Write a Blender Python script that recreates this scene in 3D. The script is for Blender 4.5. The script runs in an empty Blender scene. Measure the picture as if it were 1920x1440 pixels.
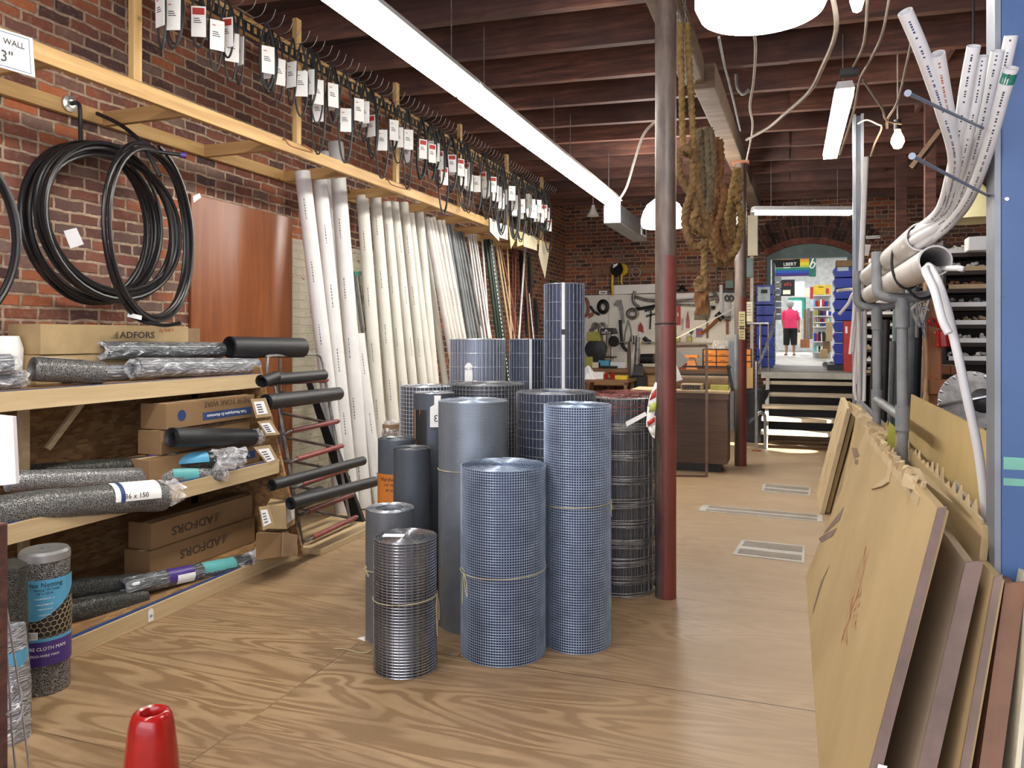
import bpy, math, random
from mathutils import Vector, Matrix, noise
R = random.Random(7)
PI = math.pi
sc = bpy.context.scene
COL = sc.collection
# ---------------------------------------------------------------- survey of the room
FPX, EYE, CU, HV = 1442.0, 1.54, 960.0, 632.0
TH = math.atan(520.0 / FPX); SN, CS = math.sin(TH), math.cos(TH)
def ray(u):
    x = (u - CU) / FPX
    return (-SN + x * CS, CS + x * SN)
def P(u, v, z):
    a, b = ray(u); return Vector((a * z, b * z, EYE + (HV - v) / FPX * z))
def PX(u, v, X):
    return P(u, v, X / ray(u)[0])
def PY(u, v, Y):
    return P(u, v, Y / ray(u)[1])
def PF(u, v, h=0.0):
    return P(u, v, (EYE - h) * FPX / (v - HV))
V = Vector
def V3(*a): return Vector(a)
# ---------------------------------------------------------------- materials
MATS = {}
class NT:
    def __init__(s, name):
        m = bpy.data.materials.new(name); m.use_nodes = True
        s.m = m; s.t = m.node_tree; s.n = s.t.nodes; s.l = s.t.links
        s.b = s.n['Principled BSDF']; MATS[name] = m
    def node(s, typ, ins=None, **kw):
        n = s.n.new(typ)
        for k, v in kw.items(): setattr(n, k, v)
        if ins:
            for k, v in ins.items():
                if isinstance(v, bpy.types.NodeSocket): s.l.new(v, n.inputs[k])
                else: n.inputs[k].default_value = v
        return n
    def math(s, op, a, b=0.0, c=0.0):
        return s.node('ShaderNodeMath', {0: a, 1: b, 2: c}, operation=op).outputs[0]
    def mix(s, f, a, b, typ='MIX'):
        n = s.node('ShaderNodeMix', data_type='RGBA', blend_type=typ)
        for k, v in ((0, f), (6, a), (7, b)):
            if isinstance(v, bpy.types.NodeSocket): s.l.new(v, n.inputs[k])
            else: n.inputs[k].default_value = v if k == 0 else (*v, 1)
        return n.outputs[2]
    def ramp(s, f, stops, interp='LINEAR'):
        n = s.node('ShaderNodeValToRGB', {0: f}); cr = n.color_ramp; cr.interpolation = interp
        while len(cr.elements) < len(stops): cr.elements.new(0.5)
        for e, (p, c) in zip(cr.elements, stops):
            e.position = p; e.color = (*c, 1) if len(c) == 3 else c
        return n.outputs[0]
    def coord(s, kind='Object', scale=(1, 1, 1), loc=(0, 0, 0), rot=(0, 0, 0)):
        c = s.node('ShaderNodeTexCoord').outputs[kind]
        return s.node('ShaderNodeMapping', {0: c, 1: loc, 2: rot, 3: scale}).outputs[0]
    def noise(s, vec, scale=5, detail=3, rough=.5, dist=0.0):
        return s.node('ShaderNodeTexNoise', {'Vector': vec, 'Scale': scale, 'Detail': detail, 'Roughness': rough, 'Distortion': dist}).outputs[0]
    def bump(s, h, strength=.3, dist=.01):
        n = s.node('ShaderNodeBump', {'Height': h, 'Strength': strength, 'Distance': dist})
        s.l.new(n.outputs[0], s.b.inputs['Normal'])
    def col(s, c):
        if isinstance(c, bpy.types.NodeSocket): s.l.new(c, s.b.inputs['Base Color'])
        else: s.b.inputs['Base Color'].default_value = (*c, 1)
    def set(s, **kw):
        for k, v in kw.items():
            k = {'rough': 'Roughness', 'metal': 'Metallic', 'coat': 'Coat Weight', 'trans': 'Transmission Weight', 'alpha': 'Alpha', 'spec': 'Specular IOR Level', 'ior': 'IOR', 'es': 'Emission Strength'}[k]
            if isinstance(v, bpy.types.NodeSocket): s.l.new(v, s.b.inputs[k])
            else: s.b.inputs[k].default_value = v
def plain(name, c, rough=.6, metal=0., var=.12, scale=6, coat=0., bump=0.):
    """a painted / moulded surface with a little procedural mottling"""
    t = NT(name); n = t.noise(t.coord(), scale, 4, .6)
    d = tuple(max(0, x * (1 - 2 * var)) for x in c); l = tuple(min(1, x * (1 + var)) for x in c)
    t.col(t.ramp(n, [(.3, d), (.7, l)])); t.set(rough=rough, metal=metal, coat=coat)
    if bump: t.bump(t.noise(t.coord(), scale * 6, 3), bump, .01)
    return t.m
def wood(name, c1, c2, stretch=(1, 12, 12), scale=2.5, rough=.6, knots=True):
    t = NT(name); co = t.coord(scale=stretch)
    n = t.noise(co, scale, 5, .6, .6)
    n2 = t.noise(t.coord(), 1.3, 2)
    c = t.ramp(n, [(.3, c1), (.5, tuple((a + b) / 2 for a, b in zip(c1, c2))), (.68, c2)])
    c = t.mix(t.math('MULTIPLY', n2, .35), c, tuple(x * .6 for x in c1))
    if knots:
        vo = t.node('ShaderNodeTexVoronoi', {'Vector': t.coord(scale=(1, 1, 1)), 'Scale': 3.1}).outputs[0]
        k = t.ramp(vo, [(.03, (1, 1, 1)), (.07, (0, 0, 0))])
        c = t.mix(k, c, tuple(x * .42 for x in c1))
    t.col(c); t.set(rough=rough); t.bump(n, .15, .004)
    return t.m
def emit(name, c, s):
    t = NT(name); t.col((.9, .9, .9)); t.b.inputs['Emission Color'].default_value = (*c, 1); t.set(es=s, rough=.4); return t.m
def brick_mat(name, axis, dark=1.0, paint=None):
    t = NT(name)
    tc = t.node('ShaderNodeTexCoord').outputs['Object']
    sp = t.node('ShaderNodeSeparateXYZ', {0: tc})
    u = sp.outputs[1] if axis == 'Y' else sp.outputs[0]
    vec = t.node('ShaderNodeCombineXYZ', {0: u, 1: sp.outputs[2]}).outputs[0]
    ns = t.node('ShaderNodeTexNoise', {'Vector': vec, 'Scale': 9, 'Detail': 3}).outputs[1]
    off = t.node('ShaderNodeVectorMath', {0: ns, 1: (.5, .5, .5)}, operation='SUBTRACT').outputs[0]
    off = t.node('ShaderNodeVectorMath', {0: off, 'Scale': .028}, operation='SCALE').outputs[0]
    wv = t.node('ShaderNodeVectorMath', {0: vec, 1: off}, operation='ADD').outputs[0]
    def bt(a, b, m, mortar=.011):
        n = t.node('ShaderNodeTexBrick', {'Vector': wv, 'Color1': (*a, 1), 'Color2': (*b, 1), 'Mortar': (*m, 1), 'Scale': 1, 'Mortar Size': mortar, 'Mortar Smooth': .35, 'Bias': 0, 'Brick Width': .213, 'Row Height': .0745})
        n.squash = .5; n.squash_frequency = 7; n.offset_frequency = 2; return n
    b = bt((0, 0, 0), (1, 1, 1), (.5, .5, .5))
    d = dark
    c = t.ramp(b.outputs[0], [(0, (.06 * d, .032 * d, .032 * d)), (.22, (.15 * d, .05 * d, .033 * d)), (.42, (.27 * d, .08 * d, .04 * d)), (.58, (.4 * d, .12 * d, .045 * d)), (.75, (.2 * d, .075 * d, .052 * d)), (1, (.19 * d, .125 * d, .1 * d))])
    n2 = t.noise(vec, 26, 5, .7)
    c = t.mix(t.ramp(n2, [(.5, (0, 0, 0)), (.7, (.4, .4, .4))]), c, (.36 * d, .26 * d, .2 * d))
    n3 = t.noise(vec, 1.1, 3, .6)
    c = t.mix(t.ramp(n3, [(.38, (.6, .6, .6)), (.55, (0, 0, 0))]), c, (.07 * d, .04 * d, .04 * d))
    mort = t.ramp(t.noise(vec, 14, 4, .7), [(.3, (.2 * d, .13 * d, .09 * d)), (.65, (.47 * d, .35 * d, .25 * d))])
    c = t.mix(b.outputs[1], c, mort)
    if paint:
        y0, y1, z1 = paint
        my = t.math('MULTIPLY', t.math('GREATER_THAN', u, y0), t.math('LESS_THAN', u, y1))
        mz = t.math('LESS_THAN', t.math('ADD', sp.outputs[2], t.math('MULTIPLY', n3, .15)), z1)
        mk = t.math('MULTIPLY', my, mz)
        cr = t.ramp(t.noise(vec, 7, 5, .7, 1.5), [(.33, (0, 0, 0)), (.36, (1, 1, 1))])
        c = t.mix(t.math('MULTIPLY', mk, cr), c, (.56, .53, .42))
    t.col(c); t.set(rough=.9)
    h = t.math('ADD', t.math('MULTIPLY', b.outputs[1], -1.0), t.math('MULTIPLY', n2, .5))
    t.bump(h, .75, .018)
    return t.m
def uvgrid(name, pu, pv, wire, gap, wu=.2, wv=.2, metal=.75, rough=.42, streak=0.):
    """woven wire sheet: uv are metres on the roll"""
    t = NT(name); uv = t.node('ShaderNodeUVMap').outputs[0]
    sp = t.node('ShaderNodeSeparateXYZ', {0: uv})
    def m(o, p, w):
        f = t.math('FRACT', t.math('DIVIDE', o, p)); return t.math('LESS_THAN', f, w)
    mk = t.math('MAXIMUM', m(sp.outputs[0], pu, wu), m(sp.outputs[1], pv, wv))
    n = t.noise(t.coord(scale=(3, 3, .6)), 2.2, 3, .6)
    gap2 = t.ramp(n, [(.35, gap), (.65, tuple(x * 1.9 for x in gap))])
    w2 = t.ramp(t.noise(t.coord(), 5, 4), [(.3, tuple(x * .7 for x in wire)), (.7, wire)])
    if streak:
        st = t.noise(t.coord('UV', (260, .4, 1)), 1, 3, .8)
        gap2 = t.mix(t.ramp(st, [(.45, (0, 0, 0)), (.6, (streak,) * 3)]), gap2, wire)
    t.col(t.mix(mk, gap2, w2)); t.set(metal=metal, rough=rough)
    t.bump(mk, .6, .002)
    return t.m
# room
brick_mat('brick_left', 'Y', 1.12, paint=(5.72, 8.2, 2.5))
brick_mat('brick_back', 'X', 1.05)
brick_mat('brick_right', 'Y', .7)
def floor_mat():
    t = NT('plywood_floor'); co = t.coord()
    sp = t.node('ShaderNodeSeparateXYZ', {0: co})
    bt = t.node('ShaderNodeTexBrick', {'Vector': t.coord(loc=(1.503, -2.2 + 12, 0)), 'Color1': (0, 0, 0, 1), 'Color2': (1, 1, 1, 1), 'Mortar': (0, 0, 0, 1), 'Scale': 1, 'Mortar Size': .0035, 'Mortar Smooth': .1, 'Brick Width': 2.44, 'Row Height': 1.2}); bt.offset = .22
    sh = t.node('ShaderNodeVectorMath', {0: bt.outputs[0], 'Scale': 7.0}, operation='SCALE').outputs[0]
    gv = t.node('ShaderNodeVectorMath', {0: t.coord(scale=(.55, 3.2, 1)), 1: sh}, operation='ADD').outputs[0]
    n = t.noise(gv, 1.15, 2.2, .5, 1.0)
    f = t.math('PINGPONG', t.math('MULTIPLY', n, 25.0), 1.0)
    fine = t.noise(t.coord(scale=(2, 60, 1)), 3, 3, .7)
    f = t.math('ADD', f, t.math('MULTIPLY', t.math('SUBTRACT', fine, .5), .8))
    c = t.ramp(f, [(.3, (.235, .145, .07)), (.45, (.305, .195, .1)), (.6, (.35, .232, .125)), (.9, (.37, .25, .137))])
    w = t.noise(t.coord(scale=(.8, 1.6, 1)), 1.4, 5, .62)
    c = t.mix(t.ramp(w, [(.34, (.75, .75, .75)), (.56, (0, 0, 0))]), c, (.215, .135, .075))
    walk = t.math('ADD', sp.outputs[0], t.math('MULTIPLY', t.noise(co, 1.7, 4, .6), .7))
    c = t.mix(t.ramp(t.node('ShaderNodeMapRange', {0: walk, 1: -.6, 2: .25}).outputs[0], [(0, (0, 0, 0)), (1, (.7, .7, .7))]), c, (.35, .255, .165))
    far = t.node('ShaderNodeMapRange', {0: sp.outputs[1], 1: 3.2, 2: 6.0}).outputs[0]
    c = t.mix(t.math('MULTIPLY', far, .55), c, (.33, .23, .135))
    c = t.mix(t.math('MULTIPLY', bt.outputs[1], t.ramp(t.noise(co, 1.1, 2), [(.42, (.15,) * 3), (.56, (1,) * 3)])), c, (.06, .035, .02))
    spk = t.noise(co, 70, 2, .8)
    c = t.mix(t.ramp(spk, [(.69, (0, 0, 0)), (.75, (.5, .5, .5))]), c, (.55, .48, .4))
    t.col(c); t.set(rough=t.ramp(w, [(.3, (.52,) * 3), (.7, (.38,) * 3)]), spec=.4)
    t.bump(f, .05, .003)
floor_mat()
def dark_wood(name, c1, c2, c3):
    t = NT(name); n = t.noise(t.coord(scale=(.8, 5, 9)), 2.4, 6, .65, .5); n2 = t.noise(t.coord(), .8, 4, .6)
    c = t.ramp(n, [(.3, c1), (.52, c2), (.72, c3)])
    c = t.mix(t.ramp(n2, [(.4, (.75,) * 3), (.6, (0,) * 3)]), c, c1)
    t.col(c); t.set(rough=.75); t.bump(n, .3, .008)
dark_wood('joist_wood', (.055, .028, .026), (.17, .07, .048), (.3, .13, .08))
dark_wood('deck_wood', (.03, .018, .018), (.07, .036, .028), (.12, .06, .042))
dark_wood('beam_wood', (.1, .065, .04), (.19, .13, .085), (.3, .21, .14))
wood('pine', (.44, .25, .085), (.64, .42, .17), (12, .7, 12), 2)
wood('pine_x', (.4, .22, .08), (.58, .36, .15), (.7, 12, 12), 2)
wood('pine_v', (.46, .28, .1), (.66, .44, .19), (12, 12, .7), 2)
wood('pale_pine', (.5, .36, .19), (.68, .53, .31), (12, .6, 12), 2)
wood('stair_wood', (.33, .26, .17), (.55, .46, .34), (.6, 12, 12), 2.2, knots=False)
wood('orange_wood', (.26, .09, .03), (.42, .16, .055), (12, 12, .8), 2.2, knots=False)
wood('stained_ply', (.21, .06, .02), (.36, .115, .035), (5, 5, .45), 2.4, .33, knots=False)
wood('laminate', (.08, .042, .026), (.15, .085, .055), (.8, 14, 14), 3, .4, knots=False)
wood('bench_wood', (.2, .1, .05), (.33, .18, .08), (.8, 12, 12), 3)
wood('dowel', (.55, .38, .2), (.72, .55, .33), (20, 20, .5), 3, knots=False)
wood('redwood_rod', (.24, .08, .04), (.38, .15, .08), (20, 20, .5), 3, knots=False)
def osb():
    t = NT('osb'); vo = t.node('ShaderNodeTexVoronoi', {'Vector': t.node('ShaderNodeVectorMath', {0: t.coord(scale=(30, 17, 42)), 1: t.node('ShaderNodeTexNoise', {'Vector': t.coord(), 'Scale': 9, 'Detail': 3}).outputs[1]}, operation='MULTIPLY_ADD').outputs[0] if False else t.coord(scale=(34, 15, 52), rot=(.5, 0, 0)), 'Scale': 1.0, 'Randomness': 1}); 
    g = t.node('ShaderNodeSeparateXYZ', {0: vo.outputs[1]}).outputs[0]
    c = t.ramp(g, [(0, (.19, .095, .038)), (.5, (.25, .135, .052)), (1, (.36, .21, .085))]); t.col(c); t.set(rough=.7); t.bump(g, .3, .004)
osb()
# metals and plastics
plain('galv', (.5, .53, .57), .34, .85, .15, 9)
plain('galv_wire', (.62, .66, .7), .36, .7, .12, 20)
plain('blue_wire', (.41, .49, .6), .38, .55, .15, 12)
plain('bright_wire', (.42, .43, .45), .24, .85, .1, 12)
plain('channel_grey', (.26, .3, .35), .4, .3, .1)
plain('dark_wire', (.26, .27, .29), .45, .55, .25, 30)
plain('navy_wire', (.24, .27, .34), .5, .4, .2, 30)
plain('rust_wire', (.2, .06, .05), .6, .4, .3, 30)
plain('grey_paint', (.24, .26, .29), .45, .3, .1)
plain('grey_pvc', (.22, .23, .235), .5, 0, .15)
plain('steel', (.55, .55, .56), .3, .9, .1)
plain('dull_steel', (.3, .29, .28), .5, .7, .25, 14)
plain('black_iron', (.025, .025, .028), .45, .3, .2)
plain('rubber', (.022, .023, .026), .5, 0, .15)
plain('poly_pipe', (.012, .012, .014), .32, 0, .1)
plain('belt_rubber', (.018, .018, .02), .55)
plain('white_pvc', (.74, .74, .73), .42, 0, .05, 3)
plain('cream_pvc', (.72, .705, .64), .42, 0, .05, 3)
plain('worn_pvc', (.63, .6, .57), .45, 0, .1, 4)
plain('grey_conduit', (.2, .22, .23), .5, 0, .2, 6)
plain('white_paint', (.75, .75, .74), .5, 0, .05)
plain('card_white', (.88, .88, .86), .6, 0, .03)
plain('card_yellow', (.74, .66, .35), .6, 0, .05)
plain('card_cream', (.8, .73, .52), .6, 0, .05)
plain('post_green', (.012, .03, .016), .45)
plain('red_tube', (.27, .055, .05), .45, 0, .2, 8)
plain('red_plastic', (.38, .01, .008), .22, 0, .15, 7, coat=.4)
plain('red_print', (.5, .04, .03), .5)
plain('ink', (.03, .03, .035), .6)
plain('blue_ink', (.02, .05, .17), .6)
plain('brown_ink', (.07, .045, .03), .6)
plain('red_ink', (.45, .1, .045), .7)
plain('bin_blue', (.01, .04, .42), .4, 0, .12)
plain('bin_cover', (.5, .6, .68), .4)
plain('teal_paint', (.16, .24, .23), .5, 0, .1)
plain('green_paint', (.02, .2, .14), .5)
plain('orange_drawer', (.78, .27, .02), .35, 0, .08)
plain('yellow', (.75, .52, .03), .4)
plain('olive_yellow', (.38, .36, .08), .45)
plain('rope', (.2, .115, .042), .9, 0, .22, 22, bump=.5)
plain('rope_grey', (.16, .12, .07), .9, 0, .22, 22, bump=.5)
plain('rope_gold', (.25, .155, .05), .9, 0, .22, 22, bump=.5)
plain('rope_rust', (.2, .09, .03), .9, 0, .22, 22, bump=.5)
plain('twine', (.5, .44, .26), .9)
plain('cable', (.42, .35, .28), .6, 0, .2)
plain('kraft', (.42, .3, .15), .75, 0, .1)
plain('kraft_pale', (.5, .38, .22), .75, 0, .08)
plain('kraft_dark', (.24, .15, .08), .75, 0, .12)
plain('brown_board', (.24, .115, .06), .6)
plain('mauve_edge', (.22, .15, .12), .7, 0, .15)
plain('tan_board', (.5, .36, .15), .7, 0, .06, 3)
plain('label_blue', (.1, .38, .6), .35, 0, .08)
plain('label_purple', (.07, .035, .22), .35)
plain('label_orange', (.62, .2, .03), .4)
plain('label_black', (.02, .02, .02), .5)
plain('label_teal', (.12, .42, .42), .35)
plain('skin', (.42, .22, .15), .6, 0, .05)
plain('pink_cloth', (.75, .04, .14), .8, 0, .1)
plain('black_cloth', (.012, .012, .014), .85)
plain('grey_hair', (.36, .35, .34), .8, 0, .25, 40)
plain('lime', (.5, .55, .1), .5)
plain('masking_green', (.2, .5, .38), .6)
plain('grate_dark', (.2, .17, .14), .6)
plain('grate_pale', (.42, .4, .36), .55, .3)
plain('bin_black', (.015, .017, .024), .45)
plain('shelf_dark', (.035, .022, .018), .7)
plain('shop_white', (.8, .8, .79), .7)
plain('rust', (.3, .12, .06), .7)
def blue_post():
    t = NT('blue_paint'); n = t.noise(t.coord(), 2.5, 5, .6)
    c = t.ramp(n, [(.3, (.045, .105, .25)), (.7, (.062, .135, .31))])
    s = t.noise(t.coord(), 30, 3, .6)
    c = t.mix(t.ramp(s, [(.68, (0,) * 3), (.74, (.6,) * 3)]), c, (.03, .07, .2))
    t.col(c); t.set(rough=.45); t.bump(t.noise(t.coord(), 120, 2), .15, .002)
blue_post()
def cardboard(name, c1, c2):
    t = NT(name); n = t.noise(t.coord(), 1.5, 4, .55); f = t.noise(t.coord(scale=(1, 60, 1)), 3, 2)
    c = t.ramp(n, [(.3, c1), (.7, c2)]); c = t.mix(t.math('MULTIPLY', f, .15), c, tuple(x * .6 for x in c1))
    t.col(c); t.set(rough=.75); t.bump(n, .1, .01)
cardboard('cardboard', (.38, .27, .125), (.5, .365, .18))
cardboard('cardboard_grey', (.36, .28, .19), (.45, .35, .24))
cardboard('box_brown', (.2, .115, .05), (.27, .16, .072))
def column():
    t = NT('column_paint'); g = t.node('ShaderNodeTexCoord').outputs['Object']; sp = t.node('ShaderNodeSeparateXYZ', {0: g})
    n = t.noise(t.coord(scale=(4, 4, 1)), 3, 5, .65)
    brown = t.ramp(n, [(.3, (.05, .035, .03)), (.65, (.15, .11, .09))])
    red = t.ramp(n, [(.3, (.115, .026, .022)), (.7, (.18, .04, .032))])
    side = t.math('GREATER_THAN', t.math('ADD', sp.outputs[0], t.math('MULTIPLY', n, .035)), .02)
    low = t.math('LESS_THAN', t.math('ADD', sp.outputs[2], t.math('MULTIPLY', n, .1)), 2.07)
    vlow = t.math('LESS_THAN', sp.outputs[2], 1.6)
    side2 = t.math('GREATER_THAN', t.math('ADD', sp.outputs[0], t.math('MULTIPLY', n, .035)), .004)
    mk = t.math('MAXIMUM', t.math('MULTIPLY', side, low), t.math('MULTIPLY', side2, vlow))
    t.col(t.mix(mk, brown, red)); t.set(rough=.45); t.bump(t.noise(t.coord(), 60, 3), .3, .003)
column()
def plastic_film(name, tint=(.8, .83, .86), under=(.09, .1, .11)):
    t = NT(name); n = t.noise(t.coord(scale=(6, 1.6, 6)), 3, 3, .65, 2.2)
    c = t.ramp(n, [(.42, under), (.6, tuple(x * 2.2 for x in under)), (.66, tint)]); t.col(c); t.set(rough=.13, coat=.5, metal=.15)
    t.bump(n, 1.0, .03)
plastic_film('film_grey'); plastic_film('film_pale', (.85, .87, .9), (.19, .2, .22))
def film_clear():
    t = NT('film_clear'); n = t.noise(t.coord(), 22, 3, .6, 1.5)
    t.col((.85, .86, .88)); t.set(rough=.15, alpha=t.ramp(n, [(.35, (.12,) * 3), (.65, (.75,) * 3)])); t.bump(n, 1, .02)
film_clear()
def hexnet(name, wire, gap):
    t = NT(name); n = t.node('ShaderNodeTexVoronoi', {'Vector': t.coord('UV', (1, 1, 1)), 'Scale': 105, 'Randomness': .8}, feature='DISTANCE_TO_EDGE').outputs[0]
    n2 = t.noise(t.coord('UV', (60, 160, 1)), 1, 4, .8)
    m = t.ramp(n, [(.06, (1,) * 3), (.16, (0,) * 3)]); m = t.math('MAXIMUM', m, t.ramp(n2, [(.5, (0,) * 3), (.66, (.8,) * 3)]))
    t.col(t.mix(m, gap, wire)); t.set(rough=.4, metal=.5); t.bump(m, .9, .004)
hexnet('hex_grey', (.3, .3, .29), (.045, .045, .045)); hexnet('hex_black', (.1, .1, .09), (.012, .014, .013)); hexnet('hex_pale', (.46, .46, .46), (.1, .1, .1))
uvgrid('mesh_quarter', .0064, .0064, (.46, .52, .58), (.04, .055, .08), .3, .3, .55)
uvgrid('mesh_eighth', .0035, .0035, (.27, .29, .31), (.05, .055, .065), .4, .4, .5)
uvgrid('mesh_screen', .002, .002, (.13, .15, .18), (.05, .06, .075), .5, .5, .4, .5)
uvgrid('mesh_core_blue', .0127, .0127, (.16, .23, .36), (.01, .02, .052), .2, .2, .4, .5)
uvgrid('mesh_core_grey', .03, .0127, (.22, .23, .25), (.02, .021, .026), .15, .3, .5, .4)
uvgrid('mesh_core_weld', .0065, 10, (.16, .19, .27), (.01, .013, .028), .22, .0, .3, .5, streak=.35)
uvgrid('mesh_core_light', .009, 10, (.42, .47, .56), (.05, .065, .11), .3, .0, .4, .5, streak=.8)
uvgrid('mesh_core_field', .0085, 10, (.2, .2, .21), (.02, .02, .024), .22, .0, .4, .5, streak=.4)
def pegboard():
    t = NT('pegboard'); vo = t.node('ShaderNodeTexVoronoi', {'Vector': t.coord(scale=(32, 0, 32)), 'Scale': 1, 'Randomness': 0}).outputs[0]
    t.col(t.mix(t.ramp(vo, [(.13, (1,) * 3), (.17, (0,) * 3)]), (.86, .84, .76), (.15, .12, .1))); t.set(rough=.6)
pegboard()
emit('tube_light', (1, .95, .87), 19); emit('dome_light', (1, .97, .92), 17); emit('dome_far', (1, .97, .92), 42); emit('bulb_light', (1, .55, .22), 40); emit('shop_light', (.95, .98, 1), 26)
def rainbow(name, horiz):
    t = NT(name); g = t.node('ShaderNodeTexCoord').outputs['Generated']; z = t.node('ShaderNodeSeparateXYZ', {0: g}).outputs[2]
    t.col(t.ramp(z, horiz, 'CONSTANT')); t.set(rough=.5)
rainbow('stripe_cool', [(0, (.12, .02, .1)), (.12, (.03, .03, .3)), (.4, (.01, .1, .5)), (.7, (.01, .25, .15))])
rainbow('stripe_warm', [(0, (.5, .6, .03)), (.2, (.85, .75, .03)), (.5, (.9, .4, .02)), (.8, (.8, .15, .02))])
# ---------------------------------------------------------------- mesh builder
WORLD = {}
class MB:
    def __init__(s): s.v = []; s.f = []; s.mi = []; s.uv = []; s.cur = 0
    def face(s, idx, uv=None): s.f.append(idx); s.mi.append(s.cur); s.uv.append(uv)
    def quad(s, a, b, c, d):
        n = len(s.v); s.v += [V(a), V(b), V(c), V(d)]; s.face((n, n + 1, n + 2, n + 3), ((0, 0), (1, 0), (1, 1), (0, 1))); return s
    def hexa(s, p):
        n = len(s.v); s.v += [V(q) for q in p]
        for q in ((0, 3, 2, 1), (4, 5, 6, 7), (0, 1, 5, 4), (1, 2, 6, 5), (2, 3, 7, 6), (3, 0, 4, 7)): s.face(tuple(n + i for i in q))
        return s
    def box(s, x0, x1, y0, y1, z0, z1):
        return s.hexa([(x0, y0, z0), (x1, y0, z0), (x1, y1, z0), (x0, y1, z0), (x0, y0, z1), (x1, y0, z1), (x1, y1, z1), (x0, y1, z1)])
    def obox(s, c, ax, ay, az, sx, sy, sz):
        c = V(c); ax = V(ax).normalized() * sx / 2; ay = V(ay).normalized() * sy / 2; az = V(az).normalized() * sz / 2
        return s.hexa([c + ax * i + ay * j + az * k for (i, j, k) in ((-1, -1, -1), (1, -1, -1), (1, 1, -1), (-1, 1, -1), (-1, -1, 1), (1, -1, 1), (1, 1, 1), (-1, 1, 1))])
    def bar(s, a, b, w, t, up=(0, 0, 1)):
        a = V(a); b = V(b); d = (b - a); x = d.cross(V(up))
        if x.length < 1e-6: x = d.cross(V((0, 1, 0)))
        y = x.cross(d); return s.obox((a + b) / 2, d, x, y, d.length, w, t)
    def prism(s, poly, d):
        """polygon of 3d points pushed along vector d"""
        n = len(s.v); k = len(poly); d = V(d); s.v += [V(p) for p in poly] + [V(p) + d for p in poly]
        s.face(tuple(n + i for i in reversed(range(k)))); s.face(tuple(n + k + i for i in range(k)))
        for i in range(k): j = (i + 1) % k; s.face((n + i, n + j, n + k + j, n + k + i))
        return s
    def tube(s, pts, r, n=8, caps=True, closed=False, lobes=0, twist=0., amp=.12, uvs=False):
        pts = [V(p) for p in pts]; m = len(pts); rr = r if isinstance(r, (list, tuple)) else [r] * m
        base = len(s.v); T = []
        for i in range(m):
            if closed: T.append((pts[(i + 1) % m] - pts[i - 1]).normalized())
            else: T.append((pts[min(i + 1, m - 1)] - pts[max(i - 1, 0)]).normalized())
        up = V((0, 0, 1)) if abs(T[0].z) < .9 else V((0, 1, 0))
        N = (up - T[0] * up.dot(T[0])).normalized(); L = 0
        for i in range(m):
            N = N - T[i] * N.dot(T[i]); N.normalize(); B = T[i].cross(N)
            if i: L += (pts[i] - pts[i - 1]).length
            for k in range(n):
                a = 2 * PI * k / n; q = rr[i]
                if lobes: q *= 1 + amp * math.cos(lobes * a - twist * L)
                s.v.append(pts[i] + N * (q * math.cos(a)) + B * (q * math.sin(a)))
        acc = 0
        for i in range(m if closed else m - 1):
            j = (i + 1) % m; seg = (pts[j] - pts[i]).length
            for k in range(n):
                l = (k + 1) % n
                s.face((base + i * n + k, base + i * n + l, base + j * n + l, base + j * n + k),
                       ((2 * PI * rr[i] * k / n, acc), (2 * PI * rr[i] * (k + 1) / n, acc), (2 * PI * rr[j] * (k + 1) / n, acc + seg), (2 * PI * rr[j] * k / n, acc + seg)) if uvs else None)
            acc += seg
        if caps and not closed:
            s.face(tuple(base + k for k in reversed(range(n)))); s.face(tuple(base + (m - 1) * n + k for k in range(n)))
        return s
    def cyl(s, a, b, r, r2=None, n=24, caps=True, uvs=True):
        return s.tube([a, b], [r, r if r2 is None else r2], n, caps, uvs=uvs)
    def pipe(s, a, b, r, ri, n=20):
        """hollow pipe with open ends"""
        a = V(a); b = V(b); s.tube([a, b], r, n, False); k = len(s.v)
        s.tube([b, a], ri, n, False)
        # annular ends: match rings by angle around a shared frame
        d = (b - a).normalized(); up = V((0, 0, 1)) if abs(d.z) < .9 else V((0, 1, 0)); N = (up - d * up.dot(d)).normalized(); B = d.cross(N)
        for c in (a, b):
            q = len(s.v)
            for i in range(n):
                w = N * math.cos(2 * PI * i / n) + B * math.sin(2 * PI * i / n); s.v += [c + w * r, c + w * ri]
            for i in range(n):
                j = (i + 1) % n; s.face((q + 2 * i, q + 2 * j, q + 2 * j + 1, q + 2 * i + 1))
        return s
    def lathe(s, prof, c=(0, 0, 0), n=24, axis=(0, 0, 1), xa=None, caps=True):
        c = V(c); ax = V(axis).normalized(); x = V(xa) if xa else (V((1, 0, 0)) if abs(ax.x) < .9 else V((0, 1, 0)))
        x = (x - ax * x.dot(ax)).normalized(); y = ax.cross(x); b = len(s.v); m = len(prof)
        for (r, z) in prof:
            for k in range(n): a = 2 * PI * k / n; s.v.append(c + ax * z + x * (r * math.cos(a)) + y * (r * math.sin(a)))
        for i in range(m - 1):
            for k in range(n):
                l = (k + 1) % n; s.face((b + i * n + k, b + i * n + l, b + (i + 1) * n + l, b + (i + 1) * n + k))
        if caps: s.face(tuple(b + k for k in reversed(range(n)))); s.face(tuple(b + (m - 1) * n + k for k in range(n)))
        return s
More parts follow.
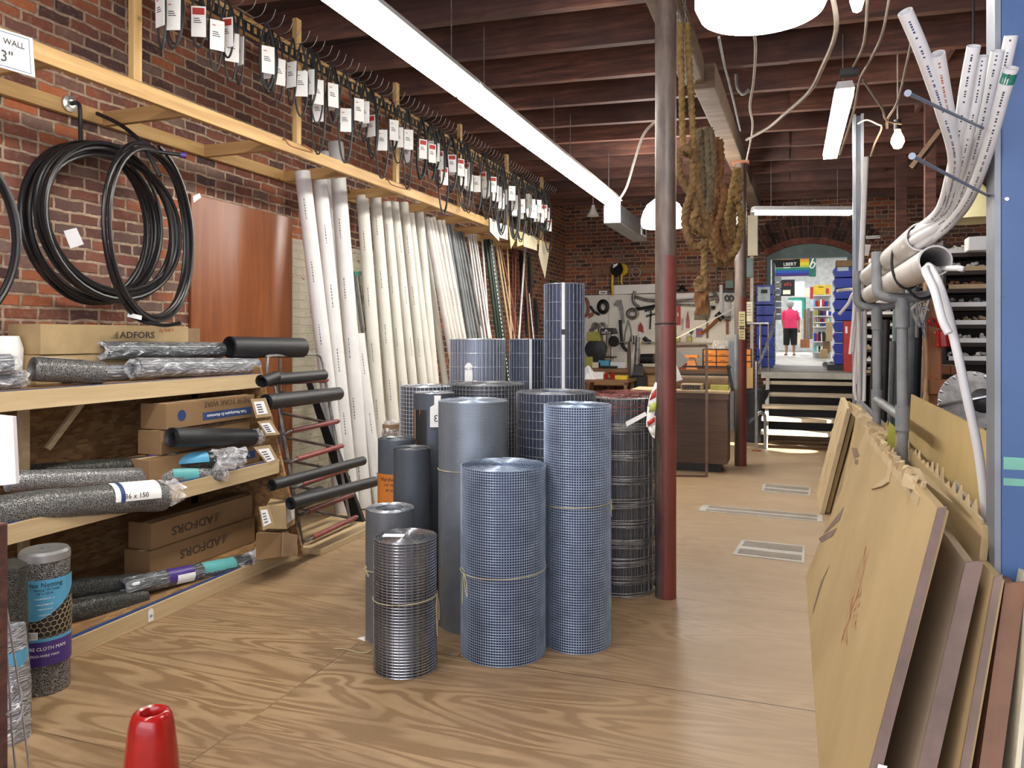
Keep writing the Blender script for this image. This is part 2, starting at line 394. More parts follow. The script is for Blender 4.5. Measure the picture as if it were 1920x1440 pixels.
    def patch(s, a, b, r, a0, a1, up=(0, 0, 1), n=14, thick=None):
        """piece of a cylinder about axis a-b, angle a0..a1 measured from `up` towards axis x up"""
        a = V(a); b = V(b); d = (b - a).normalized(); N = V(up); N = (N - d * N.dot(d)).normalized(); B = d.cross(N); q = len(s.v)
        for i in range(n + 1):
            t = a0 + (a1 - a0) * i / n; w = N * math.cos(t) + B * math.sin(t); s.v += [a + w * r, b + w * r]
        for i in range(n): s.face((q + 2 * i, q + 2 * i + 2, q + 2 * i + 3, q + 2 * i + 1))
        return s
    def jitter(s, amt, scale=3., start=0):
        for i in range(start, len(s.v)):
            p = s.v[i]; s.v[i] = p + V(noise.noise_vector(p * scale)) * amt
        return s
    def build(s, name, mat, parent=None, org=None, smooth=True, bevel=0., solid=0.):
        me = bpy.data.meshes.new(name)
        if parent is not None: o0 = WORLD[parent.name]
        else: o0 = V(org) if org is not None else V((0, 0, 0))
        me.from_pydata([tuple(p - o0) for p in s.v], [], s.f)
        for m in (mat if isinstance(mat, (list, tuple)) else [mat]): me.materials.append(MATS[m])
        me.polygons.foreach_set('material_index', s.mi)
        if any(u is not None for u in s.uv):
            l = me.uv_layers.new(name='UVMap'); k = 0
            for f, u in zip(s.f, s.uv):
                for j in range(len(f)):
                    l.data[k].uv = u[j] if u else (0, 0); k += 1
        me.update()
        if smooth: me.shade_smooth(); me.set_sharp_from_angle(angle=.7)
        o = bpy.data.objects.new(name, me); COL.objects.link(o)
        if parent is not None: o.parent = parent; WORLD[o.name] = o0.copy()
        else: o.location = o0; WORLD[o.name] = o0.copy()
        if bevel:
            b = o.modifiers.new('b', 'BEVEL'); b.width = bevel; b.segments = 2; b.limit_method = 'ANGLE'
        if solid:
            b = o.modifiers.new('s', 'SOLIDIFY'); b.thickness = solid; b.offset = 0
        return o
def tag(o, label, cat, group=None):
    o['label'] = label; o['category'] = cat
    if group: o['group'] = group
    return o
def thing(name, label, cat, loc, group=None):
    o = bpy.data.objects.new(name, None); COL.objects.link(o); o.location = loc; o.empty_display_size = .1
    WORLD[o.name] = V(loc); return tag(o, label, cat, group)
def struct(o): o['kind'] = 'structure'; return o
def copy_tree(o, parent=None):
    c = o.copy(); COL.objects.link(c); WORLD[c.name] = V((0, 0, 0))
    if parent is not None: c.parent = parent
    for ch in [x for x in KIDS.get(o.name, [])]: copy_tree(ch, c)
    return c
KIDS = {}
def remember(root):
    """note the children of a proto so that copies can be made cheaply"""
    for o in COL.objects:
        if o.parent is not None: KIDS.setdefault(o.parent.name, [])
    def rec(p):
        KIDS[p.name] = [o for o in COL.objects if o.parent == p]
        for k in KIDS[p.name]: rec(k)
    rec(root)
ORD = ['first', 'second', 'third', 'fourth', 'fifth', 'sixth', 'seventh', 'eighth', 'ninth', 'tenth', 'eleventh', 'twelfth', 'thirteenth', 'fourteenth', 'fifteenth', 'sixteenth', 'seventeenth', 'eighteenth', 'nineteenth', 'twentieth']
def lettering(body, size, mat, parent, org, xd, yd, depth=.0008, bold=0., name='lettering', align='CENTER', bend=None, squeeze=1.0, label=None):
    """text laid with its origin at org, reading along xd, standing along yd; bend=(axis point, radius) wraps it round a vertical cylinder"""
    cu = bpy.data.curves.new(name, 'FONT'); cu.body = body; cu.size = size; cu.align_x = align; cu.align_y = 'CENTER'; cu.extrude = depth / 2; cu.resolution_u = 2; cu.offset = bold * size
    ob = bpy.data.objects.new('tmp', cu); me = bpy.data.meshes.new_from_object(ob); bpy.data.objects.remove(ob)
    xd = V(xd).normalized(); yd = V(yd).normalized(); zd = xd.cross(yd); org = V(org); o0 = WORLD[parent.name]
    for v in me.vertices:
        x, y, z = v.co; x *= squeeze
        if bend:
            c, r = bend; a = x / r; rd = (org - V(c)); rd = rd - yd * rd.dot(yd); rd.normalize()
            p = V(c) + yd * ((org - V(c)).dot(yd) + y) + (rd * math.cos(a) + xd * math.sin(a)) * (r + z)
        else: p = org + xd * x + yd * y + zd * z
        v.co = p - o0
    me.materials.clear(); me.materials.append(MATS[mat]); me.name = name
    o = bpy.data.objects.new(name, me); COL.objects.link(o); o.parent = parent; WORLD[o.name] = o0.copy()
    if label: o['label'] = label
    return o
def arc(c, r, a0, a1, n, xd, yd):
    c = V(c); xd = V(xd); yd = V(yd); return [c + xd * (r * math.cos(a0 + (a1 - a0) * i / n)) + yd * (r * math.sin(a0 + (a1 - a0) * i / n)) for i in range(n + 1)]
def smoothpts(pts, k=6):
    """Catmull-Rom through the points"""
    pts = [V(p) for p in pts]; q = [pts[0]] + pts + [pts[-1]]; out = []
    for i in range(1, len(q) - 2):
        a, b, c, d = q[i - 1], q[i], q[i + 1], q[i + 2]
        for j in range(k):
            t = j / k; out.append(.5 * ((2 * b) + (c - a) * t + (2 * a - 5 * b + 4 * c - d) * t * t + (3 * b - a - 3 * c + d) * t ** 3))
    out.append(pts[-1]); return out
# ================================================================ THE SETTING
WL, WB = -4.15, 14.6
struct(MB().box(WL - .2, 5.0, -1.5, WB + .3, -.1, 0).build('floor', 'plywood_floor'))
struct(MB().box(WL - .3, WL, -1.5, WB, 0, 4.4).build('wall_left', 'brick_left'))
struct(MB().box(4.6, 4.9, -1.5, WB, 0, 4.4).build('wall_right', 'brick_right'))
w = MB(); AX0, AX1, AZ, AC, AR = -.39, 1.03, 3.0, V3(.32, 0, 1.84), 1.36
w.box(WL - .3, AX0, WB, WB + .35, 0, 4.5); w.box(AX1, 4.9, WB, WB + .35, 0, 4.5); w.box(AX0, AX1, WB, WB + .35, 0, 1.0)
ha = math.asin(.71 / AR); NS = 16
for i in range(NS):
    a, b = -ha + 2 * ha * i / NS, -ha + 2 * ha * (i + 1) / NS
    xa, za, xb, zb = AC.x + AR * math.sin(a), AC.z + AR * math.cos(a), AC.x + AR * math.sin(b), AC.z + AR * math.cos(b)
    w.prism([(xa, WB, za), (xb, WB, zb), (xb, WB, 4.5), (xa, WB, 4.5)], (0, .35, 0))
struct(w.build('wall_back', 'brick_back', smooth=False))
plain('arch_red', (.27, .09, .06), .9, 0, .25, 9); plain('arch_dark', (.06, .035, .03), .9, 0, .3, 9); plain('arch_brown', (.11, .05, .04), .9, 0, .3, 9)
w = MB()
for ring, (r0, r1, n) in enumerate(((AR, AR + .1, 26), (AR + .11, AR + .31, 24), (AR + .32, AR + .52, 26))):
    for i in range(n):
        h2 = ha + .06 * ring; a = -h2 + 2 * h2 * i / n; b = -h2 + 2 * h2 * (i + .86) / n
        w.cur = 0 if ring == 0 else R.choice((1, 2, 2))
        w.prism([(AC.x + r * math.sin(t), WB - .012, AC.z + r * math.cos(t)) for (r, t) in ((r0, a), (r1, a), (r1, b), (r0, b))], (0, .05, 0))
struct(w.build('trim_1', ['arch_red', 'arch_dark', 'arch_brown'], smooth=False))
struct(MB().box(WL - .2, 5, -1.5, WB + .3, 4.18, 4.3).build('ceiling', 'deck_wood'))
def jh(x): return 3.84 - .03 * (x + .6)
k = 2; JY = [.74 + .75 * i for i in range(18)]
for y in JY:
    t = .075; xs = [WL, .0, 4.6]; w = MB(); q = R.uniform(-.03, .03)
    for a, b in zip(xs, xs[1:]):
        w.hexa([(a, y, jh(a)), (b, y + q, jh(b)), (b, y + q + t, jh(b)), (a, y + t, jh(a)), (a, y, 4.2), (b, y + q, 4.2), (b, y + q + t, 4.2), (a, y + t, 4.2)])
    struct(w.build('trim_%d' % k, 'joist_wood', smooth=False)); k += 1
# bridging blocks and timber beam
w = MB(); w.box(-.86, -.67, -1, 6.6, 3.66, 3.86)
struct(w.build('trim_%d' % k, 'beam_wood', smooth=False, bevel=.012)); k += 1
w = MB().hexa([(-.76, 6.6, 3.62), (-.58, 6.6, 3.62), (-.42, WB, 3.66), (-.6, WB, 3.66), (-.76, 6.6, 3.84), (-.58, 6.6, 3.84), (-.42, WB, 3.86), (-.6, WB, 3.86)])
struct(w.build('trim_%d' % k, 'beam_wood', smooth=False, bevel=.012)); k += 1
w = MB()
for i, y in enumerate(JY[:-1]):
    for x in (-2.9, 1.25, 2.6): 
        if (i + int(x)) % 2: w.obox((x, y + .41, 3.98), (1, 0, 0), (0, 1, 0), (0, 0, 1), .04, .66, .2)
struct(w.build('trim_%d' % k, 'joist_wood', smooth=False)); k += 1
# landing, stairs up to it
LZ = 1.02
struct(MB().box(-.5, 3.6, 12.3, WB + .35, LZ - .05, LZ).build('floor_landing', 'grate_dark', smooth=False))
st = thing('staircase', 'open wooden stairs with worn pale treads climbing to the raised shop doorway', 'stairs', (.2, 11.1, 0))
for i, (y, z) in enumerate(((11.09, .25), (11.35, .41), (11.6, .565), (11.88, .72), (12.13, .88))):
    MB().box(-.37, .98, y, y + .27, z - .05, z).build('tread', 'stair_wood', st, smooth=False, bevel=.006)
MB().box(-.4, 1.3, 12.22, 12.3, LZ - .1, LZ - .01).build('fascia_board', 'grate_pale', st, smooth=False)
for x in (-.33, .9):
    w = MB().hexa([(x, 11.12, 0), (x + .05, 11.12, 0), (x + .05, 11.4, 0), (x, 11.4, 0), (x, 12.1, .92), (x + .05, 12.1, .92), (x + .05, 12.3, .92), (x, 12.3, .92)])
    w.box(x, x + .05, 11.1, 11.16, 0, .2).build('stringer', 'grate_pale', st, smooth=False)
MB().box(-.37, 1.2, 12.9, 12.95, 0, .95).build('backing', 'bin_black', st, smooth=False)
h = thing('handrail', 'galvanised pipe handrail standing at the left foot of the stairs', 'railing', (-.5, 11.0, 0))
w = MB(); w.tube(smoothpts([(-.42, 10.9, 0), (-.42, 10.9, 1.1), (-.42, 10.95, 1.17), (-.38, 11.1, 1.2), (-.24, 12.1, 1.65), (-.2, 12.4, 1.95)], 6), .021, 10); w.build('rail_pipe', 'galv', h)
w = MB(); w.tube(smoothpts([(-.42, 10.9, .48), (-.38, 10.92, .52), (-.33, 10.94, .5), (-.31, 10.95, .42), (-.31, 10.95, .02)], 6), .022, 10); w.build('side_loop', 'galv', h)
MB().cyl((-.42, 10.9, 0), (-.42, 10.9, .02), .06).build('base_flange', 'rust', h)
# grab rail on the landing in front of the bins
h = thing('guard_rail', 'thin grey pipe guard rail on the landing in front of the left blue bins', 'railing', (-.45, 12.4, LZ))
w = MB(); w.tube([(-.62, 12.5, 1.75), (-.3, 12.5, 1.75)], .018, 8); w.tube([(-.42, 12.5, LZ), (-.42, 12.5, 1.75)], .018, 8); w.tube([(-.3, 12.5, LZ), (-.3, 12.5, 1.75)], .013, 8); w.build('pipe', 'galv', h)
# doorway
w = MB(); hz = 3.0
for i in range(NS):
    a, b = -ha + 2 * ha * i / NS, -ha + 2 * ha * (i + 1) / NS
    xa, za, xb, zb = AC.x + AR * math.sin(a), AC.z + AR * math.cos(a), AC.x + AR * math.sin(b), AC.z + AR * math.cos(b)
    if min(za, zb) > hz - .01: w.prism([(xa, WB + .1, hz - .02), (xb, WB + .1, hz - .02), (xb, WB + .1, zb), (xa, WB + .1, za)], (0, .08, 0))
struct(w.build('trim_%d' % k, 'teal_paint', smooth=False)); k += 1
w = MB().box(AX0, AX1, WB + .08, WB + .2, 2.95, 3.0); w.box(AX0, AX0 + .07, WB + .08, WB + .2, LZ, 2.95); w.box(AX1 - .07, AX1, WB + .08, WB + .2, LZ, 2.95)
struct(w.build('trim_%d' % k, 'teal_paint', smooth=False)); k += 1
d = MB(); DX = -.3  # door leaf swung into the shop
d.box(DX, DX + .05, WB + .3, WB + .42, LZ + .02, 2.9); d.box(DX, DX + .05, WB + 1.05, WB + 1.17, LZ + .02, 2.9); d.box(DX, DX + .05, WB + .42, WB + 1.05, 2.78, 2.9); d.box(DX, DX + .05, WB + .42, WB + 1.05, LZ + .02, 2.05)
d = struct(d.build('door_1', 'teal_paint', smooth=False))
MB().box(DX + .02, DX + .03, WB + .42, WB + 1.05, 2.05, 2.78).build('pane', 'card_white', d, smooth=False)
MB().box(DX - .02, DX + .07, WB + .34, WB + .38, 2.0, 2.1).build('lock', 'steel', d, smooth=False)
# shop beyond the arch
struct(MB().box(-3, 3.6, WB + .35, 32, LZ - .1, LZ).build('floor_shop', 'grate_pale', smooth=False))
struct(MB().box(-3, 3.6, 31.6, 31.8, LZ, 4.6).build('wall_shop_back', 'shop_white', smooth=False))
struct(MB().box(-3.1, -3, WB + .35, 31.8, LZ, 4.6).build('wall_shop_left', 'shop_white', smooth=False))
struct(MB().box(3.6, 3.7, WB + .35, 31.8, LZ, 4.6).build('wall_shop_right', 'shop_white', smooth=False))
struct(MB().box(-3, 3.6, WB + .35, 31.8, 4.5, 4.6).build('ceiling_shop', 'shop_white', smooth=False))
for i, (x, y) in enumerate(((-.9, 17.5), (1.75, 17.5), (-.9, 23), (1.75, 23), (.4, 28.5))):
    w = MB().box(x - .1, x + .1, y - 1.2, y + 1.2, 4.43, 4.5).build('strip_light', 'shop_light', None, (x, y, 4.5), smooth=False)
    tag(w, 'white ceiling strip light glowing inside the shop beyond the arched doorway', 'light', 'strip lights in the shop')
# ---------------------------------------------------------------- columns
def steel_column(x, y, label, r=.062, top=3.64):
    c = thing('steel_column', label, 'column', (x, y, 0))
    o = MB().cyl((x, y, 0), (x, y, top), r, n=32).build('shaft', 'column_paint', c)
    MB().box(x - .1, x + .1, y - .1, y + .1, top - .025, top).build('cap_plate', 'rust', c, smooth=False)
    return c
c1 = steel_column(-.69, 4.6, 'tall round steel column with brown upper half and red lower half beside the wire rolls')
MB().tube(arc((-.69, 4.6, 1.62), .0645, 0, 2 * PI, 32, (1, 0, 0), (0, 1, 0))[:-1], .004, 6, closed=True).build('band', 'black_iron', c1)
steel_column(-.55, 9.6, 'farther round steel column with red base at the corner of the brown counter', .07)
# unistrut post
u = thing('strut_post', 'slim grey steel channel post standing behind the far cardboard bundle', 'post', (.58, 7.6, 0))
w = MB().box(.54, .55, 7.57, 7.65, 0, 3.55); w.box(.54, .63, 7.64, 7.65, 0, 3.55); w.box(.62, .63, 7.57, 7.65, 0, 3.55); w.box(.55, .565, 7.57, 7.58, 0, 3.55); w.box(.605, .62, 7.57, 7.58, 0, 3.55)
w.build('channel', 'channel_grey', u, smooth=False)
# ---------------------------------------------------------------- lamps
ends = [10.0, 7.56, 5.12, 2.68, .24]
for i in range(4):
    y1, y0 = ends[i], ends[i + 1]
    where = ('end one by the heater box', 'second from the heater box', 'third from the heater box', 'nearest overhead one, mostly out of view')[i]
    l = thing('fluorescent_light', 'glowing fluorescent fixture in the long ceiling row, ' + where, 'light', (-2.18, (y0 + y1) / 2, 3.42), 'long row of fluorescent fixtures')
    MB().hexa([(-2.3, y0 + .01, 3.33), (-2.06, y0 + .01, 3.33), (-2.06, y1 - .01, 3.33), (-2.3, y1 - .01, 3.33), (-2.23, y0 + .01, 3.42), (-2.13, y0 + .01, 3.42), (-2.13, y1 - .01, 3.42), (-2.23, y1 - .01, 3.42)]).build('housing', 'white_paint', l, smooth=False)
    MB().box(-2.275, -2.085, y0 + .02, y1 - .02, 3.28, 3.33).build('tube', 'tube_light', l, smooth=False)
    w = MB()
    for y in (y0 + .3, y1 - .3): w.tube([(-2.18, y, 3.42), (-2.18, y, 3.9)], .004, 5)
    w.build('hanger', 'dull_steel', l)
def dome(x, y, zb, label, r=.255, mat='dome_light'):
    l = thing('dome_lamp', label, 'light', (x, y, zb))
    prof = [(0.001, .02), (r * .5, 0), (r * .92, .015), (r, .06), (r * .99, .12), (r * .9, .2), (r * .72, .28), (r * .42, .34), (.06, .36)]
    MB().lathe(prof, (x, y, zb), 40, caps=False).build('globe', mat, l)
    MB().lathe([(.06, .35), (.07, .37), (.07, .47), (.03, .5)], (x, y, zb), 20).build('neck', 'galv', l)
    MB().tube([(x, y, zb + .5), (x, y, 3.9)], .008, 6).build('cord', 'black_iron', l)
dome(-.106, 3.2, 2.81, 'large glowing white globe lamp hanging at the top edge of the view')
dome(-1.39, 9.07, 2.81, 'large glowing white globe lamp behind the near column, above the workshop', mat='dome_far')
def strip(a, b, label, wdt=.13):
    a, b = V(a), V(b); d = (b - a).normalized(); s = d.cross(V((0, 0, 1))) * wdt / 2; l = thing('tube_fixture', label, 'light', (a + b) / 2)
    up = V((0, 0, .045)); MB().hexa([a - s, b - s, b + s, a + s, a - s + up, b - s + up, b + s + up, a + s + up]).build('diffuser', 'tube_light', l, smooth=False)
    e = d * .05; u2 = V((0, 0, .1)); MB().hexa([a - s * 1.1 - e + up, b - s * 1.1 + e + up, b + s * 1.1 + e + up, a + s * 1.1 - e + up, a - s * .8 - e + u2, b - s * .8 + e + u2, b + s * .8 + e + u2, a + s * .8 - e + u2]).build('housing', 'white_paint', l, smooth=False)
    w = MB(); 
    for p in (a + d * .2, b - d * .2): w.tube([p + u2, V((p.x, p.y, 3.95))], .004, 5)
    w.build('hanger', 'dull_steel', l)
strip((.4, 6.45, 3.4), (.4, 8.68, 3.4), 'fluorescent fixture hanging end-on above the pipe rack, right of the column')
strip((-.42, 10.9, 3.2), (.8, 11.35, 3.2), 'fluorescent fixture hanging crosswise in front of the brick arch', .16)
def bulb(p, label, warm=True, r=.06):
    p = V(p); l = thing('light_bulb', label, 'light', p)
    MB().lathe([(.002, -.075), (r * .6, -.065), (r, -.02), (r * .95, .01), (r * .5, .06), (.02, .085)], p, 20, caps=False).build('glass', 'bulb_light' if warm else 'tube_light', l)
    MB().cyl(p + V((0, 0, .08)), p + V((0, 0, .16)), .028).build('socket', 'black_iron', l)
    MB().tube([p + V((0, 0, .16)), V((p.x, p.y, 3.9))], .006, 6).build('cord', 'cable', l)
bulb(P(1683, 262, 6.2), 'bare warm incandescent bulb glowing under the joists on the right', True, .05)
bulb(P(1607, -6, 3.6), 'small bare bulb at the very top edge right of the globe lamp', False, .032)
sh = P(1825, 392, 3.9); l = thing('lamp_shade', 'pale yellow conical lamp shade hanging beside the blue post', 'light', sh)
MB().lathe([(.03, .17), (.035, .13), (.1, .05), (.155, -.06), (.15, -.06), (.09, .05), (.025, .12)], sh, 28, caps=False).build('shade', 'card_yellow', l); MB().tube([sh + V((0, 0, .16)), V((sh.x, sh.y, 3.9))], .006, 6).build('cord', 'black_iron', l)
wl = P(1112, 400, 11.3); l = thing('reflector_lamp', 'small white clamp lamp hanging left of the heater box', 'light', wl)
MB().lathe([(.02, .12), (.04, .06), (.09, -.04), (.085, -.04), (.03, .05)], wl, 20, caps=False).build('shade', 'white_paint', l); MB().tube([wl + V((0, 0, .1)), V((wl.x, wl.y, 3.9))], .006, 6).build('cord', 'cable', l)
# heater box
hb = thing('unit_heater', 'long grey sheet metal heater box hanging at the end of the light row', 'heater', (-2.2, 10.9, 3.05))
MB().box(-2.33, -2.1, 10.05, 12.1, 3.05, 3.3).build('casing', 'galv', hb, smooth=False, bevel=.008)
MB().box(-2.1, -2.09, 11.55, 11.95, 3.08, 3.27).build('grille_frame', 'white_paint', hb, smooth=False)
MB().box(-2.09, -2.085, 11.65, 11.85, 3.11, 3.23).build('grille', 'black_iron', hb, smooth=False)
# ---------------------------------------------------------------- loose cables on the joists
def cable(pts, r, label, mat='cable', k_=8):
    o = MB().tube(smoothpts(pts, k_), r, 7).build('cable', mat, None, pts[0]); tag(o, label, 'cable'); return o
cable([P(1232, 226, 6.5), P(1207, 252, 6.8), P(1190, 300, 7.6), P(1175, 350, 8.8), P(1163, 372, 9.6)], .013, 'armoured cable dropping to the end of the fluorescent row')
cable([P(1556, -30, 3.5), P(1568, 55, 3.7), P(1540, 130, 4.2), P(1515, 175, 4.6), P(1470, 215, 5.2), P(1440, 240, 5.8), P(1400, 262, 6.4)], .012, 'thick pale cable looping down from the top beside the globe lamp')
cable([P(1628, -30, 3.6), P(1623, 60, 4), P(1615, 95, 4.3), P(1600, 125, 4.6)], .008, 'thin tan cable ending at the small box between the joists')
cable([P(1672, -30, 3.6), P(1655, 60, 4), P(1633, 110, 4.4), P(1612, 150, 5), P(1600, 210, 5.4), P(1575, 290, 6.0)], .008, 'straight slanting cable crossing in front of the end-on fixture')
cable([P(1712, 60, 4.6), P(1702, 110, 4.9), P(1683, 190, 5.4), P(1665, 222, 5.8), P(1663, 240, 6)], .009, 'kinked cable coming down to the warm bulb from the right')
cable([P(1618, 150, 5), P(1635, 175, 5.2), P(1655, 205, 5.5), P(1662, 225, 5.8), P(1690, 232, 6)], .008, 'kinked cable coming down to the warm bulb from the left')
cable([P(1609, 232, 6.8), P(1625, 225, 6.6), P(1645, 233, 6.4), P(1653, 240, 6.3), P(1640, 270, 6.4), P(1633, 293, 6.6)], .007, 'thin wire running from the steel post top to the warm bulb')
cable([P(1396, 30, 3.6), P(1416, 75, 4.4), P(1413, 150, 5.3), P(1406, 200, 6), P(1411, 240, 6.8), P(1400, 300, 8.2)], .009, 'thin cable hanging along the beam right of the ropes')
cable([P(1348, 70, 4.3), P(1358, 120, 4.9), P(1372, 175, 5.8), P(1388, 245, 7.4)], .008, 'thin dark cable beside the beam just right of the ropes', 'grey_conduit')
jb = P(1592, 136, 4.65); tag(MB().obox(jb, (1, 0, 0), (0, 1, 0), (0, 0, 1), .1, .06, .04).build('junction_box', 'black_iron', None, jb, smooth=False), 'small dark junction box fixed on a joist above the end-on light', 'electrical box')
hk = P(1380, 165, 5.6); w = MB().tube(smoothpts([hk + V((0, 0, .1)), hk + V((.01, 0, 0)), hk + V((.05, 0, -.05)), hk + V((.09, 0, -.02))], 5), .012, 6); tag(w.build('ceiling_hook', 'dull_steel', None, hk), 'curled iron hook on a joist right of the beam', 'hook')
# floor grates
for (pl, lab) in ((((1392, 1012), (1510, 1024), (1508, 1056), (1373, 1040)), 'nearest steel strip grate set in the floor beside the cardboard'), (((1318, 947), (1542, 966), (1542, 979), (1309, 958)), 'long narrow steel strip grate crossing the aisle floor'), (((1431, 907), (1521, 914), (1519, 930), (1427, 921)), 'farthest small steel grate in the floor before the stairs')):
    c = [PF(*q) for q in pl]; g = thing('floor_grate', lab, 'floor grate', sum(c, V((0, 0, 0))) / 4)
    for q in c: q.z = 0
    ctr = sum(c, V((0, 0, 0))) / 4
    MB().prism([p + V((0, 0, .0)) for p in reversed(c)], (0, 0, .004)).build('frame', 'grate_pale', g, smooth=False)
    a0, b0, c0, d0 = c
    def L(s_, t_): return (a0 * (1 - s_) + b0 * s_) * (1 - t_) + (d0 * (1 - s_) + c0 * s_) * t_
    for t0, t1 in ((.1, .42), (.62, .9)):
        MB().prism([L(.06, t1) + V((0, 0, .004)), L(.96, t1) + V((0, 0, .004)), L(.96, t0) + V((0, 0, .004)), L(.06, t0) + V((0, 0, .004))], (0, 0, .002)).build('slot_panel', 'grate_dark', g, smooth=False)
# ================================================================ LEFT WALL
tag(MB().box(-4.145, -4.12, 4.5, 5.72, .15, 2.59).build('plywood_panel', 'stained_ply', None, (-4.13, 5.1, .15), smooth=False, bevel=.003), 'tall reddish stained plywood sheet standing against the brick wall', 'panel')
rk = thing('pipe_rack', 'long pine two-rail storage rack hung along the left brick wall', 'rack', (-3.8, 6.3, 2.88))
MB().box(-3.46, -3.42, 1.0, 11.25, 2.88, 2.97).build('front_rail', 'pine', rk, smooth=False, bevel=.004)
MB().box(-4.15, -4.11, 1.0, 11.25, 2.89, 2.98).build('back_rail', 'pine', rk, smooth=False, bevel=.004)
for y in (2.8, 3.72, 4.62, 5.58, 6.5, 7.4, 8.3, 9.2, 10.1, 11.0):
    MB().box(-4.11, -3.46, y, y + .04, 2.885, 2.975).build('rung', 'pine_x', rk, smooth=False, bevel=.003)
SY = (1.8, 3.3, 4.8, 6.33, 7.8, 9.3, 10.8)
for y in SY: MB().box(-3.46, -3.42, y, y + .06, 2.97, 3.9).build('upright', 'pine_v', rk, smooth=False, bevel=.003)
br = thing('belt_rail', 'yellow pine rail with black slotted strip and wire hooks, high along the left side', 'hook rail', (-3.44, 6.6, 3.57))
MB().box(-3.42, -3.385, 2.4, 10.9, 3.56, 3.665).build('board', 'pine', br, smooth=False)
w = MB().box(-3.385, -3.378, 2.4, 10.9, 3.56, 3.578); w.box(-3.385, -3.378, 2.4, 10.9, 3.625, 3.633)
y = 2.4
while y < 10.88: w.box(-3.385, -3.379, y, y + .03, 3.578, 3.625); y += .068
w.build('slotted_strip', 'black_iron', br, smooth=False)
HK = [3.38 + .0955 * i for i in range(78)]
w0 = None
for y in HK:
    if w0 is None:
        w0 = MB().tube(smoothpts([(-3.385, y, 3.625), (-3.26, y, 3.622), (-3.21, y, 3.645), (-3.185, y, 3.7)], 4), .0026, 5).build('wire_hook', 'dull_steel', br); y0 = y
    else:
        c = w0.copy(); COL.objects.link(c); c.location = w0.location + V((0, y - y0, 0))
# belts
def make_belt(L, wd, thick, tagz, red, turns=1):
    t = thing('drive_belt', 'x', 'belt', (0, 0, 0)); w = MB()
    for q in range(turns):
        pts = []; off = q * .012; Lq = L - q * .03
        for i in range(25):
            a = 2 * PI * i / 25; z = math.cos(a); x = math.sin(a) * wd / 2 * (1.0 - .62 * max(0, z) ** 1.5)
            pts.append((x + off * .4, off, -Lq / 2 + z * Lq / 2))
        w.tube(pts, thick * 1.35, 6, closed=True)
    w.build('belt', 'belt_rubber', t)
    w = MB(); x = .005; y = -.014
    w.hexa([(x - .042, y, tagz - .18), (x + .042, y, tagz - .18), (x + .042, y + .003, tagz - .18), (x - .042, y + .003, tagz - .18), (x - .042, y, tagz), (x + .042, y, tagz), (x + .042, y + .003, tagz), (x - .042, y + .003, tagz)])
    w.cur = 1
    if red: w.quad((x - .034, y - .001, tagz - .05), (x + .034, y - .001, tagz - .05), (x + .034, y - .001, tagz - .01), (x - .034, y - .001, tagz - .01))
    else: w.quad((x - .03, y - .001, tagz - .035), (x - .01, y - .001, tagz - .035), (x - .01, y - .001, tagz - .03), (x - .03, y - .001, tagz - .03))
    w.cur = 2
    for j in range(3): w.quad((x - .028, y - .001, tagz - .075 - j * .012), (x + .005 + .006 * j, y - .001, tagz - .075 - j * .012), (x + .005 + .006 * j, y - .001, tagz - .07 - j * .012), (x - .028, y - .001, tagz - .07 - j * .012))
    w.build('price_card', ['card_white', 'red_print', 'ink'], t, smooth=False)
    remember(t); return t
protos = [make_belt(.36, .085, .005, -.12, True), make_belt(.44, .1, .0055, -.16, False, 2), make_belt(.52, .095, .005, -.2, False), make_belt(.58, .11, .006, -.22, True, 2), make_belt(.47, .08, .005, -.17, False), make_belt(.72, .11, .0055, -.3, False), make_belt(.84, .12, .006, -.36, True, 2)]
sizes = ['short', 'doubled mid-length', 'long narrow', 'long doubled', 'mid-length', 'very long', 'longest doubled']
used = set(); cnt = {}
for i, y in enumerate(HK):
    if R.random() < .1: continue
    seg = max(j for j, s_ in enumerate(SY) if s_ < y + .01); cnt[seg] = cnt.get(seg, 0) + 1
    p = R.choice((0, 1, 0, 4)) if y < 4.6 else R.choice((1, 2, 3, 4, 5)) if y < 7 else R.choice((2, 3, 5, 6, 5))
    if p not in used: used.add(p); o = protos[p]
    else: o = copy_tree(protos[p])
    o.location = (-3.255 - R.choice((0, .05)), y, 3.622); o.rotation_euler = (R.uniform(-.05, .05), 0, TH + R.uniform(-.7, .7))
    red = p in (0, 3, 6)
    o['label'] = '%s black belt with %s card, %s in the bay %s' % (sizes[p], 'red-topped white' if red else 'white', ORD[cnt[seg] - 1], ('', 'left of first upright', 'after nearest upright', 'past second upright', 'past third upright', 'past fourth upright', 'at far end')[seg])
    o['group'] = 'drive belts hung along the rail'
for i in range(7):
    if i not in used:
        for ch in KIDS[protos[i].name]: bpy.data.objects.remove(ch)
        bpy.data.objects.remove(protos[i])
# bent rod brackets on the rail
for (u0, v0, u1, v1, lab) in ((535, 262, 575, 264, 'bent rust-brown rod bracket screwed on the front rail, the nearer one'), (727, 342, 760, 345, 'bent rust-brown rod bracket screwed on the front rail, the farther one')):
    a = PX(u0, v0, -3.4); b = PX(u1, v1, -3.4); a.z = 2.955; b.z = 2.965
    w = MB().tube(smoothpts([a + V((-.03, 0, .0)), a, a + V((.05, 0, -.05)), b + V((.05, 0, -.045)), b, b + V((-.03, 0, .02))], 5), .006, 6)
    tag(w.build('rod_bracket', 'rust', None, a), lab, 'bracket')
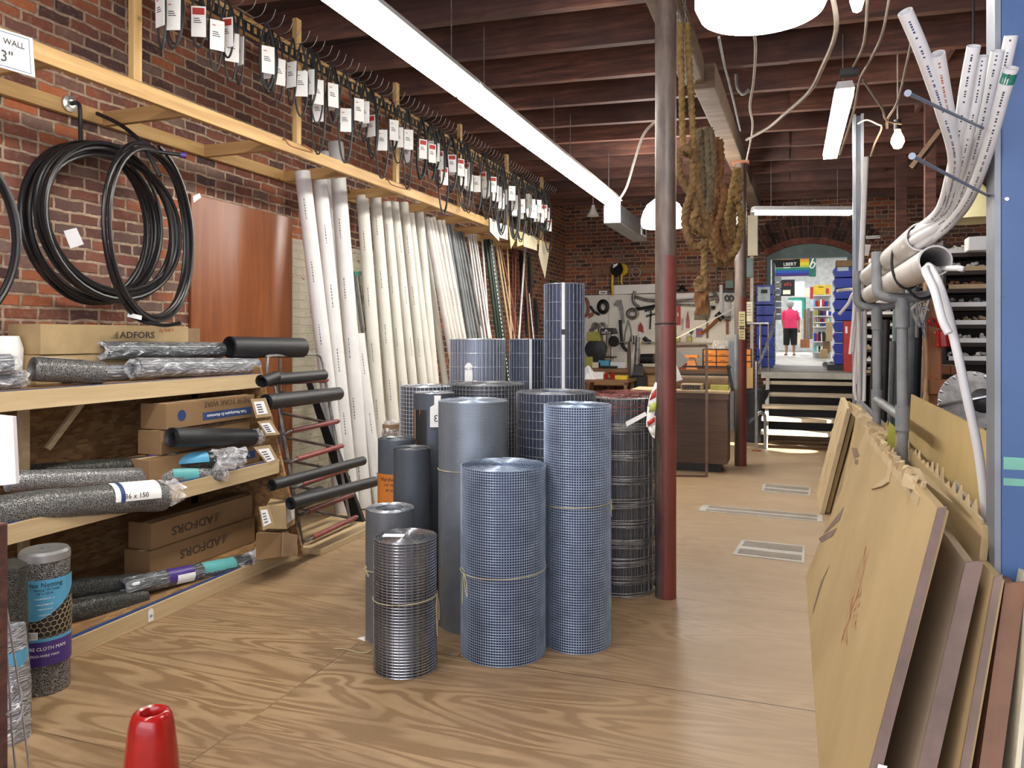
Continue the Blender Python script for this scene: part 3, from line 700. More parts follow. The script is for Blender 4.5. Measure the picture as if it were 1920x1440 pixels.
# cards pinned on the rail
def wcard(name, pts, mat, label, cat='sign'):
    q = [PX(u, v, -3.405) for u, v in pts]; t = thing(name, label, cat, q[0])
    MB().prism(q, (-.003, 0, 0)).build('card', mat, t, smooth=False); return t, q
t, q = wcard('price_sign', [(-75, 30), (61, 72), (66, 145), (-75, 104)], 'card_white', 'white hand-lettered Thin Wall 3 inch sign at the left edge of the front rail')
w = MB(); c = sum(q, V((0, 0, 0))) / 4
qq = [c + (p - c) * .88 + V((.001, 0, 0)) for p in q]
for a, b in zip(qq, qq[1:] + qq[:1]): w.tube([a, b], .0015, 4)
w.build('border', 'blue_ink', t)
yd = (PX(20, 80, -3.4) - PX(20, 100, -3.4)); xd = (q[1] - q[0]).normalized(); zu = V((0, 0, 1))
lettering('THIN WALL', .04, 'ink', t, PX(6, 76, -3.4), xd, zu); lettering('3"', .075, 'ink', t, PX(13, 107, -3.4), xd, zu)
for i, (pts, m, lab) in enumerate((
        ([(918, 408), (935, 416), (936, 452), (919, 434)], 'card_white', 'leftmost small white price card clipped near the end of the front rail'),
        ([(936, 418), (952, 423), (952, 450), (937, 445)], 'card_white', 'small rounded white price card beside the leftmost one on the rail end'),
        ([(954, 424), (969, 432), (968, 448), (958, 466)], 'card_yellow', 'slanted yellow price card near the end of the front rail'),
        ([(970, 433), (981, 436), (981, 459), (970, 462)], 'card_yellow', 'square yellow price card near the end of the front rail'),
        ([(982, 437), (1007, 446), (1007, 470), (982, 462)], 'card_cream', 'wide cream card at the end of the front rail'),
        ([(1012, 449), (1026, 458), (1030, 470), (1022, 522), (1015, 498), (1010, 478)], 'card_cream', 'long pointed white card hanging at the very end of the rail'))):
    wcard('price_card', pts, m, lab, 'price card')
# painted shop sign high on the wall behind the belts
t = thing('wall_sign', 'dark sign with yellow-green lettering high on the wall behind the last belts', 'sign', V((-4.14, 9.95, 2.95)))
a = PX(958, 392, -4.14); b = PX(1000, 425, -4.14)
MB().box(-4.148, -4.13, a.y, b.y, min(a.z, b.z) - .02, max(a.z, b.z) + .02).build('board', 'black_cloth', t, smooth=False)
lettering('Cheste', .3, 'olive_yellow', t, V((-4.128, (a.y + b.y) / 2, (a.z + b.z) / 2)), (0, 1, 0), (0, 0, 1), squeeze=.9)
# ---------------------------------------------------------------- poly pipe coils
rt = V((CS, SN, 0))
def rotz(v_, a): return V((v_.x * math.cos(a) - v_.y * math.sin(a), v_.x * math.sin(a) + v_.y * math.cos(a), v_.z))
def coil(ctr, rx, ry, turns, yaw, spread, label, seed, r=.0125, jit=.018, tail=None, tilt=0.0):
    g = random.Random(seed); x = V((-math.sin(yaw), math.cos(yaw), 0)); y = V((0, 0, 1)); n = x.cross(y); pts = []; N = 44
    for t in range(turns):
        jx, jy, jr, jr2 = g.uniform(-jit, jit), g.uniform(-jit, jit), g.uniform(-jit, jit), g.uniform(-jit, jit) * 1.4
        cur = (jx, jy, jr, jr2)
        if t == 0: prev = cur
        for i in range(N):
            s = i / N; q = [prev[k] * (1 - s) + cur[k] * s for k in range(4)]; a = PI / 2 + 2 * PI * s
            top = max(0, math.sin(a))
            pts.append(ctr + x * ((rx + q[2]) * math.cos(a) + q[0] + tilt * math.sin(a)) + y * ((ry + q[3]) * math.sin(a) + q[1] * (1 - top)) + n * ((t + s - turns / 2) * spread))
        prev = cur
    if tail: pts += tail
    c = thing('pipe_coil', label, 'pipe coil', ctr + V((0, 0, ry)))
    MB().tube(pts, r, 8).build('coiled_pipe', 'poly_pipe', c); return c
c = PX(180, 418, -4.03)
k1 = coil(c, .455, .47, 8, .0, .014, 'leftmost tight coil of black poly pipe hanging on the brick wall', 3, jit=.026)
k2 = coil(PX(214, 420, -3.9), .47, .44, 6, -.03, .016, 'middle loose coil of black poly pipe with a white tag on its left side', 5, jit=.03, tilt=-.03)
k3 = coil(PX(284, 438, -3.72), .43, .53, 5, .22, .012, 'right front coil of black poly pipe hanging lowest, narrow and tall', 9, jit=.02, tilt=-.02)
k4 = coil(PX(-140, 432, -3.9), .47, .5, 4, 0, .014, 'black pipe coil cut off by the left edge of the view', 12)
MB().tube(smoothpts([P(182, 213, 4.8), P(215, 228, 4.75), P(245, 248, 4.72), P(268, 272, 4.7), P(300, 330, 4.7)], 6), .0125, 8).build('free_end', 'poly_pipe', k1)
MB().tube(smoothpts([P(240, 592, 4.7), P(275, 604, 4.7), P(310, 610, 4.7), P(340, 605, 4.7)], 6), .0115, 8).build('free_end', 'poly_pipe', k3)
def paper(name, parent, pts, mat='card_white'):
    return MB().prism(pts, (pts[1] - pts[0]).cross(pts[3] - pts[0]).normalized() * .002).build(name, mat, parent, smooth=False)
paper('paper_tag', k2, [P(119, 433, 4.4), P(143, 427, 4.4), P(157, 458, 4.4), P(132, 466, 4.4)])
paper('paper_tag', k3, [P(362, 368, 4.6), P(374, 362, 4.6), P(377, 370, 4.6), P(363, 380, 4.6)])
paper('paper_tag', k3, [P(240, 586, 4.6), P(266, 592, 4.6), P(265, 600, 4.6), P(238, 594, 4.6)])
fl = PX(130, 195, -4.105); hg = thing('pipe_hanger', 'dark iron pipe hanger with silver flange holding the black coils', 'hook', fl)
MB().lathe([(.05, 0), (.05, .01), (.025, .014), (.025, .02)], fl, 24, axis=(1, 0, 0)).build('flange', 'steel', hg)
z0 = 2.715; a0 = V((-4.0, fl.y + .02, z0)); a1 = P(343, 291, 4.86)
MB().tube(smoothpts([fl + V((.01, 0, 0)), fl + V((.06, 0, -.0)), fl + V((.085, .0, -.04)), fl + V((.085, .005, -.2)), fl + V((.09, .01, z0 - fl.z - .02)), fl + V((.13, .05, z0 - fl.z)), a1], 6), .0125, 10).build('bent_pipe', 'black_iron', hg)
MB().cyl(a1 - V((.01, .01, 0)), a1 + (a1 - a0).normalized() * .02, .019).build('end_cap', 'label_purple', hg)
# ---------------------------------------------------------------- leaning pipes and rods
def lean(ut, vt, u2, v2, Xt, Xb):
    m = (u2 - ut) / (v2 - vt); v = 900.
    for _ in range(60):
        u = ut + (v - vt) * m; z = Xb / ray(u)[0]; vn = HV + EYE * FPX / z; v = .5 * v + .5 * vn
    u = ut + (v - vt) * m; b = PX(u, v, Xb); b.z = 0.0; return PX(ut, vt, Xt), b
def pvc(ut, vt, u2, v2, Xt, Xb, d, mat, label, name='pvc_pipe', cat='pipe', group='white pipes leaning on the left wall', print_=True):
    t, b = lean(ut, vt, u2, v2, Xt, Xb); d_ = (t - b).normalized(); b = b + V((0, 0, d / 2 * math.sqrt(max(0, 1 - d_.z ** 2))))
    o = thing(name, label, cat, b, group); MB().pipe(b, t, d / 2, d / 2 * .9, 20).build('tube', mat, o)
    if print_:
        L = (t - b).length; n = (V((0, 0, EYE)) - (t + b) / 2).normalized(); n = (n - d_ * n.dot(d_)).normalized(); w = MB(); s_ = R.uniform(.1, .4)
        side = d_.cross(n); n = (n + side * R.uniform(-.6, .6)).normalized()
        while s_ < L - .3:
            for j in range(8):
                l = R.uniform(.008, .022); a = b + d_ * s_; w.patch(a, a + d_ * l, d / 2 + .0006, -.05, .05, up=n, n=1); s_ += l + .009
            s_ += .35
        w.build('printed_line', 'ink', o)
    return o
big = 'big white drain pipe leaning on the wall, '
pvc(567, 322, 600, 600, -3.88, -3.6, .13, 'white_pvc', big + 'leftmost of all the pipes')
pvc(597, 318, 625, 600, -3.88, -3.6, .13, 'white_pvc', big + 'second from the left')
pvc(629, 268, 655, 600, -3.92, -3.6, .14, 'white_pvc', big + 'third from the left and standing tallest')
pvc(610, 285, 640, 600, -4.0, -3.72, .1, 'white_pvc', big + 'tucked behind the leftmost three')
pvc(672, 626, 686, 740, -3.72, -3.5, .11, 'white_pvc', 'shorter wide white pipe leaning in front of the big drain pipes')
pvc(679, 368, 706, 720, -3.9, -3.58, .118, 'cream_pvc', 'cream drain pipe leaning just right of the folded green stand')
pvc(703, 366, 732, 720, -3.9, -3.58, .118, 'cream_pvc', 'cream drain pipe leaning right beside the one next to the green stand')
wp = [(724, 379, 755, 720), (739, 380, 774, 720), (757, 380, 793, 720), (768, 400, 806, 720), (784, 378, 815, 720)]
for i, (a, b, c_, d_) in enumerate(wp):
    pvc(a, b, c_, d_, -3.88, -3.56, .1, 'cream_pvc', 'mid-size cream pipe, %s from the left in the group standing behind the coarse mesh roll' % ORD[i])
for i, (a, b, c_, d_) in enumerate([(735, 382, 762, 720), (747, 384, 785, 720), (776, 400, 810, 720), (791, 410, 832, 700)]):
    pvc(a, b, c_, d_, -4.02, -3.72, .085, 'cream_pvc', 'narrow cream pipe in the back row, %s from the left' % ORD[i], print_=False)
for i, (a, b, c_, d_) in enumerate([(799, 407, 838, 620), (811, 407, 851, 620), (821, 413, 858, 620), (829, 413, 866, 620), (805, 409, 845, 620)]):
    pvc(a, b, c_, d_, -3.85, -3.5, .072, 'worn_pvc' if i < 2 else 'cream_pvc', 'slim worn white pipe, %s from the left in the group above the light welded roll' % ORD[i])
for i, (a, b, c_, d_) in enumerate([(836, 413, 868, 620), (843, 412, 878, 620), (850, 428, 884, 620), (856, 434, 889, 620), (861, 434, 896, 620), (867, 434, 903, 620)]):
    pvc(a, b, c_, d_, -3.85, -3.5, (.06, .055, .042, .04, .04, .038)[i], 'grey_conduit', 'grey conduit pipe leaning on the wall, %s from the left' % ORD[i], 'conduit_pipe', group='grey conduit leaning on the wall', print_=False)
for i, (a, b, c_, d_) in enumerate([(878, 439, 902, 620), (882, 439, 908, 620), (887, 439, 914, 620), (891, 440, 918, 620), (904, 449, 916, 620)]):
    pvc(a, b, c_, d_, -3.85, -3.5, .028, 'white_pvc', 'thin white pipe, %s from the left in the bunch beside the green fence posts' % ORD[i], print_=False, group='thin white pipes by the green posts')
def rod(ut, vt, u2, v2, d, mat, name, label, cat, group=None, Xt=-3.8, Xb=-3.45):
    t, b = lean(ut, vt, u2, v2, Xt, Xb); o = MB().cyl(b + V((0, 0, d / 4)), t, d / 2, n=10).build(name, mat, None, b); return tag(o, label, cat, group)
for i, (a, b, c_, d_) in enumerate([(910, 449, 931, 620), (915, 449, 936, 620)]):
    rod(a, b, c_, d_, .045, 'post_green', 'fence_post', 'solid dark green fence post leaning on the wall, ' + ('left one' if i == 0 else 'right one'), 'fence post', 'dark green fence posts')
t_, b_ = lean(920, 450, 942, 620, -3.8, -3.45); o = thing('studded_post', 'dark green steel fence post with a row of pale holes', 'fence post', b_); d_ = (t_ - b_).normalized()
MB().bar(b_ + V((0, 0, .01)), t_, .05, .02, up=(1, -1, 0)).build('post', 'post_green', o, smooth=False)
n = (V((0, 0, EYE)) - (t_ + b_) / 2).normalized(); n = (n - d_ * n.dot(d_)).normalized(); w = MB(); s_ = .1; L = (t_ - b_).length; sd = d_.cross(n)
while s_ < L:
    w.obox(b_ + d_ * s_ + n * .026, d_, sd, n, .028, .012, .004); s_ += .055
w.build('holes', 'card_white', o, smooth=False)
rods = [(930, 455, 958, 640, .03, 'dowel', 'pale wooden dowel right against the studded green post'), (935, 458, 952, 560, .022, 'dowel', 'thin pale dowel just right of the green post'), (938, 460, 972, 620, .024, 'redwood_rod', 'reddish wooden rod crossing behind the pale dowels'),
        (951, 463, 957, 600, .026, 'dowel', 'upright pale dowel standing nearly straight behind the rods'), (961, 464, 962, 600, .018, 'rust_wire', 'thin dark rust-coloured rod standing straight'), (967, 466, 966, 560, .022, 'red_tube', 'red painted rod standing straight by the wall'),
        (988, 415, 974, 620, .03, 'white_paint', 'long white pole leaning the opposite way in front of the rods'), (984, 500, 992, 620, .024, 'orange_wood', 'short orange-brown rod right of the white pole'), (992, 550, 999, 622, .028, 'galv', 'short grey metal pipe right of the rods')]
for r_ in rods: rod(r_[0], r_[1], r_[2], r_[3], r_[4], r_[5], 'wooden_rod' if 'wood' in r_[6] or 'dowel' in r_[6] else 'metal_rod', r_[6], 'rod')
# folded green stand between drain pipes
gs = thing('clamp_stand', 'slim green and steel bar clamp stand between the big and cream pipes', 'stand', PX(705, 800, -4.0))
for i, (a, b) in enumerate(((665, 705), (674, 712), (681, 718))):
    p_, q_ = lean(a, 517, b, 800, -3.98, -3.8); MB().cyl(q_, p_, .017, n=10).build('bar', 'dull_steel' if i else 'grey_conduit', gs)
MB().bar(PX(661, 513, -3.97), PX(686, 512, -3.97), .05, .04).build('head', 'green_paint', gs, smooth=False)
# belts and leads hanging on the wall beyond the rods
for i, (u, v, L, lab) in enumerate(((976, 470, .75, 'bunch of dark leads hanging on the wall beyond the rods, left one'), (991, 475, .7, 'bunch of dark leads hanging beyond the rods under the price cards'), (1003, 560, .6, 'dark tool bundle hanging low on the wall near the corner'), (985, 555, .65, 'dark strap bundle hanging low on the wall behind the rods'))):
    w = MB(); p_ = PX(u, v, -4.0)
    for j in range(4):
        dx = (j - 1.5) * .035; w.tube(smoothpts([p_ + V((0, dx, 0)), p_ + V((.03, dx - .06, -L * .5)), p_ + V((.03, dx + .01, -L)), p_ + V((.03, dx + .06, -L * .5)), p_ + V((0, dx + .01, 0))], 5), .01, 5)
    tag(w.build('hanging_lead', 'black_iron', None, p_), lab, 'lead')
# ================================================================ SHELVING
def xf(z): return -3.22 - .265 * z
su = thing('shelving_unit', 'low slanted pine and chipboard shelving unit along the left wall', 'shelf', (-3.7, 3.2, 0))
Y0, Y1 = .6, 4.57
MB().prism([(-4.12, Y1, 0), (-3.2, Y1, 0), (xf(1.33), Y1, 1.33), (-4.12, Y1, 1.33)], (0, .018, 0)).build('end_panel', 'osb', su, smooth=False)
MB().box(-4.145, -4.12, Y0, Y1, 0, 1.27).build('back_panel', 'osb', su, smooth=False)
for zt, zb in ((.09, 0), (.675, .58), (1.277, 1.18)):
    x = xf((zt + zb) / 2)
    MB().box(-4.12, x - .02, Y0, Y1, zt - .016, zt).build('shelf_board', 'osb', su, smooth=False)
    MB().box(x - .02, x, Y0, Y1 - .02, zb, zt).build('front_lip', 'pale_pine', su, smooth=False, bevel=.002)
    MB().box(x - .04, x - .012, Y0, Y1 - .02, zt, zt + .003).build('blue_edge_stripe', 'blue_ink', su, smooth=False)
for y in (2.2, 3.06): MB().box(-4.0, -3.955, y, y + .04, .09, 1.18).build('inner_upright', 'pale_pine', su, smooth=False)
MB().bar(PX(88, 842, -4.05), PX(152, 757, -4.0), .035, .03).build('diagonal_brace', 'pale_pine', su, smooth=False)
# cartons
def Yu(u, X): a, b = ray(u); return X / a * b
def carton(name, x0, x1, y0, y1, z0, z1, label, mat='kraft', cap=None):
    c = thing(name, label, 'box', ((x0 + x1) / 2, (y0 + y1) / 2, z0)); MB().box(x0, x1, y0, y1, z0, z1).build('carton', mat, c, smooth=False, bevel=.003)
    MB().box(x0 + .1, x0 + .145, y0 - .0006, y1, z1 - .0002, z1 + .0008).build('tape', 'kraft_pale', c, smooth=False); return c
def adfors(c, x, y, z, size, flip=False):
    up = V((0, 0, -1 if flip else 1)); xd = V((0, -1 if flip else 1, 0))
    lettering('ADFORS', size, 'brown_ink', c, V((x + .001, y, z)), xd, up, squeeze=1.3, bold=.022, name='brand_lettering')
    w = MB(); wd = size * 2.35
    for i in range(7):
        for j in range(7):
            if j <= i: 
                p_ = V((x + .0012, y, z)) - xd * (wd + size * (1.25 - i * .14)) + up * (size * (-.35 + j * .12)); s = size * (.03 + .007 * i)
                w.quad(p_ - xd * s - up * s * .6, p_ + xd * s - up * s * .6, p_ + xd * s + up * s * .6, p_ - xd * s + up * s * .6)
    w.build('dotted_fan_logo', 'brown_ink', c, smooth=False)
c = carton('cardboard_box', -4.1, -3.85, 3.08, 4.18, 1.443, 1.612, 'long kraft box with ADFORS lettering on top of the shelving, upper of two'); adfors(c, -3.85, Yu(258, -3.85), 1.551, .056)
MB().box(-4.0, -3.86, 4.182, 4.3, 1.45, 1.6).build('end_cap', 'kraft_dark', c, smooth=False)
lettering('Ag 9x50 k', .03, 'red_ink', c, V((-3.849, Yu(312, -3.85), 1.585)), (0, 1, .05), (0, 0, 1))
carton('cardboard_box', -4.1, -3.86, 3.06, 4.2, 1.278, 1.44, 'long kraft box under the ADFORS box on top of the shelving')
def nyw(c, x, yr, z, band=True):
    """New York Wire print, upside down as the boxes lie"""
    lettering('NEW YORK WIRE', .05, 'brown_ink', c, V((x + .001, yr - .27, z + .05)), (0, -1, 0), (0, 0, -1), squeeze=1.1, name='brand_lettering')
    if band:
        MB().box(x, x + .001, yr - .5, yr - .03, z - .05, z + .0).build('print_band', 'blue_ink', c, smooth=False)
        lettering('Toile Moustiquaire En Aluminium', .028, 'card_white', c, V((x + .002, yr - .275, z - .025)), (0, -1, 0), (0, 0, -1), name='band_lettering')
    MB().lathe([(.001, 0), (.035, 0), (.035, .001), (.001, .0012)], (x, yr - .68, z), 18, axis=(1, 0, 0)).build('globe_print', 'blue_ink', c)
xx = -3.5; ye = Yu(477, xx); yl = Yu(312, xx)
c = carton('screen_box', -3.7, xx, yl, ye, .985, 1.14, 'upper blue-printed screen wire box on the middle shelf, print upside down', 'box_brown'); nyw(c, xx, ye, 1.06)
c = carton('screen_box', -3.7, xx - .02, yl - .02, ye - .02, .835, .98, 'second screen wire box down on the middle shelf, behind the black roll', 'box_brown'); nyw(c, xx - .02, ye, .93, False)
c = carton('screen_box', -3.68, xx + .03, yl - .16, ye + .02, .677, .83, 'lowest screen wire box on the middle shelf, half hidden by film', 'box_brown'); nyw(c, xx + .03, ye, .76)
xx = -3.58; ye = Yu(479, xx) - .03; yl = Yu(284, xx)
c = carton('cardboard_box', -3.76, xx, yl, ye, .268, .425, 'kraft box with upside-down ADFORS lettering, upper one on the bottom shelf', 'box_brown'); adfors(c, xx, Yu(362, xx), .345, .074, True)
c = carton('cardboard_box', -3.76, xx + .02, yl - .03, ye + .0, .092, .265, 'kraft box with upside-down ADFORS lettering, lower one on the bottom shelf', 'box_brown'); adfors(c, xx + .02, Yu(372, xx), .19, .074, True)
c = thing('cardboard_box', 'small kraft box end with white sticker poking past the shelving end', 'box', P(526, 990, 5.0))
a = P(500, 990, 4.95); MB().hexa([P(500, 991, 4.95), P(538, 992, 4.98), P(553, 982, 5.2), P(512, 975, 5.3), P(500, 947, 4.95), P(536, 948, 4.98), P(552, 940, 5.2), P(507, 935, 5.3)]).build('carton', 'kraft', c, smooth=False)
MB().prism([P(538, 982, 4.965), P(552, 972, 5.17), P(552, 946, 5.17), P(538, 956, 4.965)], (.002, -.002, 0)).build('sticker', 'card_white', c, smooth=False)
c = thing('open_box', 'open brown box with torn flap at the far end of the bottom shelf', 'box', P(515, 1045, 4.9))
MB().hexa([P(480, 1050, 4.75), P(553, 1040, 4.95), P(556, 1030, 5.3), P(495, 1035, 5.3), P(480, 1000, 4.75), P(528, 1000, 4.9), P(540, 995, 5.3), P(495, 992, 5.3)]).build('carton', 'box_brown', c, smooth=False)
MB().prism([P(529, 998, 4.88), P(556, 1003, 5.0), P(553, 1042, 4.96), P(528, 1044, 4.86)], (.006, .006, 0)).build('flap', 'kraft_dark', c, smooth=False)
# hang-tag flaps on the box ends
for (q, lab) in ((((470, 748), (497, 746), (509, 780), (480, 784)), 'top'), (((482, 790), (506, 787), (524, 815), (500, 817)), 'second'), (((475, 838), (505, 834), (523, 866), (503, 873)), 'third'), (((485, 950), (502, 948), (514, 985), (493, 995)), 'lowest')):
    pts = [P(*x_, 4.72) for x_ in q]; t = thing('carton_label', 'kraft flap with white printed sticker at the shelving end, %s of the column' % lab, 'label', pts[0], 'stickered flaps at the shelving end')
    MB().prism(pts, (.003, .003, 0)).build('flap', 'kraft', t, smooth=False)
    c_ = sum(pts, V((0, 0, 0))) / 4; MB().prism([c_ + (p_ - c_) * .68 + V((.002, -.005, 0)) for p_ in pts], (.001, .001, 0)).build('sticker', 'card_white', t, smooth=False)
    w = MB()
    for j in range(4):
        f = .3 + j * .13; a = pts[0].lerp(pts[3], f).lerp(pts[1].lerp(pts[2], f), .3); b = pts[0].lerp(pts[3], f).lerp(pts[1].lerp(pts[2], f), .65); o_ = V((.002, -.0075, 0)); w.prism([a + o_, b + o_, b + o_ - V((0, 0, .006)), a + o_ - V((0, 0, .006))], (0, -.0005, 0))
    w.build('print', 'ink', t, smooth=False)
# rolls lying on the shelves
def roll(name, a, b, r, mat, label, cat='roll', core=.45, seed=0, lump=.0, ends='core', film=None, bend=0., group=None, uvs=True):
    a, b = V(a), V(b); d = (b - a); L = d.length; d.normalize(); o = thing(name, label, cat, (a + b) / 2 - V((0, 0, r)), group)
    n = 18; side = d.cross(V((0, 0, 1))).normalized(); pts = [a + d * (L * i / n) + V((0, 0, -bend * (2 * i / n - 1) ** 2)) for i in range(n + 1)]
    w = MB().tube(pts, r, 36, False, uvs=uvs)
    if lump: w.jitter(lump, 9)
    w.build('roll_body', mat, o)
    for e, (p_, s) in (('near', (pts[0], -1)), ('far', (pts[-1], 1))):
        dd = (pts[0] - pts[1]).normalized() if s < 0 else (pts[-1] - pts[-2]).normalized()
        w = MB(); k_ = 5
        prof = [(r * .985, 0)]
        for i in range(k_):
            q = r * (1 - (1 - core) * (i + .5) / k_); prof += [(q + .002, -.004), (q, .001)]
        prof += [(r * core, -.006), (r * core * .98, -.09), (.001, -.095)]
        w.lathe(prof, p_, 32, axis=dd, caps=False).build('roll_end', mat if mat not in ('film_grey', 'film_pale') else 'film_pale', o)
    return o
def crumple(parent, p_, d, r, L, seed=1, name='film_end', mat='film_clear', amp=.03):
    d = V(d).normalized(); prof = [(r * 1.03, -.03), (r * 1.05, .0), (r * .95, L * .3), (r * 1.1, L * .6), (r * .8, L * .85), (r * .9, L)]
    w = MB().lathe(prof, p_, 26, axis=d, caps=False); w.jitter(amp, 28 + seed); return w.build(name, mat, parent, smooth=False)
def wrap_label(parent, a, b, r, t0, t1, a0, a1, mat, name='label', n=12):
    a, b = V(a), V(b); return MB().patch(a.lerp(b, t0), a.lerp(b, t1), r + .0016, a0, a1, n=n).build(name, mat, parent)
rub = 'rubber'
a, b = PX(430, 651, -3.72), P(566, 652, 6.05); o = roll('rubber_roll', a, b, .077, rub, 'fat black rubber sheet roll lying on top of the roller rack', core=.72)
a, b = PX(192, 657, -3.83), PX(413, 656, -3.8); o = roll('screen_roll', a, b, .056, 'film_grey', 'film-wrapped dark roll lying highest at the back of the top shelf'); crumple(o, a, a - b, .05, .03, 2, amp=.015)
a, b = PX(252, 690, -3.7), PX(478, 687, -3.68); o = roll('screen_roll', a, b, .063, 'film_pale', 'shiny film-wrapped roll lying along the front edge of the top shelf', core=.5); crumple(o, a, a - b, .05, .035, 5, amp=.02)
a, b = PX(236, 699, -3.8), PX(120, 700, -3.84); o = roll('screen_roll', a, b, .05, 'film_pale', 'short pale wrapped roll tucked behind the hexagon netting roll', core=.5)
a, b = PX(190, 699, -3.64), PX(62, 692, -3.72); o = roll('hex_netting_roll', a, b, .064, 'hex_grey', 'grey hexagon netting roll with a dark printed label on the top shelf', core=.5, lump=.003)
wrap_label(o, a, b, .064, .35, .95, -.3, 1.5, 'label_black'); wrap_label(o, a, b, .065, .28, .36, -.3, 1.5, 'label_purple', 'label_band')
w = MB(); d = (b - a).normalized(); N = V((0, 0, 1)); B = d.cross(N)
for i in range(9):
    for j in range(3):
        t = .4 + i * .06 + (.03 if j % 2 else 0); ang = .1 + j * .38; r_ = .0665
        if t < .92:
            c_ = a.lerp(b, t); pts = []
            for q in range(6):
                th = PI / 3 * q; pts.append(c_ + d * (.0125 * math.cos(th)) + (N * math.cos(ang + .19 * math.sin(th)) + B * math.sin(ang + .19 * math.sin(th))) * r_)
            w.tube(pts, .0008, 3, closed=True)
w.build('hexagon_print', 'card_white', o)
for i, (u, v, rr, lab) in enumerate(((18, 684, .055, 'clear wrapped roll end at the left edge of the top shelf, upper one'), (34, 712, .05, 'white-cored wrapped roll end at the left edge of the top shelf, lower one'), (6, 716, .045, 'blue-labelled wrapped roll end at the extreme left of the top shelf'))):
    b = PX(u, v, -3.68 - .02 * i); a = b + V((-.12, -.5, 0)); o = roll('screen_roll', a, b, rr, 'film_pale', lab); crumple(o, b, b - a, rr * .8, .04, i + 8, amp=.02)
tag(MB().lathe([(.06, 0), (.085, .05), (.09, .2), (.07, .27)], PX(8, 668, -4.0) - V((0, 0, .16)), 24).build('white_bag', 'card_white', None, PX(8, 668, -4.0)), 'white and rust patterned bag behind the rolls at the left edge', 'bag')
# middle shelf
a, b = PX(-60, 962, -3.5), PX(306, 925, -3.34); o = roll('hex_netting_roll', a, b, .078, 'hex_grey', 'long grey netting roll with a torn white label, front of the middle shelf', lump=.006, bend=.02)
wrap_label(o, a, b, .08, .66, .93, -.9, 1.7, 'card_white', 'torn_label'); wrap_label(o, a, b, .0815, .69, .715, -.9, 1.7, 'blue_ink', 'label_stripe')
q = a.lerp(b, .78); d = (b - a).normalized(); out = d.cross(V((0, 0, 1))).normalized(); lettering('36 x 150', .04, 'ink', o, q + out * .0835 + V((0, 0, .015)), d, (0, 0, 1)); lettering('1x 20x LG', .032, 'ink', o, q + d * .03 + out * .083 - V((0, 0, .03)), d, (0, 0, 1))
crumple(o, b, b - a, .07, .1, 3)
a, b = PX(15, 903, -3.72), PX(408, 890, -3.42); o = roll('hex_netting_roll', a, b, .055, 'hex_pale', 'long pale netting roll lying second from the front on the middle shelf', lump=.005); crumple(o, b, b - a, .05, .05, 4, amp=.02); wrap_label(o, a, b, .056, .72, .86, .6, 2.2, 'label_teal')
a, b = PX(60, 890, -3.85), PX(400, 862, -3.42); o = roll('hex_netting_roll', a, b, .055, 'hex_black', 'dark netting roll with a bright blue label at the back of the middle shelf', lump=.004)
wrap_label(o, a, b, .057, .76, .95, -1.2, 1.6, 'label_blue', 'blue_label'); wrap_label(o, a, b, .057, .6, .73, -1.0, 1.4, 'label_purple', 'print_band'); wrap_label(o, a, b, .0575, .71, .76, -1.0, 1.4, 'card_white', 'white_band'); crumple(o, b, b - a, .062, .2, 6, amp=.035)
a, b = PX(322, 820, -3.44), PX(472, 820, -3.43); o = roll('screen_roll', a, b, .058, rub, 'black mesh roll with clear film end between the screen wire boxes'); crumple(o, b, b - a, .05, .09, 7, amp=.02)
# bottom shelf
a, b = PX(230, 1102, -3.42), PX(462, 1054, -3.28); o = roll('hex_netting_roll', a, b, .052, 'film_grey', 'film-wrapped netting roll with teal labels on the bottom shelf', bend=.0)
wrap_label(o, a, b, .0525, .58, .86, .1, 1.6, 'label_teal', 'teal_label'); wrap_label(o, a, b, .0525, .3, .5, .0, 1.8, 'label_purple', 'print_band'); wrap_label(o, a, b, .0528, .36, .5, 1.2, 2.2, 'card_white', 'white_sticker'); crumple(o, b, b - a + V((0, 0, .3)), .045, .1, 9, amp=.03)
a, b = PX(20, 1165, -3.5), PX(268, 1125, -3.38); o = roll('hex_netting_roll', a, b, .062, 'hex_black', 'black netting roll, lower one on the bottom shelf behind the labelled roll', lump=.006)
a, b = PX(20, 1118, -3.6), PX(262, 1092, -3.46); o = roll('hex_netting_roll', a, b, .055, 'hex_black', 'black netting roll, upper one on the bottom shelf behind the labelled roll', lump=.006)
x = xf(.05) + .002; y = Yu(281, x); t = thing('price_tag', 'small white price tag hanging over the bottom shelf lip', 'tag', (x, y, .05))
MB().tube([(x - .01, y, .095), (x + .004, y, .07)], .0008, 4).build('string', 'twine', t); MB().prism([(x + .002, y - .014, .07), (x + .002, y - .006, .08), (x + .002, y + .012, .08), (x + .002, y + .022, .07), (x + .002, y + .022, 0.012), (x + .002, y - .014, .012)], (.0015, 0, 0)).build('card', 'card_white', t, smooth=False); lettering('30', .02, 'blue_ink', t, V((x + .0045, y + .004, .04)), (0, 1, 0), (0, 0, 1))
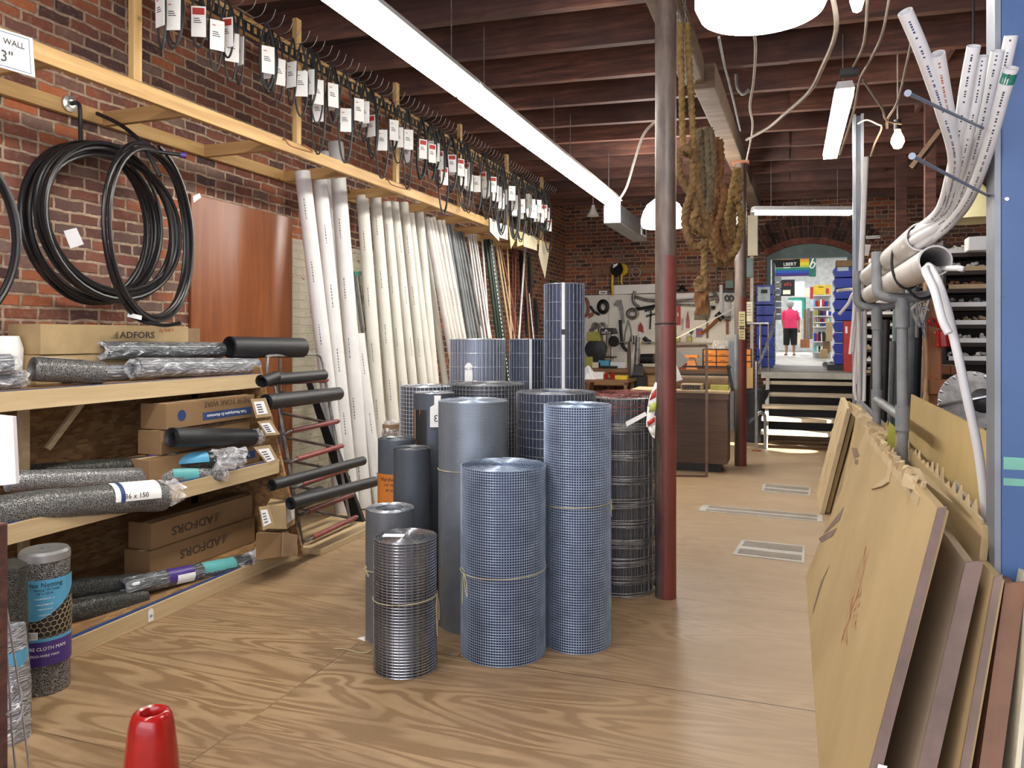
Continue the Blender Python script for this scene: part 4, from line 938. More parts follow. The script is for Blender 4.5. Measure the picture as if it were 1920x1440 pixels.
# ---------------------------------------------------------------- roller rack
rr = thing('roller_rack', 'steel tube rack with red roller sleeves stepping down between shelving and pipes', 'rack', (-3.6, 5.0, 0))
lev = []
for (u0, v0, u1, v1) in ((530, 717, 612, 712), (539, 760, 622, 748), (547, 808, 633, 790), (557, 861, 641, 836), (567, 908, 650, 880), (577, 959, 660, 928), (587, 1008, 667, 970)):
    # each sleeve runs along the room
    X = -3.5 + .26 * ((v0 - 717) / 291.); a = PX(u0, v0, X); b = PX(u1, v1, X - .02); lev.append((a, b))
    MB().cyl(a, b, .019, n=16).build('roller_sleeve', 'red_tube', rr)
for i, (a, b) in enumerate(lev):
    w = MB()
    for p_, s in ((a, -1), (b, 1)):
        back = V((-3.98, p_.y, p_.z + .05)); e = V((0, s * .02, 0))
        w.tube(smoothpts([p_, p_ + e, p_ + e + V((-.05, s * .015, -.02)), p_ + V((-.18, s * .02, -.005)), back], 5), .0115, 8)
    w.build('support_arm', 'dull_steel', rr)
w = MB()
for y in (lev[0][0].y - .03, lev[0][1].y + .02):
    w.tube([(-3.98, y, 0), (-3.98, y, 1.36)], .014, 8); w.tube([(-3.3, y, 0), (-3.56, y, 1.28)], .013, 8)
w.build('upright_tube', 'dull_steel', rr)
ya, yb = lev[0][0].y - .1, lev[0][1].y + .02
MB().tube(smoothpts([(-3.56, ya, 1.28), (-3.56, ya, 1.33), (-3.58, ya + .03, 1.385), (-3.6, ya + .1, 1.4), (-3.62, yb - .08, 1.4), (-3.6, yb, 1.39), (-3.58, yb + .02, 1.33), (-3.56, yb + .02, 1.24)], 5), .0125, 8).build('top_loop', 'dull_steel', rr)
for y in (lev[0][1].y + .1,): MB().hexa([(-3.35, y, 0), (-3.22, y, 0), (-3.22, y + .04, 0), (-3.35, y + .04, 0), (-3.8, y, 1.2), (-3.74, y, 1.2), (-3.74, y + .04, 1.2), (-3.8, y + .04, 1.2)]).build('side_plate', 'black_iron', rr, smooth=False)
MB().box(-3.6, -3.1, lev[6][0].y - .1, lev[6][0].y + .9, 0, .045).build('base_board', 'pale_pine', rr, smooth=False, bevel=.004)
def rr_roll(u0, v0, z0_, u1, v1, z1_, r, label, core=.5, **k): return roll('rubber_roll', P(u0, v0, z0_), P(u1, v1, z1_), r, rub, label, core=core, **k)
rr_roll(488, 714, 5.2, 607, 703, 5.95, .04, 'thin black rubber roll lying on the top red sleeve')
c = rr_roll(492, 716, 5.0, 518, 706, 5.15, .036, 'short black rubber piece with a cardboard core opening', .75)
o = c
MB().lathe([(.02, 0), (.032, 0), (.032, .01), (.02, .01)], P(518, 706, 5.16), 20, axis=(P(518, 706, 5.16) - P(492, 716, 5.0))).build('core_ring', 'kraft_dark', o)
rr_roll(498, 754, 5.1, 634, 738, 6.1, .052, 'thick black rubber roll resting on the second red sleeve')
rr_roll(510, 910, 4.95, 680, 864, 6.1, .036, 'slim black rubber roll on the fifth red sleeve, poking out to the right')
rr_roll(545, 944, 4.95, 702, 903, 6.0, .04, 'black rubber roll with a kink on the sixth sleeve, poking out farthest right')
rr_roll(505, 962, 5.2, 600, 925, 5.8, .055, 'fat dark roll half hidden at the lower left of the roller rack')
# ---------------------------------------------------------------- left foreground
def upright_roll(name, cx, cz, r, h, label, mat, group=None, core=.18, lean=(0, 0)):
    """free standing roll; cx = picture column of its axis, cz = depth of its axis"""
    p_ = P(cx, 700, cz); p_.z = 0; o = thing(name, label, 'roll', p_, group); return o, p_
o, p_ = upright_roll('hex_netting_roll', 84, 3.38, .098, .6, 'standing netting roll with light blue Hex Netting label and purple band', 'hex_grey')
t_ = p_ + V((0, 0, .6)); bd = MB().tube([p_.lerp(t_, i / 10) for i in range(11)], .098, 40, True, uvs=True); bd.jitter(.001, 12); bd = bd.build('roll_body', 'hex_grey', o)
MB().lathe([(.098, 0), (.09, .012), (.06, .016), (.02, .012), (.018, -.02), (.001, -.02)], t_, 36, caps=False).build('roll_top', 'hex_grey', o)
dirc = (V((0, 0, 0)) - p_); dirc.z = 0; dirc.normalize(); ang = lambda d_: d_
def ulabel(z0_, z1_, r, mat, name, a0=-1.45, a1=1.45, n=30):
    w = MB().patch(p_ + V((0, 0, z0_)), p_ + V((0, 0, z1_)), r, a0, a1, up=dirc, n=n); return w.build(name, mat, o)
ulabel(.33, .5, .1025, 'label_black', 'hexagon_label'); 
w = MB(); nn = 30
for i in range(nn):
    a_, b_ = -1.45 + 2.9 * i / nn, -1.45 + 2.9 * (i + 1) / nn
    def zb(t): return .325 + .06 * max(0, (t + .3)) ** 1.3 if t > -.3 else .325
    B = V((0, 0, 1)).cross(dirc)
    def pt(t, z): return p_ + V((0, 0, z)) + (dirc * math.cos(t) + B * math.sin(t)) * .1035
    w.quad(pt(a_, zb(a_)), pt(b_, zb(b_)), pt(b_, .5), pt(a_, .5))
w.build('blue_label', 'label_blue', o)
w = MB()
for i in range(12):
    for j in range(7):
        t = -1.35 + i * .24 + (.12 if j % 2 else 0); z = .265 + j * .021
        if z < zb(t) - .006: w.tube([pt(t + .135 * math.cos(PI / 3 * q + PI / 6) * .95, z + .0135 * math.sin(PI / 3 * q + PI / 6)) for q in range(6)], .0008, 3, closed=True)
ulabel(.25, .33, .1025, 'label_black', 'hexagon_label'); w.build('hexagon_print', 'kraft_pale', o)
ulabel(.13, .235, .103, 'label_purple', 'purple_band'); ulabel(.235, .25, .103, 'label_blue', 'blue_stripe'); ulabel(.247, .28, .1045, 'card_white', 'barcode_sticker', -.75, -.25, 6)
w = MB(); B = V((0, 0, 1)).cross(dirc)
for i in range(12): w.patch(p_ + V((0, 0, .252)), p_ + V((0, 0, .276)), .1052, -.72 + i * .038, -.72 + i * .038 + R.choice((.01, .02)), up=dirc, n=1)
w.build('barcode', 'ink', o)
fx = lambda t, z: pt(t, z)
def utext(s, size, mat, t, z, **k): lettering(s, size, mat, o, pt(t, z) , (-dirc).cross(V((0, 0, 1))), (0, 0, 1), bend=(p_, .1045), **k)
def ut(s, size, mat, z, name='lettering'):
    xd = V((0, 0, 1)).cross(dirc); lettering(s, size, mat, o, p_ + dirc * .1045 + V((0, 0, z)), xd, (0, 0, 1), bend=(p_, .1045), name=name)
ut('Hex Netting', .028, 'ink', .478); ut('1" Netting / 20 Gauge', .013, 'ink', .458); ut('24" x 150 ft', .013, 'ink', .442); ut('WIRE CLOTH MAN', .02, 'card_white', .205, 'brand_lettering'); ut('DUO-WIRE MAN', .015, 'card_white', .175, 'brand_lettering')
for i, z in enumerate((.42, .395, .375, .35)): ut('mesh galvanized after weaving'[: 24 - 3 * i], .0075, 'card_white', z)
MB().tube([p_ + V((0, 0, .57)), p_ + V((0, 0, .6))], .1, 40, False).build('film_collar', 'hex_pale', o)
# wrapped rolls half out of view
b = P(18, 1235, 2.95); q = V((b.x, b.y, 0)); o2 = thing('hex_netting_roll', 'film-wrapped netting roll with blue label standing at the left edge', 'roll', q)
w = MB().tube([q + V((0, 0, .0)), q + V((-.0, 0, .2)), q + V((-.03, 0, .42))], .07, 30, uvs=True); w.jitter(.008, 14); w.build('roll_body', 'film_pale', o2)
MB().patch(q + V((-.01, 0, .12)), q + V((-.02, 0, .34)), .074, -1.2, 1.4, up=-q.normalized(), n=14).build('label', 'label_blue', o2)
q = P(4, 1100, 3.1); q.z = 0; o2 = thing('hex_netting_roll', 'dark rough netting roll standing behind the wrapped one at the left edge', 'roll', q)
w = MB().tube([q + V((0, 0, 0)), q + V((0, 0, .3)), q + V((0, 0, .62))], .085, 30, uvs=True); w.jitter(.012, 14); w.build('roll_body', 'hex_black', o2)
# wire stand
ws = thing('wire_stand', 'bent blue-grey wire display stand at the lower left corner', 'stand', P(15, 1440, 2.5))
w = MB()
for pts in (((8, 1115), (22, 1200), (36, 1290), (46, 1370), (56, 1450)), ((10, 1190), (18, 1300), (22, 1370), (30, 1450))): w.tube(smoothpts([P(*x_, 2.45) for x_ in pts], 5), .0035, 6)
w.build('leg', 'galv_wire', ws); w = MB(); w.tube(smoothpts([P(0, 1345, 2.35), P(28, 1330, 2.3), P(40, 1310, 2.4), P(34, 1285, 2.6), P(8, 1275, 2.7)], 6), .0035, 6); w.tube(smoothpts([P(0, 1380, 2.4), P(20, 1370, 2.35), P(38, 1345, 2.35), P(42, 1318, 2.5)], 6), .0035, 6); w.build('ring', 'galv_wire', ws)
a = P(-8, 990, 2.3); a.z = 0; tag(MB().box(a.x - .12, a.x + .012, a.y - .03, a.y + .03, 0, .98).build('wooden_post', 'joist_wood', None, a, smooth=False, bevel=.004), 'dark brown post sliver at the lower left edge', 'post')
tag(MB().prism([P(-40, 775, 2.4), P(24, 781, 2.42), P(30, 907, 2.42), P(-40, 915, 2.4)], (.0, .012, 0)).build('white_board', 'card_white', None, P(0, 850, 2.4), smooth=False), 'bright white card edge in front of the middle shelf at the left edge', 'card')
# red vessel
q = P(284, 1380, 2.3); q.z = 0; o = thing('red_cone', 'glossy red tapered plastic cone with a hollow top in the lower left foreground', 'container', q)
MB().lathe([(.082, .2), (.08, .22), (.073, .3), (.064, .38), (.058, .405), (.051, .418), (.041, .423), (.033, .419), (.027, .405), (.025, .35), (.001, .345)], q, 40, caps=False).build('cone', 'red_plastic', o)
MB().lathe([(.1, 0), (.1, .19), (.09, .2), (.001, .2)], q, 36, caps=True).build('base', 'card_white', o)
# ================================================================ WIRE ROLLS
def ring_pts(c, r, z, n, tx=0., ty=0., jr=0., ph=0.):
    return [V((c.x + (r + (R.uniform(-jr, jr) if jr else 0)) * math.cos(2 * PI * i / n + ph), c.y + (r + (R.uniform(-jr, jr) if jr else 0)) * math.sin(2 * PI * i / n + ph), z + tx * math.cos(2 * PI * i / n) + ty * math.sin(2 * PI * i / n))) for i in range(n)]
def spiral(w, c, r, z, pitch, wr, inner=.03, n=40, jz=.0, sides=3):
    pts = []; q = r; i = 0
    while q > inner:
        a = 2 * PI * i / n; pts.append(V((c.x + q * math.cos(a), c.y + q * math.sin(a), z + R.uniform(-jz, jz)))); q -= pitch / n; i += 1
    w.tube(pts, wr, sides)
def wroll(uL, uR, label, h, vb=None, zc=None, core='mesh_core_blue', wire='blue_wire', nv=0, nh=0, wr=.0013, wv=None, inner=.06, pitch=.012, name='wire_mesh_roll', twine=None, jr=0., group='rolls of wire mesh standing on the floor', topmat=None):
    hw = (uR - uL) / 2 / FPX
    if zc is None: zc = EYE * FPX / (vb - HV) / (1 - hw)
    r = hw * zc; p = P((uL + uR) / 2, 700, zc); p.z = 0
    o = thing(name, label, 'roll', p, group); cr = r - (.006 if nv else 0)
    w = MB().tube([p, p + V((0, 0, h * .5)), p + V((0, 0, h - .004))], cr, 64, False, uvs=True)
    if jr: w.jitter(jr, 14)
    w.build('rolled_mesh', core, o)
    w = MB(); prof = [(cr, -.004), (cr - .008, -.02)]; q = cr - .008
    while q > inner + .02: prof += [(q - pitch * .35, -.004), (q - pitch * .9, -.02)]; q -= pitch
    prof += [(inner, -.02), (inner, -min(.3, h * .5)), (.001, -min(.3, h * .5) - .01)]
    w.lathe(prof, p + V((0, 0, h)), 48, caps=False).build('rolled_end', topmat or core, o)
    w = MB()
    for i in range(nv):
        a = 2 * PI * i / nv + .01; x = V((p.x + r * math.cos(a), p.y + r * math.sin(a), .002)); w.tube([x, x + V((0, 0, h - .002))], wv or wr, 3, False)
    for i in range(nh + 1):
        if nh: w.tube(ring_pts(p, r - wr * 1.5, .004 + (h - .006) * i / nh, 56), wr, 3, closed=True)
    spiral(w, p, r, h, pitch, wr, inner, jz=.0025)
    w.build('wire_grid', wire, o)
    if twine:
        for (tz, ang, big) in twine:
            w = MB().tube(ring_pts(p, r + .003, tz, 48, ty=.0, tx=.008), .0022, 5, closed=True)
            dd = rotz(V((-p.x, -p.y, 0)).normalized(), ang); sd = V((0, 0, 1)).cross(dd); k0 = p + dd * (r + .005) + V((0, 0, tz))
            w.tube(smoothpts([k0, k0 + sd * .03 + V((0, 0, -.03)), k0 + sd * .045 + V((0, 0, -.1 * big)), k0 + sd * .02 + V((0, 0, -.07 * big)), k0], 5), .0022, 5)
            w.tube(smoothpts([k0, k0 - sd * .01 + V((0, 0, -.05)), k0 - sd * .004 + dd * .004 + V((0, 0, -.15 * big))], 5), .0022, 5)
            w.tube(smoothpts([k0, k0 + sd * .01 + V((0, 0, .012)), k0 - sd * .02 + V((0, 0, .02))], 5), .0022, 5)
            w.build('twine', 'twine', o)
    return o, p, r
oA, pA, rA = wroll(864, 1023, 'front bluish half-inch mesh roll with a twine bow on its left side', .914, vb=1253, nv=104, nh=72, inner=.05, twine=[(.41, -1.1, 1)])
oB, pB, rB = wroll(1020, 1145, 'tall bluish half-inch mesh roll right of the front roll, tied with twine', 1.2, vb=1229, nv=84, nh=94, inner=.05, twine=[(.71, 1.35, .4)])
oC, pC, rC = wroll(701, 819, 'short shiny roll with bright horizontal wires, nearest on the left', .61, vb=1276, core='mesh_core_grey', wire='bright_wire', nv=34, nh=46, wr=.0024, wv=.0009, inner=.035, pitch=.013, twine=[(.335, 1.25, 1.2)])
MB().obox(pC + V((-.05, -.02, .613)), (1, .3, 0), (-.3, 1, 0), (0, 0, 1), .1, .05, .002).build('paper_slip', 'card_white', oC, smooth=False)
oD, pD, rD = wroll(686, 776, 'short grey fine-mesh roll with an open hollow top behind the shiny roll', .66, zc=3.97, core='mesh_eighth', wire='galv_wire', inner=.075, pitch=.004, wr=.001, twine=[(.36, -1.2, .2)])
oE, pE, rE = wroll(822, 952, 'tall fine quarter-inch mesh roll between the front rolls, tied with twine', 1.2, vb=1191, core='mesh_quarter', wire='blue_wire', inner=.05, pitch=.01, wr=.001, twine=[(.84, .4, .1)])
oF, pF, rF = wroll(738, 807, 'slim dark blue-grey window screen roll standing before the orange-labelled one', .9, zc=4.45, core='mesh_screen', wire='dark_wire', inner=.025, pitch=.008, wr=.0012)
oG, pG, rG = wroll(709, 781, 'dark mesh roll with an orange Hardware Cloth label at the left of the cluster', .925, zc=4.7, core='mesh_screen', wire='dark_wire', inner=.02, pitch=.02, wr=.001)
oI, pI, rI = wroll(776, 851, 'tall fine dark mesh roll with orange strip and white tag behind the slim ones', 1.2, zc=4.74, core='mesh_screen', wire='galv_wire', inner=.04, pitch=.01, wr=.001)
oH, pH, rH = wroll(750, 850, 'coarse large-square dark mesh roll at the back left of the cluster', 1.22, zc=5.08, core='mesh_screen', wire='galv_wire', nv=42, nh=48, wr=.0025, inner=.05, pitch=.02)
oJ, pJ, rJ = wroll(843, 984, 'wide grey welded mesh roll with a flat top behind the tall fine one', 1.23, zc=5.14, core='mesh_core_grey', wire='dark_wire', nv=60, nh=46, wr=.0018, inner=.05, pitch=.013)
oK, pK, rK = wroll(968, 1117, 'wide dark welded fence roll with oblong openings behind the tall front rolls', 1.22, zc=4.52, core='mesh_core_weld', wire='dark_wire', nv=60, nh=24, wr=.0016, inner=.09, pitch=.012)
oL, pL, rL = wroll(843, 948, 'light blue-grey welded fence roll with a small white tag, left of the strapped rolls', 1.525, zc=5.8, core='mesh_core_light', wire='galv_wire', nv=42, nh=15, wr=.002, inner=.09, pitch=.014)
oM, pM, rM = wroll(955, 1022, 'narrow navy welded fence roll with white strap, shorter of the strapped two', 1.525, zc=5.68, core='mesh_core_weld', wire='navy_wire', nv=30, nh=15, wr=.0018, inner=.05, pitch=.012)
oN, pN, rN = wroll(1020, 1096, 'tallest navy welded fence roll with white strap beside the field fence', 1.905, zc=5.32, core='mesh_core_weld', wire='navy_wire', nv=30, nh=15, wr=.0022, inner=.05, pitch=.012)
for o, p, r, h in ((oM, pM, rM, 1.525), (oN, pN, rN, 1.905)):
    d = V((-p.x, -p.y, 0)).normalized(); s = V((0, 0, 1)).cross(d); d = rotz(d, .18 if o is oM else -.05); s = V((0, 0, 1)).cross(d); w = MB()
    w.obox(p + d * (r + .004) + V((0, 0, h / 2)), s, d, (0, 0, 1), .02, .002, h); w.obox(p + V((0, 0, h + .003)), s, d, (0, 0, 1), .02, 2 * r, .002)
    w.build('white_strap', 'white_paint', o, smooth=False)
    if o is oN: MB().obox(p + d * (r + .007) + V((0, 0, h - .33)), s, d, (0, 0, 1), .026, .006, .035).build('strap_buckle', 'black_iron', o, smooth=False)
def facing(p, a): d = rotz(V((-p.x, -p.y, 0)).normalized(), a); return d, V((0, 0, 1)).cross(d)
d, s = facing(pL, -.3); c = pL + d * (rL + .005); z = 1.54 - 63 * 5.55 / FPX
w = MB().prism([c + s * a + V((0, 0, z + b)) for a, b in ((-.03, -.09), (.03, -.09), (.03, .03), (.012, .055), (-.012, .055), (-.03, .03))], d * .002); w.build('price_tag', 'card_white', oL, smooth=False)
for i in range(3): lettering('AL 59', .026, 'blue_ink', oL, c + d * .003 + V((0, 0, z + .01 - .032 * i)), s, (0, 0, 1), name='tag_writing') if i < 1 else None
# label on G
d, s = facing(pG, -.0); rr_ = rG + .002
def lab(o, p, r, z0, z1, a0, a1, mat, name, d): return MB().patch(p + V((0, 0, z0)), p + V((0, 0, z1)), r, a0, a1, up=d, n=20).build(name, mat, o)
lab(oG, pG, rr_, .34, .72, -1.5, 1.0, 'label_orange', 'orange_label', d); lab(oG, pG, rr_ + .0006, .34, .46, -1.5, 1.0, 'label_black', 'black_label_area', d)
w = MB(); B = V((0, 0, 1)).cross(d)
for i in range(20):
    a, b = -1.5 + .125 * i, -1.5 + .125 * (i + 1); f = lambda t: .43 + .06 * (t + .6) ** 1.6 if t > -.6 else .43
    q = lambda t, z_: pG + V((0, 0, z_)) + (d * math.cos(t) + B * math.sin(t)) * (rr_ + .0012)
    w.quad(q(a, f(a)), q(b, f(b)), q(b, .5), q(a, .5)) if min(f(a), f(b)) < .49 else None
w.build('orange_curve', 'label_orange', oG); lab(oG, pG, rr_ + .0018, .335, .385, -1.5, 1.0, 'label_purple', 'purple_band', d); lab(oG, pG, rr_ + .0018, .385, .405, -1.5, 1.0, 'label_orange', 'orange_stripe', d)
for t_, sz, z_ in (('Hardware Cloth', .034, .69), ('1/4" Mesh / 23 Ga', .024, .655), ('36" width x 100 ft', .021, .625)): lettering(t_, sz, 'ink', oG, pG + d * (rr_ + .002) + V((0, 0, z_)), s, (0, 0, 1), bend=(pG, rr_ + .002))
lettering('WIRE CLOTH MAN', .025, 'card_white', oG, pG + d * (rr_ + .002) + V((0, 0, .362)), s, (0, 0, 1), bend=(pG, rr_ + .0025), name='brand_lettering')
MB().obox(pG + V((-.04, 0, .928)), (1, 0, 0), (0, 1, 0), (0, 0, 1), .05, .035, .003).build('paper_slip', 'card_white', oG, smooth=False)
# strip and tag on I
d, s = facing(pI, -1.05); d2, s2 = facing(pI, -.0)
lab(oI, pI, rI + .002, .86, 1.1, -1.15, -.35, 'label_black', 'black_label_area', d2)
w = MB(); q = lambda t, z_: pI + V((0, 0, z_)) + (d2 * math.cos(t) + s2 * math.sin(t)) * (rI + .0035); w.quad(q(-1.15, .86), q(-1.05, .87), q(-.7, 1.1), q(-1.15, 1.1)); w.build('orange_label', 'label_orange', oI, smooth=False)
c = pI + d2 * (rI + .006) + s2 * .012; z = 1.54 - 150 * 4.62 / FPX
MB().prism([c + s2 * a + V((0, 0, z + b)) for a, b in ((-.035, -.06), (.05, -.06), (.05, .06), (.03, .075), (.03, .13), (-.01, .13), (-.01, .075), (-.035, .06))], d2 * .002).build('price_tag', 'card_white', oI, smooth=False)
lettering('3', .06, 'ink', oI, c + d2 * .003 + V((0, 0, z - .01)), -s2, (0, 0, 1), name='tag_writing')
# wrapped small roll at the back
p = P(736, 700, 5.4); p.z = 0; o = thing('wrapped_roll', 'small film-wrapped roll at the back left, behind the coarse mesh roll', 'roll', p); w = MB().tube([p, p + V((0, 0, .5)), p + V((0, 0, .93))], .07, 28, uvs=True); w.build('roll_body', 'kraft_dark', o); crumple(o, p + V((0, 0, .8)), (0, 0, 1), .07, .15, 3, amp=.015)
# field fence roll
hw = 69 / FPX; zc = 4.76; rO = hw * zc; pO = P(1162, 700, zc); pO.z = 0
oO = thing('field_fence_roll', 'woven field fence roll with rusty red top beside the red column', 'roll', pO, 'rolls of wire mesh standing on the floor'); H0 = 1.19
MB().tube([pO, pO + V((0, 0, .6)), pO + V((0, 0, H0 - .02))], rO - .022, 56, uvs=True).build('rolled_mesh', 'mesh_core_field', oO)
w = MB(); bands = [.02, .12, .225, .335, .45, .575, .71, .86, 1.02, 1.185]
for i in range(74):
    a = 2 * PI * i / 74 + R.uniform(-.025, .025); rr2 = rO - R.choice((0, .006, .012)); z0 = 0
    pts = [V((pO.x + rr2 * math.cos(a + R.uniform(-.02, .02)), pO.y + rr2 * math.sin(a + R.uniform(-.02, .02)), b_)) for b_ in bands]; w.tube(pts, .0016, 3, False)
w.build('stay_wires', 'dark_wire', oO)
w = MB()
for bz in bands[:-1]:
    for q in range(9):
        off = -q * .0058 * R.uniform(.8, 1.1); w.tube(ring_pts(pO, rO + .001 - (0.0012 * q), max(.006, bz + off + (0 if q else .006)), 40, R.uniform(-.012, .012) if q else 0, R.uniform(-.012, .012) if q else 0, .003), .0021, 3, closed=True)
w.build('line_wires', 'dull_steel', oO)
w = MB()
for q in range(16): w.tube(ring_pts(pO, rO - .012 * q, 1.185 + R.uniform(-.01, .012), 36, R.uniform(-.01, .01), R.uniform(-.01, .01), .004), .0022, 3, closed=True)
for i in range(46):
    a = R.uniform(0, 2 * PI); q = rO * R.uniform(.5, 1.02); x = V((pO.x + q * math.cos(a), pO.y + q * math.sin(a), 1.16)); w.tube([x, x + V((R.uniform(-.012, .012), R.uniform(-.012, .012), R.uniform(.03, .05)))], .0016, 3)
for q in range(8): w.tube(ring_pts(pO, rO - .003, 1.15 - .009 * q, 40, R.uniform(-.008, .008), R.uniform(-.008, .008), .003), .0018, 3, closed=True)
w.build('rusty_top_wires', 'rust_wire', oO)
tg = thing('fence_ticket', 'curled white and red paper ticket hanging at the column side of the field fence roll', 'label', P(1222, 780, 4.45))
def curl(pts, mat, name):
    w = MB(); n = len(pts)
    for (a, b), (c, e) in zip(pts, pts[1:]): w.quad(a, b, e, c)
    w.build(name, mat, tg, solid=.001)
Z = 4.47
curl([(P(1229, 716, Z), P(1232, 718, Z)), (P(1219, 740, Z), P(1231, 742, Z - .01)), (P(1214, 762, Z), P(1229, 768, Z - .01)), (P(1211, 800, Z), P(1222, 806, Z))], 'card_white', 'upper_paper')
curl([(P(1222, 738, Z - .012), P(1231, 728, Z - .012)), (P(1217, 752, Z - .012), P(1230, 744, Z - .015))], 'red_print', 'red_print')
curl([(P(1219, 758, Z - .015), P(1231, 752, Z - .02)), (P(1216, 774, Z - .015), P(1229, 770, Z - .02))], 'lime', 'green_picture')
curl([(P(1211, 790, Z), P(1229, 779, Z)), (P(1215, 802, Z), P(1229, 796, Z)), (P(1220, 815, Z), P(1228, 818, Z)), (P(1226, 822, Z), P(1227, 823, Z))], 'card_white', 'lower_paper')
curl([(P(1213, 791, Z - .008), P(1228, 782, Z - .008)), (P(1216, 799, Z - .008), P(1228, 790, Z - .008))], 'red_print', 'red_stripe')
MB().prism([P(1173, 791, Z), P(1210, 772, Z), P(1213, 779, Z), P(1175, 800, Z)], (0, .001, 0)).build('paper_strip', 'card_white', tg, smooth=False)
tag(MB().tube(smoothpts([PF(626, 1217) + V((0, 0, .004)), PF(650, 1219) + V((0, 0, .004)), PF(672, 1225) + V((0, 0, .004)), PF(688, 1225) + V((0, 0, .004)), PF(700, 1219) + V((0, 0, .004))], 5), .0025, 5).build('loose_twine', 'twine', None, PF(650, 1219)), 'loose end of twine lying on the floor left of the shiny roll', 'string')
a = PF(670, 1197); tag(MB().prism([a + V((0, 0, .001)), PF(684, 1203) + V((0, 0, .001)), PF(684, 1194) + V((0, 0, .001))], (0, 0, .001)).build('paper_scrap', 'card_white', None, a, smooth=False), 'tiny white paper corner on the floor by the hollow grey roll', 'paper')
# ================================================================ ROPES
def rope(o, pts, r, mat, k=10, name='rope_strand', twist=190):
    p = smoothpts(pts, k); q = [p[0]]
    for a, b in zip(p, p[1:]):
        n = max(1, int((b - a).length / .008)); q += [a.lerp(b, (i + 1) / n) for i in range(n)]
    return MB().tube(q, r * 1.18, 12, lobes=3, twist=twist * .8, amp=.22).build(name, mat, o)
def rp(l, z0=5.0): return [P(a, b, z0 + (c[0] if c else 0)) for a, b, *c in l]
o = thing('hanging_rope', 'tan rope of two long strands on chains beside the near column, knotted below', 'rope', P(1287, 48, 5.0))
rope(o, rp([(1276, 44), (1278, 150), (1281, 275), (1290, 290)]), .0165, 'rope_gold'); rope(o, rp([(1289, 44), (1294, 150), (1301, 275), (1302, 300)]), .0165, 'rope_gold')
rope(o, rp([(1272, 288, -.05), (1285, 280, -.07), (1296, 288, -.05), (1300, 300, 0), (1292, 275, .05), (1300, 272, 0), (1306, 290, -.05)]), .02, 'rope', name='knot')
rope(o, rp([(1274, 296), (1272, 320), (1285, 350), (1303, 380), (1310, 415), (1300, 440)]), .019, 'rope'); rope(o, rp([(1296, 300, -.04), (1300, 330, -.04), (1296, 360, -.04), (1284, 400, 0), (1287, 435, 0), (1300, 462, 0), (1318, 458, 0), (1327, 440, 0)]), .019, 'rope')
rope(o, rp([(1306, 300, .04), (1310, 350, .04), (1318, 400, .02), (1326, 440, 0), (1312, 432, -.05), (1300, 415, -.05), (1308, 395, -.05), (1322, 410, 0)]), .019, 'rope')
w = MB()
def chain(pts, n):
    p = smoothpts(pts, 6)
    for i in range(n):
        f = i / n * (len(p) - 1); a = p[int(f)]; b = p[min(int(f) + 1, len(p) - 1)]; d = (b - a).normalized(); s = V((0, 1, 0)) if i % 2 else V((1, 0, 0)); s = (s - d * s.dot(d)).normalized()
        w.tube([a + d * (.02 * math.cos(t)) + s * (.009 * math.sin(t)) for t in [2 * PI * j / 10 for j in range(10)]], .003, 5, closed=True)
chain(rp([(1248, -8), (1260, 12), (1270, 26), (1277, 46)]), 8); chain(rp([(1281, -8), (1284, 15), (1288, 46)]), 7); w.build('chain', 'dull_steel', o)
o = thing('hanging_rope', 'greyish old rope bundle of several straight strands, right of the two-strand rope', 'rope', P(1318, 240, 5.25))
for l in ([(1312, 243), (1307, 290), (1310, 350), (1317, 420), (1328, 446)], [(1317, 240, .04), (1318, 300, .04), (1320, 380, .04), (1326, 430, .04)], [(1324, 238), (1327, 300), (1330, 360), (1322, 420), (1312, 445)], [(1331, 240), (1337, 300), (1334, 350), (1330, 400)], [(1334, 245, .05), (1330, 300, .05), (1322, 360, .05), (1318, 400, .05)]): rope(o, rp(l, 5.22), .018, 'rope_grey')
rope(o, rp([(1320, 440), (1321, 480), (1319, 530)], 5.22), .019, 'rope_gold', name='long_tail')
rope(o, rp([(1308, 530), (1313, 524), (1322, 528), (1328, 524)], 5.2), .022, 'rope', name='knot')
rope(o, rp([(1318, 526), (1317, 548)], 5.22), .045, 'rope', twist=60, name='thick_whipping'); rope(o, rp([(1317, 548), (1316, 575), (1316, 590)], 5.22), .04, 'rope_rust', twist=50, name='braided_end')
rope(o, rp([(1316, 588), (1316, 600)], 5.22), .038, 'rope_grey', twist=30, name='frayed_tip')
o = thing('hanging_rope', 'rust-coloured twisted rope looped and folded back, middle of the rope group', 'rope', P(1346, 258, 5.4))
for l in ([(1343, 258), (1341, 300), (1345, 350), (1337, 390), (1335, 430), (1348, 462), (1362, 490)], [(1350, 262), (1352, 310), (1347, 350), (1350, 400), (1358, 440), (1364, 462)], [(1346, 340, -.05), (1358, 360, -.05), (1352, 400, -.05), (1342, 440, -.05), (1350, 470, -.05)], [(1340, 400, .04), (1346, 440, .04), (1356, 470, .04)]): rope(o, rp(l, 5.4), .02, 'rope_rust')
o = thing('hanging_rope', 'golden rope coil with a wrapped neck, rightmost of the hanging ropes', 'rope', P(1382, 312, 5.7))
rope(o, rp([(1382, 315), (1378, 335), (1371, 365), (1366, 395), (1362, 430), (1366, 448)], 5.7), .021, 'rope_gold'); rope(o, rp([(1384, 316), (1386, 340), (1382, 370), (1390, 410), (1386, 440), (1378, 470), (1362, 482), (1345, 478), (1336, 455), (1334, 425)], 5.7), .021, 'rope_gold')
